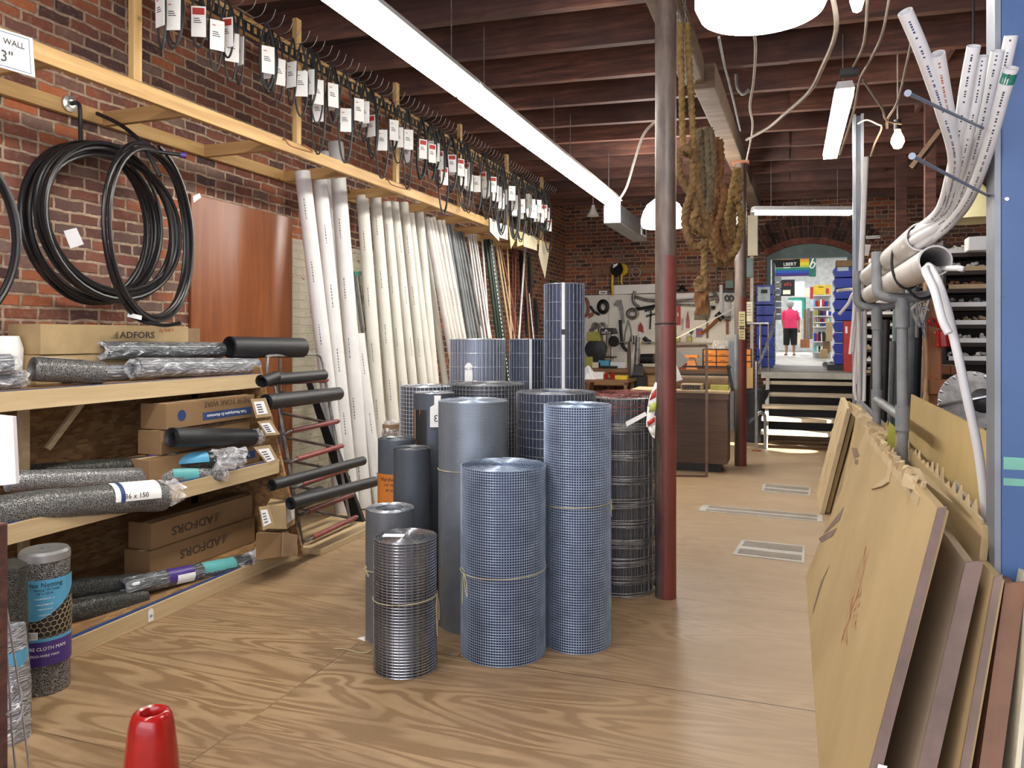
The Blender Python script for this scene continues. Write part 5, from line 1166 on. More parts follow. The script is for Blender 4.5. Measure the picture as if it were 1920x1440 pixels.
rope(o, rp([(1379, 318, .04), (1388, 345, .04), (1378, 380, .04), (1374, 410, .04), (1376, 445, .04), (1384, 462, .04)], 5.7), .021, 'rope'); rope(o, rp([(1376, 345, -.04), (1386, 352, -.04), (1378, 362, -.04), (1388, 370, -.04), (1376, 378, -.04)], 5.7), .018, 'rope_gold', name='wrapped_neck')
rope(o, rp([(1364, 448), (1352, 470), (1345, 488), (1358, 496), (1372, 480), (1384, 455), (1387, 420)], 5.75), .021, 'rope')
# ================================================================ WORKSHOP
def W(u, v, d=0.0): return PY(u, v, WB - .06 - d)
def flat(o, name, mat, pts, d=.03, t=.02): return MB().prism([W(u, v, d) for u, v in reversed(pts)], (0, t, 0)).build(name, mat, o, smooth=False)
def pbar(o, name, mat, pts, r=.02, d=.05): return MB().tube(smoothpts([W(u, v, d) for u, v in pts], 5), r, 8).build(name, mat, o)
pb = thing('pegboard', 'long white perforated tool board across the back wall', 'pegboard', W(1240, 660))
for (u0, u1, v0) in ((1086, 1141, 553), (1141, 1235, 551), (1235, 1400, 547)):
    a = W(u0 + .3, 700); b = W(u1 - .3, v0); MB().box(a.x, b.x, WB - .05, WB - .03, .9, b.z).build('panel', 'pegboard', pb, smooth=False)
def tl(name, label, u, v, cat=None): return thing(name, label, cat or 'tool', W(u, v, .05))
o = tl('white_sheet', 'blank white sheet propped on top of the pegboard left of the column', 1190, 545, 'panel'); flat(o, 'sheet', 'card_white', [(1149, 552), (1236, 549), (1236, 532), (1150, 535)])
o = tl('white_sheet', 'plain white board piece on the pegboard top right of the column', 1290, 553, 'panel'); flat(o, 'sheet', 'card_white', [(1266, 560), (1330, 560), (1330, 549), (1266, 549)], d=.02)
o = tl('wall_rail', 'brown wooden hook rail on the brick above the pegboard', 1200, 508, 'rail'); flat(o, 'board', 'bench_wood', [(1109, 514), (1344, 511), (1344, 499), (1109, 503)], d=.0)
for u in (1128, 1200, 1290): pbar(o, 'peg', 'rust', [(u, 506), (u + 2, 510)], .012, .08)
o = tl('rope_spool', 'black spool with yellow rope hanging on the brown rail', 1157, 500, 'spool'); MB().lathe([(.13, 0), (.13, .02), (.06, .03), (.06, .12), (.11, .13), (.11, .15)], W(1156, 505, .3), 24, axis=(.35, 1, 0)).build('flange', 'black_iron', o)
MB().lathe([(.1, 0), (.12, .05), (.1, .1)], W(1164, 505, .24), 20, axis=(.35, 1, 0)).build('yellow_rope', 'yellow', o); pbar(o, 'rope_tail', 'yellow', [(1149, 512), (1148, 530), (1149, 552)], .025, .2); pbar(o, 'rope_tail', 'yellow', [(1166, 516), (1165, 528), (1167, 533)], .02, .2); flat(o, 'sticker', 'card_white', [(1149, 503), (1157, 498), (1159, 493), (1150, 496)], d=.33, t=.004)
o = tl('wire_coil', 'small thin wire coil hanging on the brown rail', 1193, 512); MB().tube([W(1193 + 8 * math.cos(t), 511 + 9 * math.sin(t), .1) for t in [2 * PI * i / 20 for i in range(20)]], .014, 5, closed=True).build('coil', 'dull_steel', o)
o = tl('wall_outlet', 'white outlet plate on the brick above the left pegboard', 1129, 548, 'outlet'); flat(o, 'plate', 'card_white', [(1123, 552), (1138, 552), (1138, 545), (1123, 545)]); flat(o, 'sockets', 'ink', [(1126, 549.5), (1135, 549.5), (1135, 548), (1126, 548)], d=.035)
def ringtool(name, label, u, v, ru, rv, r=.03, mat='black_iron', n=1):
    o = tl(name, label, u, v); 
    for k in range(n): MB().tube([W(u + (ru - k * 1.5) * math.cos(t), v + (rv - k * 1.5) * math.sin(t), .06 + .03 * k) for t in [2 * PI * i / 24 for i in range(24)]], r, 6, closed=True).build('loop', mat, o)
    return o
o = ringtool('air_hose', 'dark coiled hose hanging on the left pegboard', 1131, 575, 9.5, 12, .024, 'black_iron', 3); pbar(o, 'hose_end', 'black_iron', [(1107, 574), (1114, 584), (1124, 590)], .024)
o = ringtool('jumper_cable', 'reddish cable loop hanging at the far left of the pegboard', 1097, 576, 7, 17, .024, 'rust', 2)
flat(o, 'clamp', 'rust', [(1103, 598), (1113, 592), (1112, 585), (1104, 588)])
o = tl('pruning_saw', 'dark hooked saw bundle hanging on the left pegboard', 1162, 580); flat(o, 'blade', 'dull_steel', [(1150, 572), (1156, 563), (1165, 562), (1168, 575), (1171, 605), (1165, 607), (1160, 575)]); pbar(o, 'handle', 'black_iron', [(1163, 600), (1165, 630), (1168, 648), (1178, 657), (1186, 650)], .03)
o = tl('bow_caliper', 'large curved bow tool with long horizontal bar on the pegboard', 1195, 562); pbar(o, 'bow', 'dull_steel', [(1191, 546), (1187, 556), (1189, 568), (1198, 576)], .03); pbar(o, 'bar', 'dull_steel', [(1190, 556), (1210, 562), (1232, 564)], .03)
o = tl('pipe_wrench', 'heavy chain wrench with round head below the bow tool', 1187, 588); MB().tube([W(1186 + 9 * math.cos(t), 588 + 8 * math.sin(t), .08) for t in [2 * PI * i / 20 for i in range(20)]], .035, 6, closed=True).build('chain_loop', 'dull_steel', o); pbar(o, 'handle', 'black_iron', [(1192, 580), (1210, 577), (1232, 573)], .03)
o = tl('bar_clamp', 'dark bar clamp hanging left of the near column', 1218, 590); flat(o, 'bar', 'black_iron', [(1217, 617), (1220, 617), (1222, 583), (1219, 583)]); flat(o, 'jaw', 'black_iron', [(1208, 585), (1226, 581), (1226, 577), (1209, 581)]); flat(o, 'lower_jaw', 'black_iron', [(1211, 595), (1228, 590), (1228, 587), (1211, 591)])
o = tl('snips', 'red-handled snips hanging on the pegboard left of the column', 1201, 615); flat(o, 'handles', 'red_plastic', [(1196, 620), (1207, 624), (1206, 612), (1201, 604), (1197, 611)]); flat(o, 'blades', 'steel', [(1198, 640), (1203, 640), (1202, 622), (1199, 622)])
o = tl('pump_belts', 'loop of grey pump belts hanging under the coiled hose', 1125, 613); 
for u in (1117, 1130): pbar(o, 'strap', 'dull_steel', [(u - 6, 622), (u - 5, 610), (u, 607), (u + 6, 611), (u + 8, 622)], .03)
o = tl('divider', 'slim steel divider standing open on the pegboard', 1179, 620); pbar(o, 'leg', 'dull_steel', [(1178, 600), (1172, 625), (1171, 640)], .014); pbar(o, 'leg', 'dull_steel', [(1178, 600), (1184, 625), (1180, 640)], .014)
for i, u in enumerate((1183, 1188, 1193)): o = tl('file_tool', 'row of upright dark hand tools on the pegboard, %s one' % ('left', 'middle', 'right')[i], u, 635); flat(o, 'shaft', 'black_iron', [(u - 1, 645), (u + 1, 645), (u + 1, 629), (u - 1, 629)])
o = tl('long_bar', 'pair of long grey bars sloping down from the upper right tool head', 1300, 562); pbar(o, 'upper_bar', 'dull_steel', [(1235, 568), (1300, 562), (1333, 558)], .025); pbar(o, 'lower_bar', 'dull_steel', [(1245, 570), (1310, 573)], .02); pbar(o, 'bow', 'dull_steel', [(1334, 547), (1342, 552), (1345, 562), (1343, 568)], .028); pbar(o, 'head', 'dull_steel', [(1329, 560), (1345, 557)], .045)
o = tl('red_level', 'red flat ruler hanging just right of the column', 1273, 590); flat(o, 'blade', 'red_print', [(1269, 610), (1276, 609), (1276, 574), (1269, 574)]); flat(o, 'marking', 'card_white', [(1270, 593), (1272, 593), (1272, 586), (1270, 586)], d=.04, t=.01)
o = tl('scraper', 'orange-handled scraper on the right pegboard', 1289, 600); flat(o, 'handle', 'red_plastic', [(1286, 615), (1293, 615), (1293, 598), (1286, 598)]); flat(o, 'blade', 'orange_wood', [(1287, 598), (1292, 598), (1290, 584), (1289, 584)])
o = tl('putty_knife', 'thin grey knife hanging between the red ruler and orange scraper', 1280, 605); flat(o, 'blade', 'dull_steel', [(1278, 619), (1281, 619), (1281, 598), (1278, 598)])
o = tl('mallet', 'mallet with black head and long tan handle slanting on the pegboard', 1335, 605); MB().cyl(W(1344, 588, .12), W(1355, 599, .12), .06, n=16).build('head', 'black_iron', o); pbar(o, 'handle', 'orange_wood', [(1346, 597), (1332, 612), (1316, 625)], .028, .1)
o = tl('hammer', 'hammer with red-brown handle hanging near the far column', 1364, 610); pbar(o, 'head', 'dull_steel', [(1358, 597), (1370, 597)], .04); flat(o, 'handle', 'rust', [(1361, 627), (1366, 627), (1366, 600), (1361, 600)])
o = tl('hammer', 'grey-headed hammer with brown handle left of the mallet', 1326, 610); pbar(o, 'head', 'dull_steel', [(1318, 592), (1331, 592)], .035); flat(o, 'handle', 'bench_wood', [(1324, 634), (1328, 634), (1328, 595), (1324, 595)])
o = tl('sledge_hammer', 'white-headed hammer behind the rope end on the pegboard', 1328, 580); pbar(o, 'head', 'steel', [(1325, 578), (1332, 583)], .08); pbar(o, 'peg', 'black_iron', [(1332, 577), (1341, 577)], .035)
o = tl('tin_snips', 'large black scissors hanging by the far column', 1367, 565)
for u in (1363, 1371): MB().tube([W(u + 3.5 * math.cos(t), 559 + 5 * math.sin(t), .06) for t in [2 * PI * i / 14 for i in range(14)]], .016, 5, closed=True).build('handle_ring', 'black_iron', o)
flat(o, 'blades', 'dull_steel', [(1365, 600), (1369, 592), (1369, 564), (1365, 564)])
o = tl('white_strut', 'upright white plastic strip fixed on the right pegboard', 1352, 560, 'strip'); flat(o, 'strip', 'white_paint', [(1349, 590), (1355, 590), (1355, 534), (1349, 534)], d=.05)
o = tl('packet', 'small purple and white packet hanging below the mallet', 1311, 622, 'packet'); flat(o, 'packet', 'label_purple', [(1305, 632), (1317, 632), (1317, 616), (1305, 616)]); flat(o, 'print', 'red_print', [(1309, 628), (1316, 628), (1316, 620), (1309, 620)], d=.04, t=.01)
o = tl('bench_lamp', 'dark bowl-shaped lamp standing on the pegboard top right of the column', 1279, 540, 'lamp'); MB().lathe([(.1, 0), (.1, .03), (.05, .06), (.06, .08), (.02, .12)], W(1279, 547, .15), 20).build('body', 'black_iron', o)
o = tl('small_bracket', 'small dark triangular bracket on the pegboard above the ledge', 1296, 624); flat(o, 'bracket', 'black_iron', [(1292, 624), (1297, 628), (1301, 619), (1293, 620)])
o = thing('conduit_run', 'thin grey conduit bent along the rail and down the brick wall', 'pipe', W(1344, 520)); pbar(o, 'conduit', 'grey_pvc', [(1344, 494), (1343, 520), (1343, 542)], .012, .02)
o = thing('wall_box', 'grey electrical box with a brown box above, left of the far column top', 'electrical box', W(1368, 530)); flat(o, 'lower_box', 'teal_paint', [(1361, 541), (1376, 541), (1376, 527), (1361, 527)], d=.02, t=-.1); flat(o, 'upper_box', 'kraft_dark', [(1362, 527), (1376, 527), (1376, 510), (1362, 510)], d=.02, t=-.1)
o = thing('comb_rack', 'black toothed rack edge on the pegboard top near the far column', 'rack', W(1368, 545)); 
w = MB()
for i in range(7):
    a = W(1357 + i * 3.3, 548, .1); w.box(a.x - .01, a.x + .01, a.y, a.y + .1, a.z, a.z + .05)
w.build('teeth', 'black_iron', o, smooth=False)
lg = thing('tool_ledge', 'narrow metal shelf running along the pegboard', 'shelf', W(1250, 640)); a = W(1150, 640, 0); b = W(1338, 637, 0)
MB().box(a.x, b.x, WB - .2, WB - .05, b.z - .06, b.z - .04).build('shelf', 'dull_steel', lg, smooth=False)
for i, (u, lab) in enumerate(((1270, 'yellow square block on the tool ledge beside the column'), (1292, 'yellow tape measure on the tool ledge farther right'))):
    a = W(u, 635, .15); o = thing('tape_measure', lab, 'tool', a); MB().box(a.x - .04, a.x + .05, a.y - .04, a.y + .04, b.z - .04, b.z + .06).build('case', 'olive_yellow', o, smooth=False, bevel=.01)
o = tl('black_handle_tool', 'black chunky handled tool leaning on the ledge left of the column', 1212, 636); pbar(o, 'handle', 'black_iron', [(1207, 633), (1214, 639), (1220, 642)], .04)
o = thing('glass_rod', 'long white thin strip leaning diagonally across the right pegboard', 'rod', PY(1270, 632, 13.9)); MB().cyl(PY(1262, 637, 13.9), PY(1379, 577, 14.1), .013, n=8).build('strip', 'card_white', o)
# bench
BY0, BY1 = 13.35, WB - .06; zb = PY(1200, 692, BY0).z; xL = PY(1090, 692, BY0).x; xR = PY(1382, 692, BY0).x
bn = thing('workbench', 'long wooden workbench under the pegboard', 'workbench', ((xL + xR) / 2, 14, 0))
MB().box(xL, xR, BY0, BY1, zb - .07, zb).build('worktop', 'bench_wood', bn, smooth=False, bevel=.008); MB().box(xL + .05, xR - .05, BY0 + .1, BY0 + .13, zb - .3, zb - .07).build('apron', 'pine_x', bn, smooth=False)
for x in (xL + .05, (xL + xR) / 2, xR - .12): MB().box(x, x + .09, BY0 + .05, BY0 + .14, 0, zb - .07).build('leg', 'bench_wood', bn, smooth=False)
MB().box(xL + .05, xR - .05, BY0 + .3, BY1, .3, .34).build('lower_shelf', 'bench_wood', bn, smooth=False)
def onb(u, w_, h_, name, label, mat, cat, d=.25, dep=.2, bev=.006, part='body'):
    a = PY(u, 690, BY0 + d); o = thing(name, label, cat, (a.x, a.y, zb)); MB().box(a.x - w_ / 2, a.x + w_ / 2, a.y, a.y + dep, zb, zb + h_).build(part, mat, o, smooth=False, bevel=bev); return o, a
o, a = onb(1132, .2, .14, 'blue_box', 'blue plastic tray on the bench below the drill press', 'label_blue', 'box'); MATS and None
o, a = onb(1158, .27, .11, 'white_box', 'white carton on the bench between drill press and grinding wheel', 'card_white', 'box')
o, a = onb(1104, .14, .2, 'yellow_bottle', 'yellow bottle at the left end of the bench', 'olive_yellow', 'bottle')
o, a = onb(1118, .16, .1, 'small_box', 'small cream box left of the blue tray on the bench', 'card_cream', 'box')
# drill press
a = PY(1142, 690, 13.6); o = thing('drill_press', 'black bench drill press with DELTA lettering on its head', 'machine', (a.x, a.y, zb))
z = lambda v: PY(1142, v, 13.6).z
MB().box(a.x - .17, a.x + .16, a.y - .1, a.y + .12, zb, zb + .04).build('base', 'black_iron', o, smooth=False, bevel=.01); MB().cyl((a.x + .04, a.y + .06, zb), (a.x + .04, a.y + .06, z(616)), .028).build('column', 'steel', o)
MB().hexa([(a.x - .13, a.y - .15, z(628)), (a.x + .14, a.y - .15, z(626)), (a.x + .14, a.y + .15, z(626)), (a.x - .13, a.y + .15, z(628)), (a.x - .13, a.y - .15, z(616)), (a.x + .1, a.y - .15, z(615)), (a.x + .1, a.y + .15, z(615)), (a.x - .13, a.y + .15, z(616))]).build('head', 'black_iron', o, smooth=False, bevel=.015)
lettering('DELTA', .055, 'card_white', o, (a.x - .02, a.y - .152, z(624)), (1, 0, 0), (0, 0, 1), name='brand_lettering'); MB().prism([(a.x - .05, a.y - .152, z(621)), (a.x + .01, a.y - .152, z(621)), (a.x - .02, a.y - .152, z(617.5))], (0, .001, 0)).build('triangle_logo', 'card_white', o, smooth=False)
MB().cyl((a.x - .02, a.y, z(645)), (a.x - .02, a.y, z(628)), .035).build('chuck', 'dull_steel', o); MB().lathe([(.02, 0), (.1, .0), (.1, .03), (.02, .03)], (a.x + .1, a.y - .1, z(640)), 20, axis=(.2, 1, 0)).build('feed_wheel', 'black_iron', o); MB().box(a.x - .12, a.x + .12, a.y - .12, a.y + .1, z(671), z(668)).build('table', 'black_iron', o, smooth=False)
# yellow machine
a = PY(1117, 690, 13.7); z = lambda v: PY(1117, v, 13.7).z; o = thing('key_machine', 'yellow grinding machine on a dark rounded housing at the left of the bench', 'machine', (a.x, a.y, zb))
MB().box(a.x - .15, a.x + .12, a.y - .1, a.y + .1, z(640), z(622)).build('yellow_body', 'olive_yellow', o, smooth=False, bevel=.02); MB().lathe([(.02, 0), (.19, .02), (.2, .15), (.18, .2), (.02, .21)], (a.x, a.y - .08, z(655)), 28, axis=(0, 1, 0)).build('housing', 'black_iron', o); MB().box(a.x - .15, a.x + .15, a.y - .05, a.y + .1, zb, z(662)).build('stand', 'black_iron', o, smooth=False)
pbar(o, 'lever', 'steel', [(1105, 620), (1118, 614), (1126, 609)], .03, .6)
# chop saw
a = PY(1200, 690, 13.3); z = lambda v: PY(1200, v, 13.25).z; X_ = lambda u: PY(u, 690, 13.25).x; o = thing('cutoff_saw', 'large cut-off saw with pale disc guard and dark motor in front of the bench', 'machine', (a.x, 13.2, 0))
MB().lathe([(.3, 0), (.33, .03), (.33, .05), (.05, .06)], (X_(1186), 13.2, z(675)), 32, axis=(-.95, -.3, 0)).build('disc_guard', 'grate_pale', o); MB().cyl((X_(1196), 13.25, z(673)), (X_(1228), 13.2, z(672)), .085).build('motor', 'black_iron', o)
MB().tube([(X_(1200), 13.1, z(632)), (X_(1199), 13.1, z(650)), (X_(1197), 13.1, z(690))], .05, 10).build('arm', 'dull_steel', o); MB().hexa([(X_(1186), 13.0, z(705)), (X_(1212), 13.0, z(705)), (X_(1212), 13.25, z(705)), (X_(1186), 13.25, z(705)), (X_(1193), 13.05, z(682)), (X_(1206), 13.05, z(682)), (X_(1206), 13.2, z(682)), (X_(1193), 13.2, z(682))]).build('base_casting', 'black_iron', o, smooth=False, bevel=.02)
MB().box(X_(1184), X_(1214), 12.98, 13.28, 0, z(705)).build('pedestal', 'black_iron', o, smooth=False)
# low table clutter before bench
tb = thing('side_table', 'low wooden table with clutter before the bench, behind the field fence roll', 'table', (PY(1140, 712, 12.4).x, 12.4, 0)); zt = PY(1140, 712, 12.3).z; xa, xb = PY(1090, 712, 12.3).x, PY(1180, 712, 12.3).x
MB().box(xa, xb, 12.2, 12.9, zt - .04, zt).build('tabletop', 'bench_wood', tb, smooth=False)
for x in (xa + .03, xb - .08):
    for y in (12.25, 12.8): MB().box(x, x + .05, y, y + .05, 0, zt - .04).build('leg', 'bench_wood', tb, smooth=False)
def ont(u, w_, h_, name, label, mat, cat):
    x = PY(u, 712, 12.4).x; o = thing(name, label, cat, (x, 12.4, zt)); MB().box(x - w_ / 2, x + w_ / 2, 12.35, 12.5, zt, zt + h_).build('body', mat, o, smooth=False, bevel=.01); return o
ont(1165, .2, .07, 'yellow_case', 'small bright yellow case on the low table', 'yellow', 'box'); ont(1120, .22, .12, 'white_carton', 'torn white carton on the low table left of the red bottles', 'card_white', 'box')
for i, u in enumerate((1136, 1148)):
    x = PY(u, 712, 12.4).x; o = thing('red_bottle', '%s of the two small red bottles on the low table' % ('left', 'right')[i], 'bottle', (x, 12.4, zt)); MB().lathe([(.03, 0), (.032, .08), (.015, .1), (.015, .13), (.001, .132)], (x, 12.4, zt), 16).build('bottle', 'red_plastic', o)
o = thing('paper_heap', 'crumpled white paper heap behind the tallest navy roll', 'paper', PY(1100, 705, 12.4)); w = MB().lathe([(.02, .22), (.12, .12), (.18, .0)], (PY(1101, 705, 12.4).x, 12.45, zt), 12, caps=False); w.jitter(.06, 9); w.build('paper', 'card_white', o, smooth=False)
# orange drawers
a = PY(1344, 683, 13.9); dx0, dx1 = PY(1319, 683, 13.9).x, PY(1368, 683, 13.9).x; z1 = PY(1340, 656, 13.9).z
o = thing('drawer_cabinet', 'small parts cabinet with six orange drawers on the bench', 'cabinet', (a.x, 14.0, zb)); MB().box(dx0 - .02, dx1 + .02, 13.9, 14.2, zb, z1 + .02).build('casing', 'black_iron', o, smooth=False)
for i in range(2):
    for j in range(3):
        x0 = dx0 + (dx1 - dx0) * i / 2 + .008; x1 = dx0 + (dx1 - dx0) * (i + 1) / 2 - .008; z0 = zb + .01 + (z1 - zb) * j / 3; zz = zb + (z1 - zb) * (j + 1) / 3 - .004
        d = MB().box(x0, x1, 13.88, 13.91, z0, zz).build('drawer', 'orange_drawer', o, smooth=False, bevel=.004); MB().box((x0 + x1) / 2 - .04, (x0 + x1) / 2 + .04, 13.868, 13.88, z0 + .02, z0 + .03).build('pull', 'orange_wood', d, smooth=False)
o = thing('clear_tote', 'clear plastic bin with papers on top of the orange drawer cabinet', 'bin', (a.x, 14.0, z1)); MB().box(dx0 + .15, dx1, 13.95, 14.2, z1 + .02, z1 + .17).build('tote', 'film_clear', o, smooth=False); MB().box(dx0 + .25, dx1 - .08, 14.0, 14.15, z1 + .02, z1 + .08).build('papers', 'card_white', o, smooth=False)
x = PY(1297, 683, 13.7).x; o = thing('pipe_vise', 'orange and white bench vise glowing under a work lamp', 'vise', (x, 13.7, zb)); MB().hexa([(x - .1, 13.65, zb), (x + .1, 13.65, zb), (x + .1, 13.8, zb), (x - .1, 13.8, zb), (x - .04, 13.68, zb + .2), (x + .04, 13.68, zb + .2), (x + .04, 13.78, zb + .2), (x - .04, 13.78, zb + .2)]).build('body', 'orange_drawer', o, smooth=False); MB().box(x - .11, x + .11, 13.64, 13.8, zb + .2, zb + .24).build('jaw', 'orange_drawer', o, smooth=False)
x = PY(1277, 683, 13.7).x; o, a = onb(1279, .12, .1, 'red_box', 'dark red box on the bench left of the vise', 'red_print', 'box')
# ---------------------------------------------------------------- counter
CX0, CX1, CY0, CY1, CZ = -1.75, -.63, 8.95, 9.45, .93
o = thing('service_counter', 'dark brown wood-grain counter cabinet behind the columns', 'counter', ((CX0 + CX1) / 2, 9.2, 0))
MB().box(CX0, CX1 - .03, CY0 + .03, CY1, .1, CZ - .03).build('body', 'laminate', o, smooth=False); MB().box(CX0 + .03, CX1 - .1, CY0 + .09, CY1 - .05, 0, .1).build('plinth', 'bin_black', o, smooth=False)
MB().box(CX0, CX1, CY0, CY1 + .03, CZ - .03, CZ).build('worktop', 'kraft_pale', o, smooth=False, bevel=.004); MB().box(CX0, CX1 - .01, CY0 + .008, CY0 + .028, CZ - .1, CZ - .03).build('edge_strip', 'laminate', o, smooth=False)
def onc(name, label, cat, x, y=9.15): return thing(name, label, cat, (x, y, CZ))
x0, x1 = PY(1278, 725, 9.1).x, PY(1318, 725, 9.1).x; o = onc('adding_machine', 'grey office machine with dark key rows on the counter', 'machine', (x0 + x1) / 2); MB().box(x0, x1, 9.02, 9.2, CZ, CZ + .07).build('casing', 'kraft_pale', o, smooth=False, bevel=.008)
w = MB()
for i in range(7):
    for j in range(2): a = x0 + .02 + i * (x1 - x0 - .04) / 7; w.box(a, a + .022, 9.01, 9.02, CZ + .012 + j * .025, CZ + .03 + j * .025)
w.build('keys', 'black_iron', o, smooth=False)
x0, x1 = PY(1266, 715, 9.3).x, PY(1366, 715, 9.3).x; o = onc('paper_cutter', 'brown wrapping paper roll on a black iron cutter stand on the counter', 'paper roll', (x0 + x1) / 2)
zr = PY(1320, 717, 9.3).z; MB().cyl((x0, 9.3, zr), (x1, 9.3, zr), .085, n=30).build('paper_roll', 'kraft_dark', o); 
for z_ in (PY(1320, 702, 9.3).z, PY(1320, 687, 9.3).z): MB().bar((x0 - .02, 9.2, z_), (x1 + .04, 9.2, z_), .03, .02).build('crossbar', 'black_iron', o, smooth=False)
MB().bar((x1 + .06, 9.1, CZ), (x1, 9.22, PY(1320, 684, 9.3).z), .03, .02).build('stand_leg', 'black_iron', o, smooth=False); MB().bar((x0 - .06, 9.1, CZ), (x0, 9.22, PY(1320, 684, 9.3).z), .03, .02).build('stand_leg', 'black_iron', o, smooth=False)
x0, x1 = PY(1332, 725, 9.05).x, PY(1366, 725, 9.05).x; o = onc('carton_tray', 'open cream box on the counter right of the machine', 'box', (x0 + x1) / 2); MB().box(x0, x1, 9.03, 9.13, CZ, CZ + .06).build('box', 'olive_yellow', o, smooth=False)
# framed screen
f = thing('framed_screen', 'dark framed insect screen leaning against the counter front', 'screen', P(1280, 885, 8.6)); A, Bq, Cq, D = P(1232, 884, 8.5), P(1325, 888, 8.45), P(1325, 648, 8.62), P(1232, 650, 8.66); A.z = Bq.z = 0.006
w = MB(); 
for p_, q in ((A, Bq), (Bq, Cq), (Cq, D), (D, A)): w.bar(p_, q, .03, .014, up=(0, 1, 0))
w.build('frame', 'laminate', f, smooth=False)
t = NT('screen_cloth'); t.col((.03, .03, .035)); t.set(alpha=.38, rough=.8); m_ = MB().quad(A + V((0, .006, 0)), Bq + V((0, .006, 0)), Cq + V((0, .006, 0)), D + V((0, .006, 0))).build('screen_cloth', 'screen_cloth', f, smooth=False)
o = thing('paper_sheet', 'folded white paper sheets sticking out right of the near column', 'paper', P(1275, 690, 7)); MB().prism([P(1262, 648, 7), P(1291, 675, 7), P(1278, 688, 7), P(1262, 692, 7)], (0, .003, 0)).build('upper_sheet', 'grate_pale', o, smooth=False); MB().prism([P(1262, 668, 6.98), P(1280, 712, 6.98), P(1266, 716, 6.98), P(1258, 714, 6.98)], (0, .003, 0)).build('lower_sheet', 'card_white', o, smooth=False)
# between column and stairs
p = P(1416, 832, 11.35); p.z = 0; o = thing('trash_can', 'black plastic trash can beside the foot of the stairs', 'trash can', p)
MB().lathe([(.16, 0), (.19, .72), (.2, .73), (.2, .77), (.185, .77), (.17, .7), (.15, .05), (.001, .05)], p, 32, caps=False).build('can', 'bin_black', o)
o = thing('notice_sign', 'pale yellow printed caution notice on the far column', 'sign', P(1391, 610, 9.0)); q = [P(1385, 636, 9.05), P(1397, 637, 9.05), P(1397, 584, 9.05), P(1385, 584, 9.05)]; MB().prism(q, (0, .004, 0)).build('sheet', 'card_yellow', o, smooth=False); MB().prism([P(1386, 617, 9.03), P(1396, 617, 9.03), P(1396, 611, 9.03), P(1386, 611, 9.03)], (0, .001, 0)).build('black_band', 'ink', o, smooth=False)
lettering('CAUTION', .021, 'card_yellow', o, P(1391, 614, 9.02), (1, 0, 0), (0, 0, 1)); lettering('PLEASE\nASK FOR\nHELP', .02, 'ink', o, P(1391, 598, 9.03), (1, 0, 0), (0, 0, 1)) if False else None
w = MB()
for v in (589, 593, 600, 605, 622, 627, 632): w.prism([P(1387, v + 1, 9.03), P(1395, v + 1, 9.03), P(1395, v, 9.03), P(1387, v, 9.03)], (0, .001, 0))
w.build('print_lines', 'ink', o, smooth=False)
o = thing('notice_sign', 'white sheet with lines of writing right of the yellow notice', 'sign', P(1404, 590, 9.6)); MB().prism([P(1398, 603, 9.6), P(1410, 603, 9.6), P(1410, 566, 9.6), P(1398, 566, 9.6)], (0, .004, 0)).build('sheet', 'card_cream', o, smooth=False)
w = MB()
for v in (570, 574, 580, 585, 590): w.prism([P(1400, v + 1, 9.58), P(1408, v + 1, 9.58), P(1408, v, 9.58), P(1400, v, 9.58)], (0, .001, 0))
w.build('writing', 'ink', o, smooth=False)
p = P(1381, 840, 9.0); p.z = 0; o = thing('grey_pipe', 'upright grey pipe standing in front of the far column', 'pipe', P(1381, 718, 9.0)); MB().cyl((p.x + .0, p.y - .02, CZ), (p.x + .0, p.y - .02, P(1381, 627, 9).z), .026).build('pipe', 'grey_pvc', o)
o = thing('grey_panel_post', 'grey metal post of the workshop cabinet left of the far column', 'post', PY(1370, 700, 13.2)); a = PY(1366, 700, 13.2); b = PY(1376, 640, 13.2); MB().box(a.x, b.x, 13.2, 13.3, 0, b.z).build('post', 'grey_paint', o, smooth=False)
p = P(1409, 700, 12.6); o = thing('metal_channel', 'tall pale metal channel post with a grey lamp housing beside the bins', 'post', (p.x, p.y, 0)); MB().box(p.x - .02, p.x + .03, p.y, p.y + .04, 0, P(1409, 392, 12.6).z).build('post', 'grate_pale', o, smooth=False)
MB().box(p.x - .06, p.x + .1, p.y - .05, p.y, P(1409, 480, 12.6).z, P(1409, 404, 12.6).z).build('long_cover', 'card_cream', o, smooth=False, bevel=.01); MB().box(p.x - .12, p.x + .02, p.y - .06, p.y, P(1409, 520, 12.6).z, P(1409, 484, 12.6).z).build('grey_box', 'teal_paint', o, smooth=False)
o = thing('wood_block', 'pale wooden crate end standing between far column and trash can', 'box', P(1403, 733, 11.8)); a = P(1398, 733, 11.8); b = P(1412, 690, 11.8); MB().box(a.x, b.x, a.y, a.y + .2, 0, b.z).build('crate', 'pine_v', o, smooth=False)
o = thing('drawer_cabinet', 'small orange drawer rack beyond the far column', 'cabinet', P(1401, 690, 12)); a = P(1396, 690, 12.0); b = P(1409, 654, 12.0); MB().box(a.x, b.x, a.y, a.y + .2, a.z, b.z).build('casing', 'black_iron', o, smooth=False)
for j in range(3): MB().box(a.x + .01, b.x - .01, a.y - .01, a.y, a.z + .01 + j * (b.z - a.z) / 3, a.z + (j + .9) * (b.z - a.z) / 3).build('drawer', 'orange_drawer', o, smooth=False)
MB().box(a.x, b.x, a.y, a.y + .2, 0, a.z).build('stand', 'bench_wood', o, smooth=False)
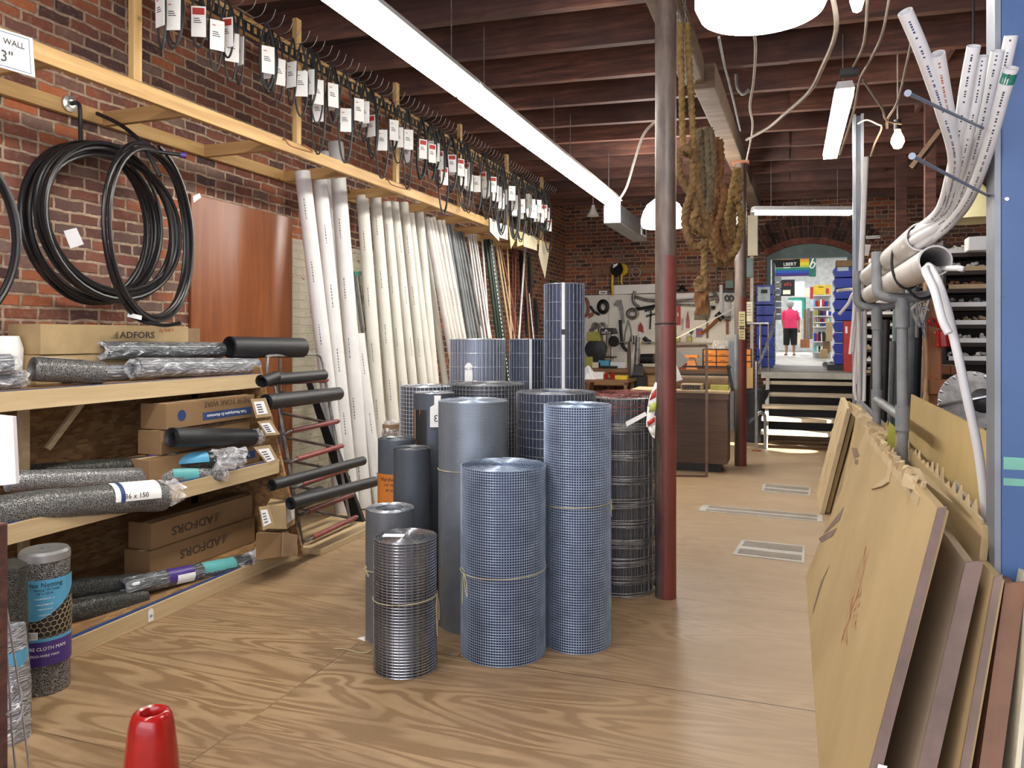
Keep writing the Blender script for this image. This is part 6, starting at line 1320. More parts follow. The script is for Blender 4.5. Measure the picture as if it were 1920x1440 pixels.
# ================================================================ BINS AND SHOP
def bins(x0, x1, y, zs, side, lab):
    n = len(zs) - 1
    for i in range(n):
        a, b = zs[i], zs[i + 1]; h = b - a; k = .0
        o = thing('storage_bin', lab % (ORD[i] + ' from the bottom'), 'bin', ((x0 + x1) / 2, y, a), 'blue stacking bins by the doorway')
        w = MB(); f = x1 if side > 0 else x0; bk = x0 if side > 0 else x1; t = .01
        lip = f + side * .028
        w.prism([(bk, y, a), (f - side * .02, y, a), (lip, y, b - .05), (f, y, b - .01), (bk, y, b - .01)], (0, t, 0)); w.prism([(bk, y + .3, a), (f - side * .02, y + .3, a), (lip, y + .3, b - .05), (f, y + .3, b - .01), (bk, y + .3, b - .01)], (0, t, 0))
        w.box(min(bk, f), max(bk, f), y, y + .31, a, a + t); w.hexa([(f - side * .02, y, a), (f - side * .02 + side * t, y, a), (f - side * .02 + side * t, y + .31, a), (f - side * .02, y + .31, a), (lip - side * t, y, b - .06), (lip, y, b - .06), (lip, y + .31, b - .06), (lip - side * t, y + .31, b - .06)])
        w.box(bk, bk + side * t, y, y + .31, a, b - .01) if side > 0 else w.box(bk - t, bk, y, y + .31, a, b - .01)
        w.build('tub', 'bin_blue', o, smooth=False)
        c = MB().hexa([(lip - side * .05 - .03, y + .03, b - .1), (lip - side * .05 + .04, y + .03, b - .1), (lip - side * .05 + .04, y + .25, b - .1), (lip - side * .05 - .03, y + .25, b - .1)] + [(lip - side * .03 - .03, y + .05, b - .03), (lip - side * .03 + .03, y + .05, b - .03), (lip - side * .03 + .03, y + .22, b - .03), (lip - side * .03 - .03, y + .22, b - .03)]).build('packets', 'card_white', o, smooth=False)
yb = 13.95; q = lambda u: PY(u, 600, yb).x; zz = lambda v: PY(1440, v, yb).z
vs = [685, 668, 650, 632, 612, 592, 573, 554, 534]; bins(q(1417), q(1450), yb, [LZ + i * (zz(533) - LZ) / 8 for i in range(9)], 1, 'blue stacking bin in the left tower beside the doorway, %s')
o = thing('paper_notice', 'white notice with a dark sketch taped on the left bin tower', 'sign', (q(1431), yb - .02, zz(550))); MB().box(q(1421), q(1444), yb - .02, yb - .016, zz(565), zz(538)).build('sheet', 'bin_cover', o, smooth=False); MB().box(q(1427), q(1439), yb - .022, yb - .02, zz(550), zz(543)).build('sketch', 'ink', o, smooth=False)
yb = 13.0; zz = lambda v: PY(1580, v, yb).z; zt_ = zz(500); z_b = LZ + .09
MB and tag(MB().box(q(1552), 1.6, yb - .05, yb + .4, LZ, LZ + .09).build('bin_plinth', 'bin_black', None, (1.0, yb, LZ), smooth=False), 'dark low plinth under the right tower of blue bins', 'base')
q = lambda u: PY(u, 600, yb).x
bins(q(1566), q(1566) + .42, yb, [z_b + i * (zt_ - z_b) / 9 for i in range(10)], -1, 'blue stacking bin in the right tower beside the doorway, %s')
o = thing('carton', 'brown carton on top of the right tower of bins', 'box', (q(1580), yb + .1, zt_)); MB().box(q(1568), q(1568) + .35, yb, yb + .25, zt_, zt_ + .1).build('carton', 'kraft_dark', o, smooth=False)
o = thing('bin_sign', 'white header label at the top of the right bin tower', 'label', (q(1580), yb, zz(505))); MB().box(q(1570), q(1591), yb - .012, yb - .008, zz(508), zz(501)).build('card', 'bin_cover', o, smooth=False)
o = thing('red_cabinet', 'tall narrow red cabinet edge between the bins and the grey post', 'cabinet', (q(1590), 12.75, LZ)); yq = 12.6; qq_ = lambda u: PY(u, 600, yq).x; MB().box(qq_(1582.5), qq_(1582.5) + .3, yq, yq + .3, LZ, PY(1590, 602, yq).z).build('cabinet', 'red_print', o, smooth=False); MB().box(qq_(1585), qq_(1589), yq - .01, yq, PY(1590, 625, yq).z, PY(1590, 612, yq).z).build('label', 'card_white', o, smooth=False)
for i, (u, v) in enumerate(((1548, 679), (1560, 679))): a = P(u, v, 12.55); a.z = LZ + .062; tag(MB().pipe(a, a + V((.12, .35, .02)), .06, .052, 20).build('pipe_offcut', 'white_pvc', None, a), '%s of the two short white pipe offcuts lying beside the right bins' % ('left', 'right')[i], 'pipe')
# banner and shop goods
def shopflat(name, label, cat, Y, u0, u1, v0, v1, mat, th=.05):
    a = PY(u0, v1, Y); b = PY(u1, v0, Y); o = thing(name, label, cat, ((a.x + b.x) / 2, Y, a.z)); MB().box(a.x, b.x, Y, Y + th, a.z, b.z).build('panel', mat, o, smooth=False); return o, a, b
Yb = 22.; bn_ = thing('paint_banner', 'rainbow-striped shop banner with LBERT lettering hung beyond the doorway', 'banner', PY(1490, 500, Yb))
def br_(u0, u1, v0, v1, mat, name, dy=0):
    a = PY(u0, v1, Yb - dy); b = PY(u1, v0, Yb - dy); return MB().box(a.x, b.x, Yb - dy, Yb - dy + .01, a.z, b.z).build(name, mat, bn_, smooth=False)
br_(1448, 1501, 484, 502, 'black_cloth', 'black_field'); MB().prism([PY(1448, 487, Yb - .02), PY(1490, 487, Yb - .02), PY(1480, 484, Yb - .02), PY(1448, 481, Yb - .02)], (0, .005, 0)).build('orange_wedge', 'label_orange', bn_, smooth=False)
br_(1500, 1517, 482, 501, 'stripe_warm', 'warm_stripes', .01); br_(1448, 1517, 501, 519, 'stripe_cool', 'cool_stripes', .01); br_(1517, 1530, 481, 519, 'green_paint', 'green_field', .012)
w = MB().tube(smoothpts([PY(1525, 484, Yb - .03), PY(1520, 496, Yb - .03), PY(1519, 501, Yb - .03), PY(1524, 502, Yb - .03), PY(1528, 495, Yb - .03), PY(1524, 492, Yb - .03), PY(1519, 499, Yb - .03)], 5), .02, 6); w.build('leaf_emblem', 'card_white', bn_)
lettering('LBERT', .12, 'card_white', bn_, PY(1481, 495.5, Yb - .02), (1, 0, 0), (0, 0, 1), bold=.02, name='brand_lettering'); br_(1469, 1482, 500.5, 503, 'card_white', 'small_line', .02)
Y = 24.; o, a, b = shopflat('shop_sign', 'black shop sign with red lettering below the rainbow banner', 'sign', Y, 1462, 1490, 524, 555, 'black_cloth'); lettering("ell's", .14, 'red_print', o, PY(1477, 533, Y - .01), (1, 0, 0), (0, 0, 1), name='sign_lettering')
MB().box(PY(1468, 550, Y).x, PY(1482, 550, Y).x, Y - .02, Y, PY(1470, 552, Y).z, PY(1470, 544, Y).z).build('plate_print', 'card_cream', o, smooth=False)
o, a, b = shopflat('teal_partition', 'teal-green partition behind the person', 'partition', 29., 1478, 1511, 558, 598, 'green_paint', .1); MB().box(PY(1482, 600, 29).x, PY(1502, 600, 29).x, 28.98, 29, PY(1480, 600, 29).z, PY(1480, 565, 29).z).build('opening', 'shop_light', o, smooth=False)
fr = shopflat('shop_window', 'white framed window panel in the shop beyond the black sign', 'window', 29.5, 1491, 1508, 528, 555, 'card_white', .1)[0]; MB().box(PY(1493, 550, 29.4).x, PY(1503, 550, 29.4).x, 29.38, 29.4, PY(1493, 552, 29.4).z, PY(1493, 532, 29.4).z).build('pane', 'shop_light', fr, smooth=False)
shopflat('poster', 'small red and cream poster left of the yellow cases', 'poster', 24., 1509, 1519, 540, 557, 'card_cream'); shopflat('red_bag', 'dark red hanging bag left of the yellow cases', 'bag', 20.9, 1519, 1525, 538, 560, 'red_print', .2)
def shelfbox(u0, u1, v0, v1, Y, mat, name, label, cat='box', th=.3):
    a = PY(u0, v1, Y); b = PY(u1, v0, Y); o = thing(name, label, cat, ((a.x + b.x) / 2, Y, a.z)); MB().box(a.x, b.x, Y, Y + th, a.z, b.z).build('body', mat, o, smooth=False, bevel=.01); return o
# shelf of goods in the aisle
Yg = 20.; sx0, sx1 = PY(1525, 600, Yg).x, PY(1560, 600, Yg).x
sg = thing('goods_shelf', 'white gondola shelf packed with goods beyond the doorway', 'shelf', ((sx0 + sx1) / 2, Yg, LZ))
MB().box(sx0, sx1, Yg + .35, Yg + .4, LZ, PY(1540, 552, Yg).z).build('back', 'shop_white', sg, smooth=False)
rows = [553, 575, 592, 604, 612, 640, 660]
for v in rows: z_ = PY(1540, v, Yg).z; MB().box(sx0, sx1, Yg, Yg + .38, z_ - .02, z_).build('shelf_board', 'shop_white', sg, smooth=False)
o = shelfbox(1526, 1547, 534, 552.8, Yg + .02, 'yellow', 'battery_case', 'big yellow battery case on top of the goods shelf'); MB().box(PY(1534, 545, Yg).x, PY(1544, 545, Yg).x, Yg + .0, Yg + .02, PY(1535, 538.5, Yg).z, PY(1535, 537.5, Yg).z).build('handle_slot', 'ink', o, smooth=False)
o = shelfbox(1549, 1558, 534, 552.8, Yg + .02, 'yellow', 'battery_case', 'smaller yellow case with red print on top of the goods shelf'); MB().box(PY(1549, 545, Yg).x, PY(1554, 545, Yg).x, Yg + .0, Yg + .02, PY(1535, 550, Yg).z, PY(1535, 541, Yg).z).build('print', 'red_print', o, smooth=False)
g = random.Random(4); pal = ['red_print', 'label_blue', 'card_white', 'bin_blue', 'card_cream', 'dull_steel', 'black_iron', 'kraft', 'olive_yellow', 'label_teal', 'card_white', 'mauve_edge']
names = {'red_print': 'red', 'label_blue': 'light blue', 'card_white': 'white', 'bin_blue': 'dark blue', 'card_cream': 'cream', 'dull_steel': 'grey', 'black_iron': 'black', 'kraft': 'brown', 'olive_yellow': 'yellow', 'label_teal': 'teal', 'mauve_edge': 'mauve'}
for ri, (v0, hh) in enumerate(((575, 15), (592, 12), (604, 9), (612, 6), (640, 20), (660, 14))):
    u = 1526.; j = 0
    while u < 1556:
        wd = g.uniform(2.6, 5); m = g.choice(pal)
        shelfbox(u, min(u + wd, 1559), v0 - hh * g.uniform(.65, .95), v0, Yg + g.uniform(.02, .1), m, 'packaged_goods', '%s package, %s from the left on the %s shelf of the packed gondola' % (names[m], ORD[j], ORD[ri]), 'package', .18); u += wd + .4; j += 1
shelfbox(1543, 1556, 640, 662, 18.8, 'kraft_dark', 'carton', 'upper brown carton on the shop floor by the gondola'); shelfbox(1538, 1552, 655, 672, 18.2, 'kraft', 'carton', 'lower brown carton on the shop floor by the gondola'); shelfbox(1550, 1561, 603, 640, 18.6, 'kraft', 'carton', 'tall brown carton behind the right blue bins')
tbx = shelfbox(1501, 1518, 636, 652, 24., 'orange_wood', 'display_table', 'low wooden display stand on the shop floor', 'stand', .6)
for i, (u0, u1, v0, v1, m, lab) in enumerate(((1507, 1512, 580, 636, 'bench_wood', 'brown spindle rack of goods in the shop, left one'), (1513, 1519, 578, 636, 'dull_steel', 'grey spindle rack of goods in the shop, middle one'), (1519, 1524, 583, 636, 'mauve_edge', 'mauve spindle rack of goods in the shop, right one'))):
    o = shelfbox(u0, u1, v0, v1, 22.5 + .05 * i, m, 'display_rack', lab, 'rack', .3)
shelfbox(1496, 1502, 594, 645, 25., 'card_cream', 'display_rack', 'cream leaflet stand right of the person', 'rack')
cr = thing('card_rack', 'tall rack of leaflets hung on the near side of the open door', 'rack', PY(1461, 560, 14.9)); 
for i in range(7):
    a = PY(1452, 600 - i * 12, 14.55); b = PY(1465, 590 - i * 12, 14.55); MB().box(a.x, b.x, 14.5, 14.56, a.z, b.z).build('leaflet_pocket', 'grate_pale' if i % 2 else 'bin_cover', cr, smooth=False, bevel=.004)
# ---------------------------------------------------------------- the person
zc = 22.; pc = P(1482, 660, zc); pc.z = LZ; k = (P(1482, 566, zc).z - LZ) / 1.66
me = bpy.data.meshes.new('body'); root = V((pc.x, pc.y, LZ))
J = {'pel': (0, 0, .92, .15, .1), 'chest': (0, 0, 1.2, .17, .11), 'sho': (0, .0, 1.36, .13, .09), 'neck': (0, 0, 1.44, .055, .055), 'head0': (0.0, -.0, 1.52, .085, .095), 'head1': (0, -.0, 1.6, .08, .09),
     'sl': (-.17, 0, 1.34, .06, .06), 'el': (-.23, .02, 1.08, .042, .042), 'wl': (-.2, .06, .86, .03, .03), 'hl': (-.19, .08, .77, .035, .02), 'sr': (.17, 0, 1.34, .06, .06), 'er': (.25, .02, 1.08, .042, .042), 'wr': (.25, -.02, .86, .03, .03), 'hr': (.25, -.04, .77, .035, .02),
     'tl': (-.09, 0, .8, .1, .1), 'kl': (-.11, -.02, .46, .06, .06), 'al': (-.12, .04, .09, .036, .036), 'fl': (-.13, -.1, .035, .04, .03), 'tr': (.09, 0, .8, .1, .1), 'kr': (.1, 0, .46, .06, .06), 'ar': (.1, .02, .09, .036, .036), 'fr': (.11, -.1, .035, .04, .03)}
E = [('pel', 'chest'), ('chest', 'sho'), ('sho', 'neck'), ('neck', 'head0'), ('head0', 'head1'), ('sho', 'sl'), ('sl', 'el'), ('el', 'wl'), ('wl', 'hl'), ('sho', 'sr'), ('sr', 'er'), ('er', 'wr'), ('wr', 'hr'), ('pel', 'tl'), ('tl', 'kl'), ('kl', 'al'), ('al', 'fl'), ('pel', 'tr'), ('tr', 'kr'), ('kr', 'ar'), ('ar', 'fr')]
ks = list(J); me.from_pydata([tuple(V(J[q_][:3]) * k) for q_ in ks], [(ks.index(a), ks.index(b)) for a, b in E], []); me.update()
pr = thing('person', 'person in pink shirt and black cropped trousers seen from behind in the shop', 'person', root)
bo = bpy.data.objects.new('body', me); COL.objects.link(bo); bo.parent = pr; WORLD['body'] = root
sm = bo.modifiers.new('skin', 'SKIN'); me.materials.append(MATS['skin'])
if not me.skin_vertices: me.attributes  # skin layer is made by the modifier
sv = me.skin_vertices[0].data if me.skin_vertices else None
if sv:
    for i, q_ in enumerate(ks): sv[i].radius = (J[q_][3] * k, J[q_][4] * k); sv[i].use_root = (q_ == 'pel')
bo.modifiers.new('sub', 'SUBSURF').levels = 1; bo.modifiers['sub'].render_levels = 2
def S(p): return root + V(p) * k
for sgn in (-1, 1):   # fingers
    hx, hy = (-.19, .08) if sgn < 0 else (.25, -.04)
    w = MB()
    for i in range(4): w.tube([S((hx + (i - 1.5) * .016, hy, .775)), S((hx + (i - 1.5) * .017, hy + .01, .73)), S((hx + (i - 1.5) * .016, hy + .02, .7 + .006 * abs(i - 1)))], [.009, .008, .006], 7)
    w.tube([S((hx - sgn * .03, hy, .8)), S((hx - sgn * .045, hy + .005, .765)), S((hx - sgn * .045, hy + .012, .745))], [.01, .009, .007], 7); w.build('fingers', 'skin', pr)
def ell(w, c, rx, ry, z, n=24): return [S((c[0] + rx * math.cos(2 * PI * i / n), c[1] + ry * math.sin(2 * PI * i / n), z)) for i in range(n)]
def loft(rings, mat, name, caps=True):
    w = MB(); n = len(rings[0])
    for r_ in rings: w.v += r_
    for i in range(len(rings) - 1):
        for j in range(n): l = (j + 1) % n; w.face((i * n + j, i * n + l, (i + 1) * n + l, (i + 1) * n + j))
    if caps: w.face(tuple(range(n))[::-1]); w.face(tuple((len(rings) - 1) * n + j for j in range(n)))
    return w.build(name, mat, pr)
loft([ell(0, (0, 0), .215, .15, .84), ell(0, (0, 0), .2, .145, .95), ell(0, (0, 0), .195, .14, 1.1), ell(0, (0, 0), .205, .14, 1.25), ell(0, (0, 0), .19, .12, 1.36), ell(0, (0, 0), .09, .08, 1.425), ell(0, (0, 0), .065, .07, 1.44)], 'pink_cloth', 'shirt')
for sgn, e in ((-1, (-.225, .015, 1.1)), (1, (.24, .015, 1.1))):
    w = MB().tube([S((sgn * .13, 0, 1.37)), S((sgn * .19, 0, 1.31)), S(e)], [.07 * k, .072 * k, .062 * k], 14); w.build('sleeve', 'pink_cloth', pr)
loft([ell(0, (0, 0), .2, .14, .78), ell(0, (0, 0), .195, .145, .88), ell(0, (0, 0), .18, .13, .97)], 'black_cloth', 'waist')
for sgn, kn, an in ((-1, (-.11, -.02, .5), (-.12, .0, .32)), (1, (.1, 0, .5), (.105, .01, .32))): MB().tube([S((sgn * .09, 0, .86)), S(kn), S(an)], [.12 * k, .1 * k, .088 * k], 16).build('trouser_leg', 'black_cloth', pr)
w = MB().lathe([(.02, -.1), (.085, -.085), (.105, -.03), (.108, .02), (.09, .075), (.05, .105), (.001, .115)], S((0, -.01, 1.59)), 20, caps=False); w.jitter(.012, 16); w.build('hair', 'grey_hair', pr)
MB().obox(S((0, .1, 1.55)), (1, 0, 0), (0, 1, 0), (0, 0, 1), .025, .03, .04).build('nose', 'skin', pr)
for sgn in (-1, 1): MB().obox(S((sgn * .088, .0, 1.55)), (1, 0, 0), (0, 1, 0), (0, 0, 1), .012, .03, .055).build('ear', 'skin', pr, bevel=.004)
for x_ in (-.13, .11): MB().obox(S((x_, -.05, .02)), (1, 0, 0), (0, 1, 0), (0, 0, 1), .09, .24, .04).build('sandal', 'kraft_dark', pr, bevel=.01)
# ================================================================ RIGHT SIDE: sheets, tubes, pipes
def sheet(name, label, pts, th, mat, cat='cardboard', edge=None, grp=None):
    """a leaning board: four corners near-bottom, far-bottom, far-top, near-top, thickness away from the aisle"""
    a = [V(p) for p in pts]; n = (a[1] - a[0]).cross(a[3] - a[0]).normalized(); 
    if n.x < 0: n = -n
    o = thing(name, label, cat, (a[0] + a[1]) / 2, grp); MB().prism(a, n * th).build('sheet', mat, o, smooth=False)
    return o, a, n
# first big box
o, a, n = sheet('cardboard_sheet', 'large flat cardboard carton leaning nearest the aisle, with red scuff marks and torn top', [(.1, 2.2, 0), (.1, 5.3, 0), (.4, 4.62, 1.05), (.4, 2.49, 1.05)], .03, 'cardboard')
up = (a[3] - a[0]); up = V((up.x, 0, up.z)).normalized(); fw = V((0, 1, 0)); out = -n
def onsh(y, t): return V((.1, y, 0)) + up * t + out * .0015
# red scuffed print: seen running up the sheet
w = MB(); g = random.Random(11)
def px_on_sheet(u, v):
    """where the sight line meets the sheet plane"""
    d = P(u, v, 1.0) - V((0, 0, EYE)); o_ = V((0, 0, EYE)); t = (V((.1, 3, 0)) - o_).dot(n) / d.dot(n); return o_ + d * t + out * .0015
for i in range(60):
    t = g.random(); u = 1629 - 42 * t + g.uniform(-9, 9) * (1 - abs(t - .5)); v = 1020 + 165 * t + g.uniform(-8, 8); l = g.uniform(8, 34); c = px_on_sheet(u, v); e = px_on_sheet(u - l * .27, v + l); s = V((0, 1, 0)) * g.choice((.0012, .0012, .003)); w.quad(c - s, e - s, e + s, c + s)
for i in range(14):
    v = g.uniform(1108, 1175); u = 1613 - (v - 1108) * .16 + g.uniform(-4, 4); c = px_on_sheet(u, v); s = V((0, 1, 0)) * g.uniform(.002, .006); e = px_on_sheet(u - 3, v + g.uniform(5, 10)); w.quad(c - s, e - s * .3, e + s * .3, c + s)
c = px_on_sheet(1589, 1200); e = px_on_sheet(1587, 1212); w.quad(c - V((0, .008, 0)), e - V((0, .001, 0)), e + V((0, .001, 0)), c + V((0, .008, 0)))
w.build('red_scuff_print', 'red_ink', o, smooth=False)
w = MB()
for (q) in (((1583, 950), (1575, 975), (1552, 996), (1545, 1000), (1560, 980)), ((1570, 990), (1562, 1005), (1540, 1018), (1535, 1010), (1553, 998)), ((1556, 1060), (1545, 1085), (1524, 1150), (1526, 1140), (1540, 1090))): 
    pts = [px_on_sheet(*x_) for x_ in q]; w.prism(pts, out * .0004)
w.build('dark_scuffs', 'mauve_edge', o, smooth=False)
w = MB()
for q in (((1597, 840), (1607, 840), (1612, 855), (1602, 860)), ((1603, 862), (1610, 862), (1608, 872), (1603, 870))): w.prism([px_on_sheet(*x_) for x_ in q], out * .0004)
w.build('handling_symbols', 'kraft_dark', o, smooth=False)
# torn curls on top edge
w = MB()
def torn(pts, th=.002): w.prism([V(p) for p in pts], V((0, 0, th)))
tp = lambda y, dz=0, dx=0: V((.4 + dx, y, 1.05 + dz))
for i in range(16):
    y = 4.5 - i * .11; q = g.uniform(.03, .06); w.hexa([tp(y, -.03, -.01), tp(y - q, -.03, -.01), tp(y - q, -.03, -.006), tp(y, -.03, -.006), tp(y - .02, g.uniform(0, .04), g.uniform(-.03, .02)), tp(y - q, g.uniform(0, .03), g.uniform(-.02, .02)), tp(y - q, .02, .012), tp(y - .02, .02, .012)])
w.hexa([(.385, 2.75, 1.0), (.4, 2.75, 1.0), (.4, 4.6, 1.0), (.385, 4.6, 1.0), (.39, 2.75, 1.03), (.405, 2.75, 1.03), (.405, 4.6, 1.03), (.39, 4.6, 1.03)]).build('torn_edge', 'kraft_pale', o, smooth=False)
MB().prism([P(1690, 912, 2.62), P(1727, 923, 2.55), P(1738, 906, 2.56), P(1786, 943, 2.42), P(1752, 906, 2.62), P(1724, 880, 2.82), P(1702, 874, 2.86), P(1694, 890, 2.74)], (0, .0, .003)).build('torn_flap', 'kraft_pale', o, smooth=False)
w = MB().prism([px_on_sheet(1636, 918), px_on_sheet(1665, 895), px_on_sheet(1672, 858), px_on_sheet(1677, 856), px_on_sheet(1668, 905), px_on_sheet(1658, 912)], out * .006); w.build('torn_strip', 'kraft_pale', o, smooth=False)
# folded near edge with tape and number sticker
w = MB().prism([(.1, 2.19, 0), (.4, 2.48, 1.05), (.422, 2.48, 1.056), (.135, 2.19, 0)], (0, .012, 0)); w.build('near_edge', 'mauve_edge', o, smooth=False)
e0 = V((.12, 2.185, 0)); e1 = V((.41, 2.475, 1.05)); dd = (e1 - e0).normalized(); sx = V((.06, 0, -.004)).normalized()
c = e0.lerp(e1, .32); MB().obox(c + V((.01, -.004, 0)), dd, sx, dd.cross(sx), .11, .022, .002).build('number_sticker', 'card_white', o, smooth=False); lettering('100G-3672', .0185, 'ink', o, c + V((.01, -.0062, 0)), -dd, sx, name='sticker_number')
# corner liner boards standing behind in order
cfg = [(.47, .2, .03, 'cardboard_grey', 'mauve_edge', 2.47, 'grey-brown carton leaning right behind the red-scuffed one, with mauve taped edge', .9, .045),
       (.53, .3, .025, 'cardboard', 'mauve_edge', 2.42, 'second carton behind the red-scuffed one, slimmer edge showing', .88, .02),
       (.56, .36, .03, 'brown_board', 'brown_board', 2.44, 'reddish brown hardboard panel edge near the blue post', .86, .05),]
for (xt, xb, th, m, em, yn, lab_, zt2, ew) in cfg:
    o, a, n = sheet('cardboard_sheet', lab_, [(xb, yn - .35, 0), (xb, 4.4, 0), (xt, 4.4, zt2 + .05), (xt, yn + .02, zt2)], th, m)
    MB().prism([(xb, yn - .352, 0), (xt, yn + .018, zt2), (xt + ew, yn + .018, zt2 + .008), (xb + ew, yn - .352, 0)], (0, .01, 0)).build('near_edge', em, o, smooth=False)
o, a, n = sheet('foam_board', 'thin torn whitish board squeezed between brown panel and blue post', [(.47, 2.15, 0), (.47, 3.2, 0), (.62, 3.2, .9), (.61, 2.4, .88)], .012, 'card_cream', 'board')
o, a, n = sheet('grey_board', 'smooth grey board standing right against the blue post', [(.52, 2.3, 0), (.52, 3.6, 0), (.64, 3.6, .95), (.62, 2.42, .82)], .012, 'grate_pale', 'board')
# torn long carton behind (dark gap seen)
o, a, n = sheet('cardboard_sheet', 'long carton with ragged torn top edge running behind the front sheets', [(.42, 2.5, 0), (.42, 5.2, 0), (.54, 5.2, 1.02), (.54, 2.62, .98)], .02, 'cardboard')
w = MB()
for i in range(22):
    y = 5.1 - i * .11; h_ = g.uniform(.01, .05); w.prism([(.54, y, .99), (.54, y - .09, .99), (.545, y - .05, 1.0 + h_)], (.004, 0, 0))
w.box(.54, .546, 2.64, 5.15, .975, .995).build('ragged_edge', 'kraft_pale', o, smooth=False)
o, a, n = sheet('fibreboard_sheet', 'clean tan fibreboard sheet standing highest behind the torn cartons', [(.6, 2.62, 0), (.6, 4.95, 0), (.66, 4.95, 1.21), (.66, 2.62, 1.2)], .012, 'tan_board', 'board')
# far bundle of flattened cartons
o = thing('carton_bundle', 'strapped bundle of flattened cartons leaning at the far end of the row', 'cardboard', (.3, 7.6, 0))
for i in range(4):
    x = .25 + i * .045; y0, y1 = 7.2 - .04 * i + .12 * (i % 2), 8.15; zt2 = .95 - .035 * i
    MB().prism([(x, y0, 0), (x, y1, 0), (x + .22, y1, zt2), (x + .22, y0 + .05, zt2 - .03)], (.038, 0, .004)).build('flat_carton', 'cardboard' if i % 2 else 'kraft_pale', o, smooth=False)
w = MB()
for y in (7.45, 7.55): w.bar((.305, y, .32), (.345, y - .02, .5), .012, .002)
w.bar((.36, 7.9, .6), (.44, 7.6, .86), .008, .002); w.build('strap', 'card_cream', o, smooth=False)
w = MB(); n2 = V((-.95, 0, .22)).normalized()
for i in range(60): y = 7.3 + .8 * ((i * 37 % 60) / 60.); t = g.uniform(.1, .92); w.quad(*[V((.25 + .22 * t_, y_, .92 * t_)) + n2 * .001 for t_, y_ in ((t, y), (t, y + .012), (t + .03, y + .012), (t + .03, y))])
w.build('faint_print', 'kraft_dark', o, smooth=False)
MB().prism([P(1571, 873, 6.95), P(1577, 893, 6.95), P(1583, 888, 6.9), P(1580, 868, 6.9)], (0, .004, 0)).build('sticker', 'card_white', o, smooth=False)
o, a, n = sheet('grey_board', 'dark grey board leaning behind the far carton bundle', [(.42, 5.1, 0), (.42, 7.2, 0), (.56, 7.4, 1.0), (.56, 5.3, .98)], .03, 'grey_paint', 'board')
o, a, n = sheet('cardboard_sheet', 'middle carton with crumpled top corner between the big one and the far bundle', [(.33, 4.72, 0), (.33, 6.6, 0), (.49, 6.5, .96), (.47, 4.75, 1.0)], .03, 'cardboard')
w = MB()
for i in range(12):
    y = 6.6 - i * .16; w.hexa([V((.46, y, .94)), V((.46, y - .1, .94)), V((.5, y - .1, .94)), V((.5, y, .94)), V((.46 + g.uniform(-.03, .05), y, 1.0 + g.uniform(0, .04))), V((.46 + g.uniform(-.03, .05), y - .08, 1.0 + g.uniform(-.02, .03))), V((.52, y - .1, 1.0)), V((.52, y, 1.01))])
w.box(.462, .5, 4.75, 6.6, .94, .96).build('crumpled_edge', 'kraft_pale', o, smooth=False)
o = thing('yellow_card', 'lime yellow card poking up between the torn cartons', 'card', P(1672, 835, 3.9)); MB().prism([P(1662, 835, 3.9), P(1677, 840, 3.9), P(1680, 802, 3.9), P(1667, 790, 3.9)], (0, .003, 0)).build('card', 'lime', o, smooth=False)
# big cream tubes on the grey pipe frame
TX = .46; zT = 1.80
fr = thing('pipe_stand', 'grey plastic pipe frame holding up the two fat cream tubes', 'rack', (.47, 4.2, 0))
y1f, y2f = PX(1692, 700, .5).y, 5.15
for y, zc_, nm in ((y1f, 1.745, 'near'), (y2f, 1.745, 'far')):
    x = .5; w = MB().cyl((x, y, 0), (x, y, zc_ - .05), .024); w.build('upright', 'grey_pvc', fr)
    w = MB(); w.cyl((x, y, 1.1), (x, y, 1.22), .031); w.cyl((x, y, zc_ - .16), (x, y, zc_ - .02), .031)
    w.tube(smoothpts([(x - .11, y, zc_ + .2), (x - .11, y, zc_ + .05), (x - .1, y, zc_), (x - .05, y, zc_ - .02), (x + .05, y, zc_ - .02), (x + .12, y, zc_), (x + .13, y, zc_ + .05), (x + .13, y, zc_ + .2)], 6), .023, 12); w.build('cradle', 'grey_pvc', fr)
MB().cyl((.5, y1f, 1.16), (.5, y2f, 1.16), .024).build('crossbar', 'grey_pvc', fr)
MB().cyl((.5, y1f, .25), (.5, y2f, .25), .024).build('lower_crossbar', 'grey_pvc', fr)
def fat(x, z, y0, y1, r, label):
    o = thing('fat_tube', label, 'pipe', (x, (y0 + y1) / 2, z), 'two fat cream tubes on the grey frame'); MB().pipe((x, y0, z), (x, y1, z), r, r - .006, 36).build('tube', 'worn_pvc', o); return o
TR = .053
yL = 2.95; fl_ = fat(.467, 1.8, yL, 5.2, TR, 'fat cream tube, lower one, with white hose drooping from its open end'); fu = fat(.455, 1.908, 3.16, 5.2, TR, 'fat cream tube, upper one, stuffed with white flexible pipes')
for y in (3.55, 5.15):
    w = MB(); pts = []
    for i in range(28):
        t = 2 * PI * i / 28; cx_ = .461 + .06 * math.cos(t); cz = 1.854 + .115 * math.sin(t); pts.append(V((cx_ + 0, y, cz)))
    w.tube(pts, .006, 6, closed=True); w.tube(smoothpts([(.46, y - .01, 1.74), (.5, y, 1.7), (.55, y + .02, 1.71), (.58, y, 1.76)], 4), .006, 6); w.build('tie_strap', 'black_iron', fl_)
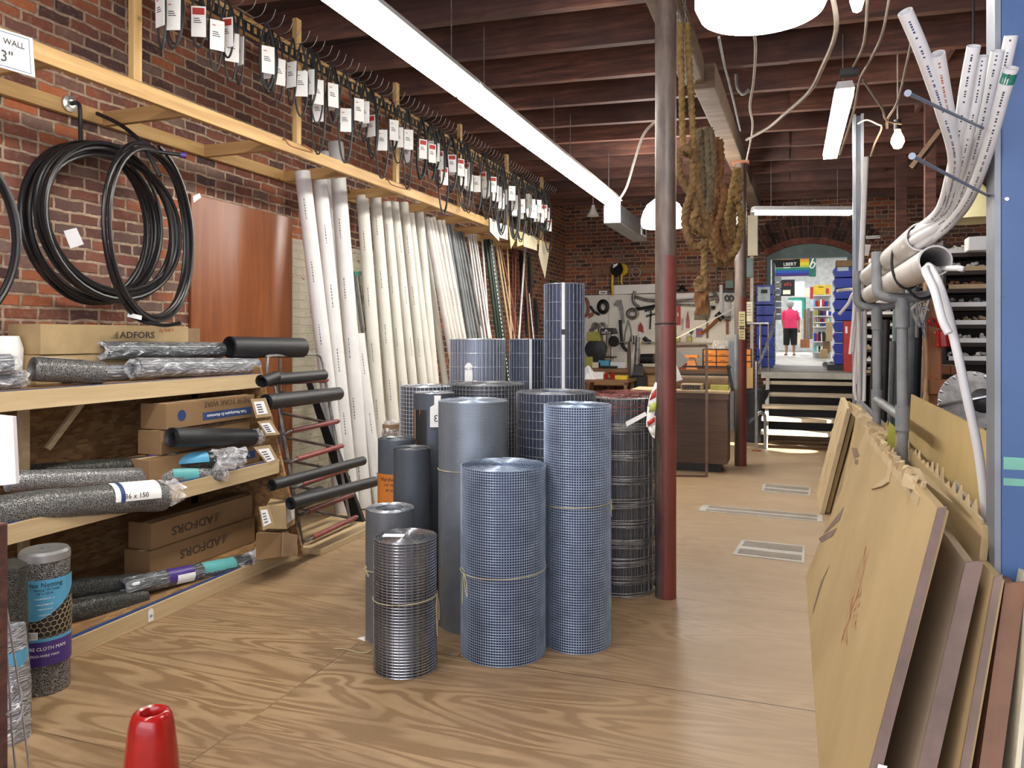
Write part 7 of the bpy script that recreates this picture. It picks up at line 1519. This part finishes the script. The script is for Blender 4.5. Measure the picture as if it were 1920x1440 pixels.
# thin pvc pipes bursting from the upper tube towards the camera
def zz_(u, v, z): return P(u, v, z)
mouth = V((.455, 3.18, 1.908))
ends = [((1697, 22), 1.72, .0135, 'leftmost and separate, with blue printed line', [(1730, 100, 1.78), (1768, 210, 1.9), (1790, 300, 2.05), (1775, 380, 2.3)]),
        ((1758, 101), 1.78, .0135, 'second from the left, with faint red printing', [(1768, 160, 1.84), (1782, 240, 1.95), (1790, 320, 2.12), (1768, 390, 2.35)]),
        ((1826, 86), 1.8, .0125, 'third from the left, dark streaked end', [(1812, 160, 1.86), (1800, 240, 1.96), (1783, 330, 2.15), (1762, 395, 2.36)]),
        ((1843, 105), 1.82, .0105, 'slim one in the middle of the bunch', [(1832, 180, 1.88), (1815, 260, 1.98), (1795, 340, 2.16), (1772, 400, 2.36)]),
        ((1871, 95), 1.84, .0125, 'fifth from the left in the bunch', [(1855, 170, 1.9), (1835, 260, 2.0), (1808, 350, 2.18), (1780, 405, 2.36)]),
        ((1896, 67), 1.9, .013, 'reaching highest at the right, overlapping the blue post', [(1878, 150, 1.95), (1855, 250, 2.03), (1822, 350, 2.2), (1785, 410, 2.38)]),
        ((1897, 127), 1.75, .0125, 'lowest right one with green-banded tip', [(1880, 180, 1.8), (1852, 280, 1.93), (1818, 370, 2.14), (1782, 418, 2.36)])]
for i, ((u, v), z, r, lab_, mids) in enumerate(ends):
    z += .24; r *= 1.36; tip = P(u, v, z); g2 = random.Random(i); off = V((math.cos(i * .9) * .03, 0, math.sin(i * .9) * .03)); inner = mouth + off
    pts = [tip] + [P(m_[0], m_[1], m_[2] + .24) for m_ in mids] + [inner, inner + V((0, .25, -.005)), V((.455 + off.x * .8, 3.9, 1.908 + off.z * .8 - .003))]
    p = smoothpts(pts, 8); o = thing('flexible_pipe', 'white pipe curving from the upper tube, ' + lab_, 'pipe', tip, 'thin white pipes bursting from the upper tube')
    w = MB().tube(p, r, 16, False); d = (p[1] - p[0]).normalized(); w.tube([p[0], p[0] + d * .06], r * .8, 16, False)
    N = (V((0, 0, 1)) - d * d.z).normalized(); B = d.cross(N); q = len(w.v)
    for k_ in range(16): t = 2 * PI * k_ / 16; e = N * math.cos(t) + B * math.sin(t); w.v += [p[0] + e * r, p[0] + e * r * .8]
    for k_ in range(16): j = (k_ + 1) % 16; w.face((q + 2 * k_, q + 2 * j, q + 2 * j + 1, q + 2 * k_ + 1))
    w.build('tube', 'white_pvc', o)
    w = MB(); acc = 0; nrm = (V((0, 0, EYE)) - tip).normalized()
    for a, b in zip(p[1:34], p[2:35]):
        d2 = (b - a); s_ = 0
        if d2.length < 1e-4: continue
        dn = d2.normalized(); view = (V((0, 0, EYE)) - a).normalized(); view = (view - dn * view.dot(dn)).normalized()
        while s_ + .006 < d2.length:
            l = g2.uniform(.003, .006)
            if g2.random() < .75: w.patch(a + dn * s_, a + dn * (s_ + l), r + .0004, -.13, .13, up=view, n=2)
            s_ += l + .003
    w.build('printed_line', 'red_ink' if i == 1 else ('blue_ink' if i == 0 else 'ink'), o)
    if i == 6: MB().cyl(p[0] + d * .012, p[0] + d * .04, r + .0008, n=20, caps=False).build('green_band', 'green_paint', o)
# more slim strands filling the mouth
for i in range(6):
    a = i * 1.05 + .3; off = V((math.cos(a) * .015, 0, math.sin(a) * .02)); md = [P(m_[0] - 3, m_[1] + 6, m_[2] + .3) for m_ in ends[(i + 1) % 7][4]]
    tag(MB().tube(smoothpts(md[1:] + [mouth + off, mouth + off + V((0, .5, 0))], 8), .0105, 10).build('flexible_rod', 'worn_pvc', None, mouth + off), 'slim white rod packed among the thin pipes at the upper tube mouth', 'rod', 'slim white rods at the upper tube mouth')
# hoses drooping from the lower tube
lm = V((.467, yL, 1.8))
for i, (r, mids, lab_) in enumerate(((.0135, [(1742, 500, 2.62), (1765, 545, 2.5), (1790, 640, 2.42), (1812, 740, 2.4), (1835, 850, 2.4), (1852, 990, 2.4)], 'white hose drooping longest from the lower tube down past the tan sheet'), (.011, [(1748, 505, 2.6), (1775, 570, 2.47), (1800, 680, 2.42), (1825, 800, 2.42), (1850, 960, 2.42)], 'second white hose lying along the longest one'), (.0125, [(1735, 505, 2.58), (1752, 545, 2.46), (1767, 600, 2.4), (1779, 625, 2.38)], 'short white hose ending in front of the orange post'))):
    pts = [lm + V((-.01 + .02 * i, .5, -.03)), lm + V((-.01 + .02 * i, .1, -.035))] + [P(*m_) for m_ in mids]; tag(MB().tube(smoothpts(pts, 8), r, 14).build('drooping_hose', 'white_pvc', None, lm), lab_, 'hose')
tag(MB().tube(smoothpts([lm + V((.03, .4, .0)), P(1790, 503, 2.5), P(1806, 505, 2.46)], 6), .0095, 10).build('straight_rod', 'white_pvc', None, lm), 'short white rod poking straight right from the lower tube mouth', 'rod')
# rear ends of the strands
back = V((.46, 5.2, 1.8))
for i, (mids, lab_) in enumerate((([(1600, 543), (1570, 545)], 'white rod end sticking out left at the back of the tubes'), ([(1601, 550), (1590, 570), (1573, 590)], 'white rod end drooping down-left at the back of the tubes'), ([(1604, 560), (1600, 600), (1594, 664)], 'flat strand hanging from the back of the tubes, leftmost'), ([(1608, 565), (1606, 640), (1602, 722), (1606, 750)], 'long strand hanging from the back of the tubes down to the cartons'), ([(1614, 570), (1612, 640), (1604, 720)], 'thin strand hanging from the tubes, second long one'), ([(1622, 572), (1622, 650), (1620, 752)], 'straight strand hanging from the tubes, rightmost'), ([(1606, 570), (1602, 620), (1598, 660)], 'short curled strand hanging beneath the tube ends'))):
    tag(MB().tube(smoothpts([back + V((0, -.2, 0)), back + V((-.02, .05, -.0))] + [P(u, v, 5.15) for u, v in mids], 7), .011, 8).build('hanging_strand', 'worn_pvc', None, back), lab_, 'strip')
o = thing('upright_pipe', 'tall white pipe standing beside the grey steel post with printed letter B', 'pipe', P(1617, 560, 4.95)); a = P(1624, 295, 5.0); b = P(1612, 566, 4.95); MB().pipe(b, a, .0165, .013, 18).build('pipe', 'worn_pvc', o); MB().cyl(b + V((0, 0, -.06)), b + V((0, 0, .02)), .025).build('grey_coupling', 'grey_pvc', o); MB().cyl(P(1610, 566, 5.0), P(1611, 750, 5.2), .012, n=8).build('lower_strand', 'worn_pvc', o)
lettering('B-', .05, 'ink', o, P(1614.5, 524, 4.93), (-.94, -.34, 0), (0, 0, 1), name='letter_mark')
# rods in the frame behind: dark pipes standing
dk = [(1641, 700, 'black_iron', .02), (1655, 600, 'black_iron', .03), (1668, 640, 'grey_conduit', .022), (1677, 560, 'teal_paint', .03), (1684, 600, 'dull_steel', .02), (1703, 520, 'grey_conduit', .04), (1714, 540, 'black_iron', .045), (1648, 650, 'bench_wood', .02), (1729, 620, 'grey_pvc', .018), (1638, 570, 'black_iron', .03)]
for i, (u, v, m, r) in enumerate(dk):
    a = P(u + 6, v, 5.6 + .08 * i); b = P(u - 8, 800, 5.5 + .08 * i); b.z = 0; tag(MB().cyl(b, a, r, n=14).build('stock_pipe', m, None, b), 'dark upright pipe stock behind the grey frame, %s in the row' % ORD[i], 'pipe')
# orange timber post with red cup etc
py = 5.9; xp = PY(1750, 600, py).x
o = thing('timber_post', 'orange-stained square timber post behind the tubes', 'post', (xp, py, 0)); MB().box(xp - .05, xp + .05, py, py + .1, 0, PY(1750, 492, py).z).build('post', 'orange_wood', o, smooth=False, bevel=.006)
MB().obox((xp + .09, py + .0, PY(1760, 725, py).z), (1, 0, 0), (0, 1, 0), (0, 0, 1), .3, .1, .1).build('arm', 'orange_wood', o, smooth=False, bevel=.005)
for (u, v, r, m, lab_) in ((1750, 603, .026, 'red_plastic', 'bright pinkish-red fitting ring on the orange post'), (1746, 538, .022, 'rust', 'upper rusty ring fitting on the orange post')): c = PY(u, v, py - .03); o = thing('pipe_fitting', lab_, 'fitting', c); MB().lathe([(r * .5, 0), (r, 0), (r, .06), (r * .5, .06), (r * .5, 0)], c, 20, axis=(-.2, 1, 0), caps=False).build('ring', m, o)
c = PY(1767, 620, py - .12); o = thing('red_cup', 'red plastic cup lying beside the orange post', 'cup', c); MB().lathe([(.03, 0), (.045, .0), (.05, .1), (.04, .11), (.001, .11)], c, 24, axis=(.1, .1, -1), caps=False).build('cup', 'red_plastic', o); MB().tube([c + V((-.005, -.01, .02)), c + V((-.04, 0, .04))], .012, 8).build('spout', 'red_plastic', o)
tag(MB().tube(smoothpts([PY(1737, 520, py - .08), PY(1735, 600, py - .08), PY(1738, 680, py - .08), PY(1737, 735, py - .08)], 5), .008, 6).build('cord', 'kraft', None, PY(1737, 520, py)), 'brown cord hanging along the left side of the orange post', 'cord')
tag(MB().lathe([(.012, -.12), (.022, -.1), (.02, .0), (.012, .03), (.014, .1), (.006, .14)], PY(1737, 745, py - .06), 14).build('turned_leg', 'pine_v', None, PY(1737, 760, py)), 'pale turned wooden leg standing at the foot of the orange post', 'leg')
c = PY(1727, 590, py - .1); w = MB()
for i in range(7): w.tube(smoothpts([c + V((g.uniform(-.05, .05), 0, g.uniform(.0, .12))), c + V((g.uniform(-.06, .06), 0, g.uniform(-.08, .05))), c + V((g.uniform(-.05, .05), 0, g.uniform(-.16, 0)))], 4), .012, 6)
tag(w.build('hose_tangle', 'dull_steel', None, c), 'tangle of small grey hoses left of the orange post', 'hose')
# shelving with fittings: two bays
def bay(x0, x1, y, z0, z1, n, label, seed, dep=.35, contents=True, tilt=0):
    g = random.Random(seed); o = thing('parts_shelf', label, 'shelf', ((x0 + x1) / 2, y, 0)); MB().box(x0 - .02, x0, y, y + dep, 0, z1 + .1).build('side', 'shelf_dark', o, smooth=False); MB().box(x1, x1 + .02, y, y + dep, 0, z1 + .1).build('side', 'shelf_dark', o, smooth=False); MB().box(x0, x1, y + dep, y + dep + .02, 0, z1 + .1).build('back', 'shelf_dark', o, smooth=False)
    for i in range(n):
        z = z0 + (z1 - z0) * i / (n - 1); MB().box(x0, x1, y, y + dep, z - .03, z).build('shelf_board', 'shelf_dark', o, smooth=False)
        c = max(1, int(round((x1 - x0) / .3))); 
        for j in range(c):
            xa = x0 + (x1 - x0) * j / c + .01; xb = x0 + (x1 - x0) * (j + 1) / c - .012; h = (z1 - z0) / (n - 1)
            t = thing('fittings_tray', 'tray of small pipe fittings, %s from left, %s shelf up, %s' % (ORD[j], ORD[i], label.split(',')[0]), 'tray', ((xa + xb) / 2, y + .1, z), 'trays of fittings on the parts shelves')
            w = MB().box(xa, xb, y + .01, y + .02, z, z + h * .25); w.box(xa, xa + .008, y + .01, y + dep - .02, z, z + h * .28); w.box(xb - .008, xb, y + .01, y + dep - .02, z, z + h * .28); w.build('tray', 'card_white' if g.random() < .6 else 'kraft_pale', t, smooth=False)
            w = MB()
            for q in range(26):
                px, pz = g.uniform(xa + .02, xb - .02), z + g.uniform(.01, h * .42); yy = y + g.uniform(.03, .16); l = g.uniform(.015, .035); d = V((g.uniform(-1, 1), g.uniform(-1, 1), g.uniform(-.5, .5))).normalized() * l; p_ = V((px, yy, pz)); w.cyl(p_ - d / 2, p_ + d / 2, g.uniform(.008, .016), n=8)
            f = w.build('fittings', 'cream_pvc' if g.random() < .65 else g.choice(('kraft_pale', 'rust', 'grey_pvc')), t); f['kind'] = 'stuff'
ya = 6.6; bay(PY(1774, 600, ya).x, PY(1774, 600, ya).x + .62, ya, PY(1800, 676, ya).z, PY(1800, 474, ya).z, 7, 'near parts shelf, dark, right of the orange post', 3)
yb2 = 6.9; bay(PY(1824, 600, yb2).x + .12, PY(1824, 600, yb2).x + 1.0, yb2 + .0, PY(1800, 700, yb2).z, PY(1800, 480, yb2).z, 6, 'right-hand parts shelf, dark, next to the blue post', 8)
yc = 9.6; bay(PY(1622, 600, yc).x, PY(1736, 600, yc).x, yc, PY(1680, 700, yc).z, PY(1680, 545, yc).z, 8, 'far parts shelf, dark, seen behind the grey pipe frame', 5)
for i, (u0, u1, v0, v1, Y, m, lab_) in enumerate(((1816, 1856, 442, 470, 6.3, 'card_white', 'white carton with a dark slot on top of the near parts shelf'),)):
    shelfbox(u0, u1, v0, v1, Y, m, 'carton' if i == 0 else 'small_drawer', lab_, 'box', .15)
o = thing('drawer_chest', 'small brown wooden drawer chest low on the near parts shelf', 'chest', PY(1780, 702, 6.35)); a = PY(1763, 702, 6.32); b = PY(1794, 685, 6.32); MB().box(a.x, b.x, 6.32, 6.5, a.z, b.z).build('case', 'kraft_dark', o, smooth=False)
for u0, u1 in ((1764, 1782), (1783.5, 1793)): MB().box(PY(u0, 700, 6.3).x, PY(u1, 700, 6.3).x, 6.3, 6.32, a.z + .006, b.z - .006).build('drawer', 'orange_wood', o, smooth=False)
for i, (u, v, w_) in enumerate(((1630, 489, 6), (1640, 486, 5))): shelfbox(u, u + w_, v - 5, v + 4, 9.5, 'card_white', 'small_carton', '%s small white carton on top of the far parts shelf' % ('left', 'right')[i], 'box', .1)
shelfbox(1622, 1647, 493, 496, 9.45, 'kraft_pale', 'thin_shelf', 'thin pale shelf plank above the far parts shelf', 'shelf', .2)
o = shelfbox(1624, 1651, 441, 448, 10.5, 'card_white', 'shelf_sign', 'small white hand-lettered strip sign on the dark brick', 'sign', .02); lettering('PIPE CLAMPS', .03, 'ink', o, PY(1637, 444.5, 10.48), (1, 0, 0), (0, 0, 1))
o = thing('paper_note', 'white paper note taped beside the tall white pipe', 'paper', P(1623, 470, 7.3)); MB().prism([P(1613, 457, 7.3), P(1633, 459, 7.3), P(1628, 480, 7.3), P(1613, 478, 7.3)], (0, .003, 0)).build('note', 'card_white', o, smooth=False)
# timber posts, braces on the far right
for i, (u, v0, Y, wd) in enumerate(((1745, 320, 8.2, .09), (1690, 330, 10.5, .12))):
    x = PY(u, 400, Y).x; o = thing('dark_timber_post', 'dark brown timber post under the joists on the right, %s one' % ('nearer', 'farther')[i], 'post', (x, Y, 0)); MB().box(x - wd / 2, x + wd / 2, Y, Y + .1, 0, 3.8).build('post', 'joist_wood', o, smooth=False)
o = thing('timber_brace', 'slanting pale timber brace under the joists at the right', 'brace', PY(1745, 300, 7.5)); MB().bar(PY(1765, 245, 7.5), PY(1710, 315, 7.6), .07, .04).build('brace', 'beam_wood', o, smooth=False)
# circular blade and iron clutter behind tan sheet
c = P(1822, 752, 4.3); o = thing('riveted_disc', 'old grey iron disc with studs along its rim behind the tan sheet', 'machine part', c); ax = V((-.35, -1, .15)).normalized()
MB().lathe([(.001, 0), (.15, .01), (.165, .0), (.165, .03), (.001, .04)], c, 40, axis=ax).build('disc', 'dull_steel', o); w = MB(); q1 = V((1, 0, 0)); q1 = (q1 - ax * q1.dot(ax)).normalized(); q2 = ax.cross(q1)
for i in range(18): t = 2 * PI * i / 18; w.lathe([(.012, 0), (.01, .008), (.001, .012)], c + (q1 * math.cos(t) + q2 * math.sin(t)) * .152 + ax * .028, 10, axis=ax)
w.build('rim_studs', 'steel', o); MB().lathe([(.07, .03), (.06, .06), (.02, .08), (.001, .08)], c + q1 * .06, 24, axis=ax).build('hub', 'black_iron', o)
MB().tube(smoothpts([c + q1 * -.16 + ax * .05 + V((0, 0, -.03)), c + ax * .09, c + q1 * .12 + ax * .07 + V((0, 0, .03))], 5), .008, 6).build('strap_arm', 'steel', o)
c = c + V((-.0, .12, -.2)); tag(MB().box(c.x - .3, c.x + .5, c.y - .1, c.y + .5, 0, c.z).build('work_stand', 'shelf_dark', None, (c.x, c.y, 0), smooth=False), 'dark stand holding the studded iron disc', 'stand')
# blue post and bolts
BX = PX(1870, 600, .56); by = BX.y
o = thing('blue_post', 'wide blue painted timber post at the right edge of the view', 'post', (.72, by, 0))
MB().box(.57, .95, by, by + .1, 0, 4.0).build('board', 'blue_paint', o, smooth=False, bevel=.005); MB().box(.553, .57, by - .0, by + .1, 0, 4.0).build('grey_edge', 'grey_paint', o, smooth=False, bevel=.002)
for (v0, v1) in ((826, 846), (860, 872)): z0, z1 = P(1890, v1, by).z, P(1890, v0, by).z; MB().hexa([(.575, by - .001, z0), (.96, by - .001, z0 + .002), (.96, by, z0 + .002), (.575, by, z0), (.575, by - .001, z1), (.96, by - .001, z1 - .004), (.96, by, z1 - .004), (.575, by, z1)]).build('green_tape', 'masking_green', o, smooth=False)
w = MB(); MB().lathe([(.008, 0), (.006, .003), (.001, .004)], (PY(1888, 373, by).x, by, PY(1888, 373, by).z), 12, axis=(0, -1, 0)).build('screw_head', 'steel', o)
for i, (u0, v0, u1, v1, lab_) in enumerate(((1703, 175, 1864, 250, 'upper long steel spike driven into the blue post, propping the pipes'), (1711, 293, 1862, 372, 'lower long steel spike driven into the blue post'))):
    a = P(u0, v0, 1.5); b = P(u1, v1, 2.36); o = thing('steel_spike', lab_, 'spike', b); MB().cyl(b, a, .0038, n=12).build('shank', 'channel_grey', o); MB().cyl(a, a + (a - b).normalized() * .004, .0068, n=16).build('head', 'channel_grey', o)
# prints, stickers and writing belong to the part they sit on
ON = {'brand_lettering': ('blue_label', 'purple_band', 'head', 'black_field', 'carton'), 'band_lettering': ('print_band',), 'lettering': ('blue_label', 'orange_label', 'card', 'sheet', 'board', 'body', 'carton', 'torn_label'), 'tag_writing': ('price_tag',), 'barcode': ('barcode_sticker',),
      'hexagon_print': ('hexagon_label', 'label'), 'dotted_fan_logo': ('carton',), 'print_band': ('carton',), 'globe_print': ('carton',), 'tape': ('carton',), 'sticker': ('carton', 'flap'), 'print': ('sticker', 'body', 'packet', 'flap'), 'border': ('card',), 'holes': ('post',), 'keys': ('casing',),
      'triangle_logo': ('head',), 'strap_buckle': ('white_strap',), 'label_stripe': ('torn_label',), 'label_band': ('label',), 'white_sticker': ('print_band',), 'sticker_number': ('number_sticker',), 'red_scuff_print': ('sheet',), 'dark_scuffs': ('sheet',), 'handling_symbols': ('sheet',), 'sketch': ('sheet',), 'print_lines': ('sheet',),
      'writing': ('sheet',), 'black_band': ('sheet',), 'marking': ('blade',), 'plate_print': ('panel',), 'sign_lettering': ('panel',), 'screw_head': ('board',), 'green_tape': ('board',), 'green_band': ('tube',), 'grille': ('grille_frame',), 'socket': ('glass',), 'pull': ('drawer',), 'fingers': ('body',), 'nose': ('body',), 'ear': ('body',), 'rubber': ('leg',), 'feed_wheel': ('head',), 'chuck': ('head',), 'orange_stripe': ('orange_label',), 'orange_curve': ('orange_label',), 'black_label_area': ('orange_label',), 'blue_stripe': ('purple_band',), 'faint_print': ('flat_carton',), 'red_stripe': ('lower_paper',), 'red_print': ('upper_paper',), 'green_picture': ('upper_paper',), 'handle_slot': ('body',), 'small_line': ('black_field',), 'leaf_emblem': ('green_field',)}
for root_ in [o for o in COL.objects if o.type == 'EMPTY' and o.parent is None]:
    kids = [o for o in root_.children if o.type == 'MESH' and tuple(o.location) == (0.0, 0.0, 0.0)]; base = lambda o: o.name.split('.')[0]; moved = set()
    for o in kids:
        for want in ON.get(base(o), ()):
            c = [k_ for k_ in kids if base(k_) == want and k_ is not o and k_.name not in moved and k_.parent == root_]
            if c and not [q for q in o.children]: o.parent = c[-1] if base(o) in ('print',) else c[0]; moved.add(o.name); break
# ================================================================ LIGHT
wd = bpy.data.worlds.new('World'); sc.world = wd; wd.use_nodes = True; bg = wd.node_tree.nodes['Background']; bg.inputs[0].default_value = (.88, .88, 1.0, 1); bg.inputs[1].default_value = .8
def lamp(kind, name, loc, energy, color=(1, 1, 1), size=.3, rot=None, sy=None, spot=None):
    l = bpy.data.lights.new(name, kind); l.energy = energy; l.color = color
    if kind == 'AREA': l.size = size; l.shape = 'RECTANGLE' if sy else 'SQUARE'; l.size_y = sy or size
    elif kind == 'SPOT': l.spot_size = spot; l.spot_blend = .15; l.shadow_soft_size = size
    else: l.shadow_soft_size = size
    o = bpy.data.objects.new(name, l); o.location = loc
    if rot: o.rotation_euler = rot
    COL.objects.link(o); return o
# daylight from the shop front behind the viewer
lamp('AREA', 'shopfront_daylight', (-.6, -1.3, 2.3), 70, (.95, .93, 1.0), 5.5, (math.radians(83), 0, 0), 2.6)
# a shaft of sun across the lower steps
tgt = V((.05, 11.2, .3)); src = V((3.9, 8.4, 3.5)); s = lamp('SPOT', 'sun_shaft', src, 9000, (1, .97, .92), .01, None, None, math.radians(9)); s.rotation_euler = (tgt - src).to_track_quat('-Z', 'Y').to_euler()
lamp('POINT', 'vise_work_lamp', (PY(1297, 670, 13.6).x, 13.5, zb + .45), 6, (1, .75, .45), .04)
# ================================================================ CAMERA
cd = bpy.data.cameras.new('camera'); cam = bpy.data.objects.new('camera', cd); COL.objects.link(cam)
cam.location = (0, 0, EYE); cam.rotation_euler = (PI / 2, 0, TH); cd.sensor_width = 36; cd.lens = FPX / 1920 * 36; cd.shift_y = -(720 - HV) / 1920.; cd.clip_end = 100; cd.clip_start = .05
sc.camera = cam
vs_ = sc.view_settings; vs_.view_transform = 'Standard'; vs_.look = 'None'; vs_.exposure = 0.75; vs_.gamma = 1; vs_.use_curve_mapping = False
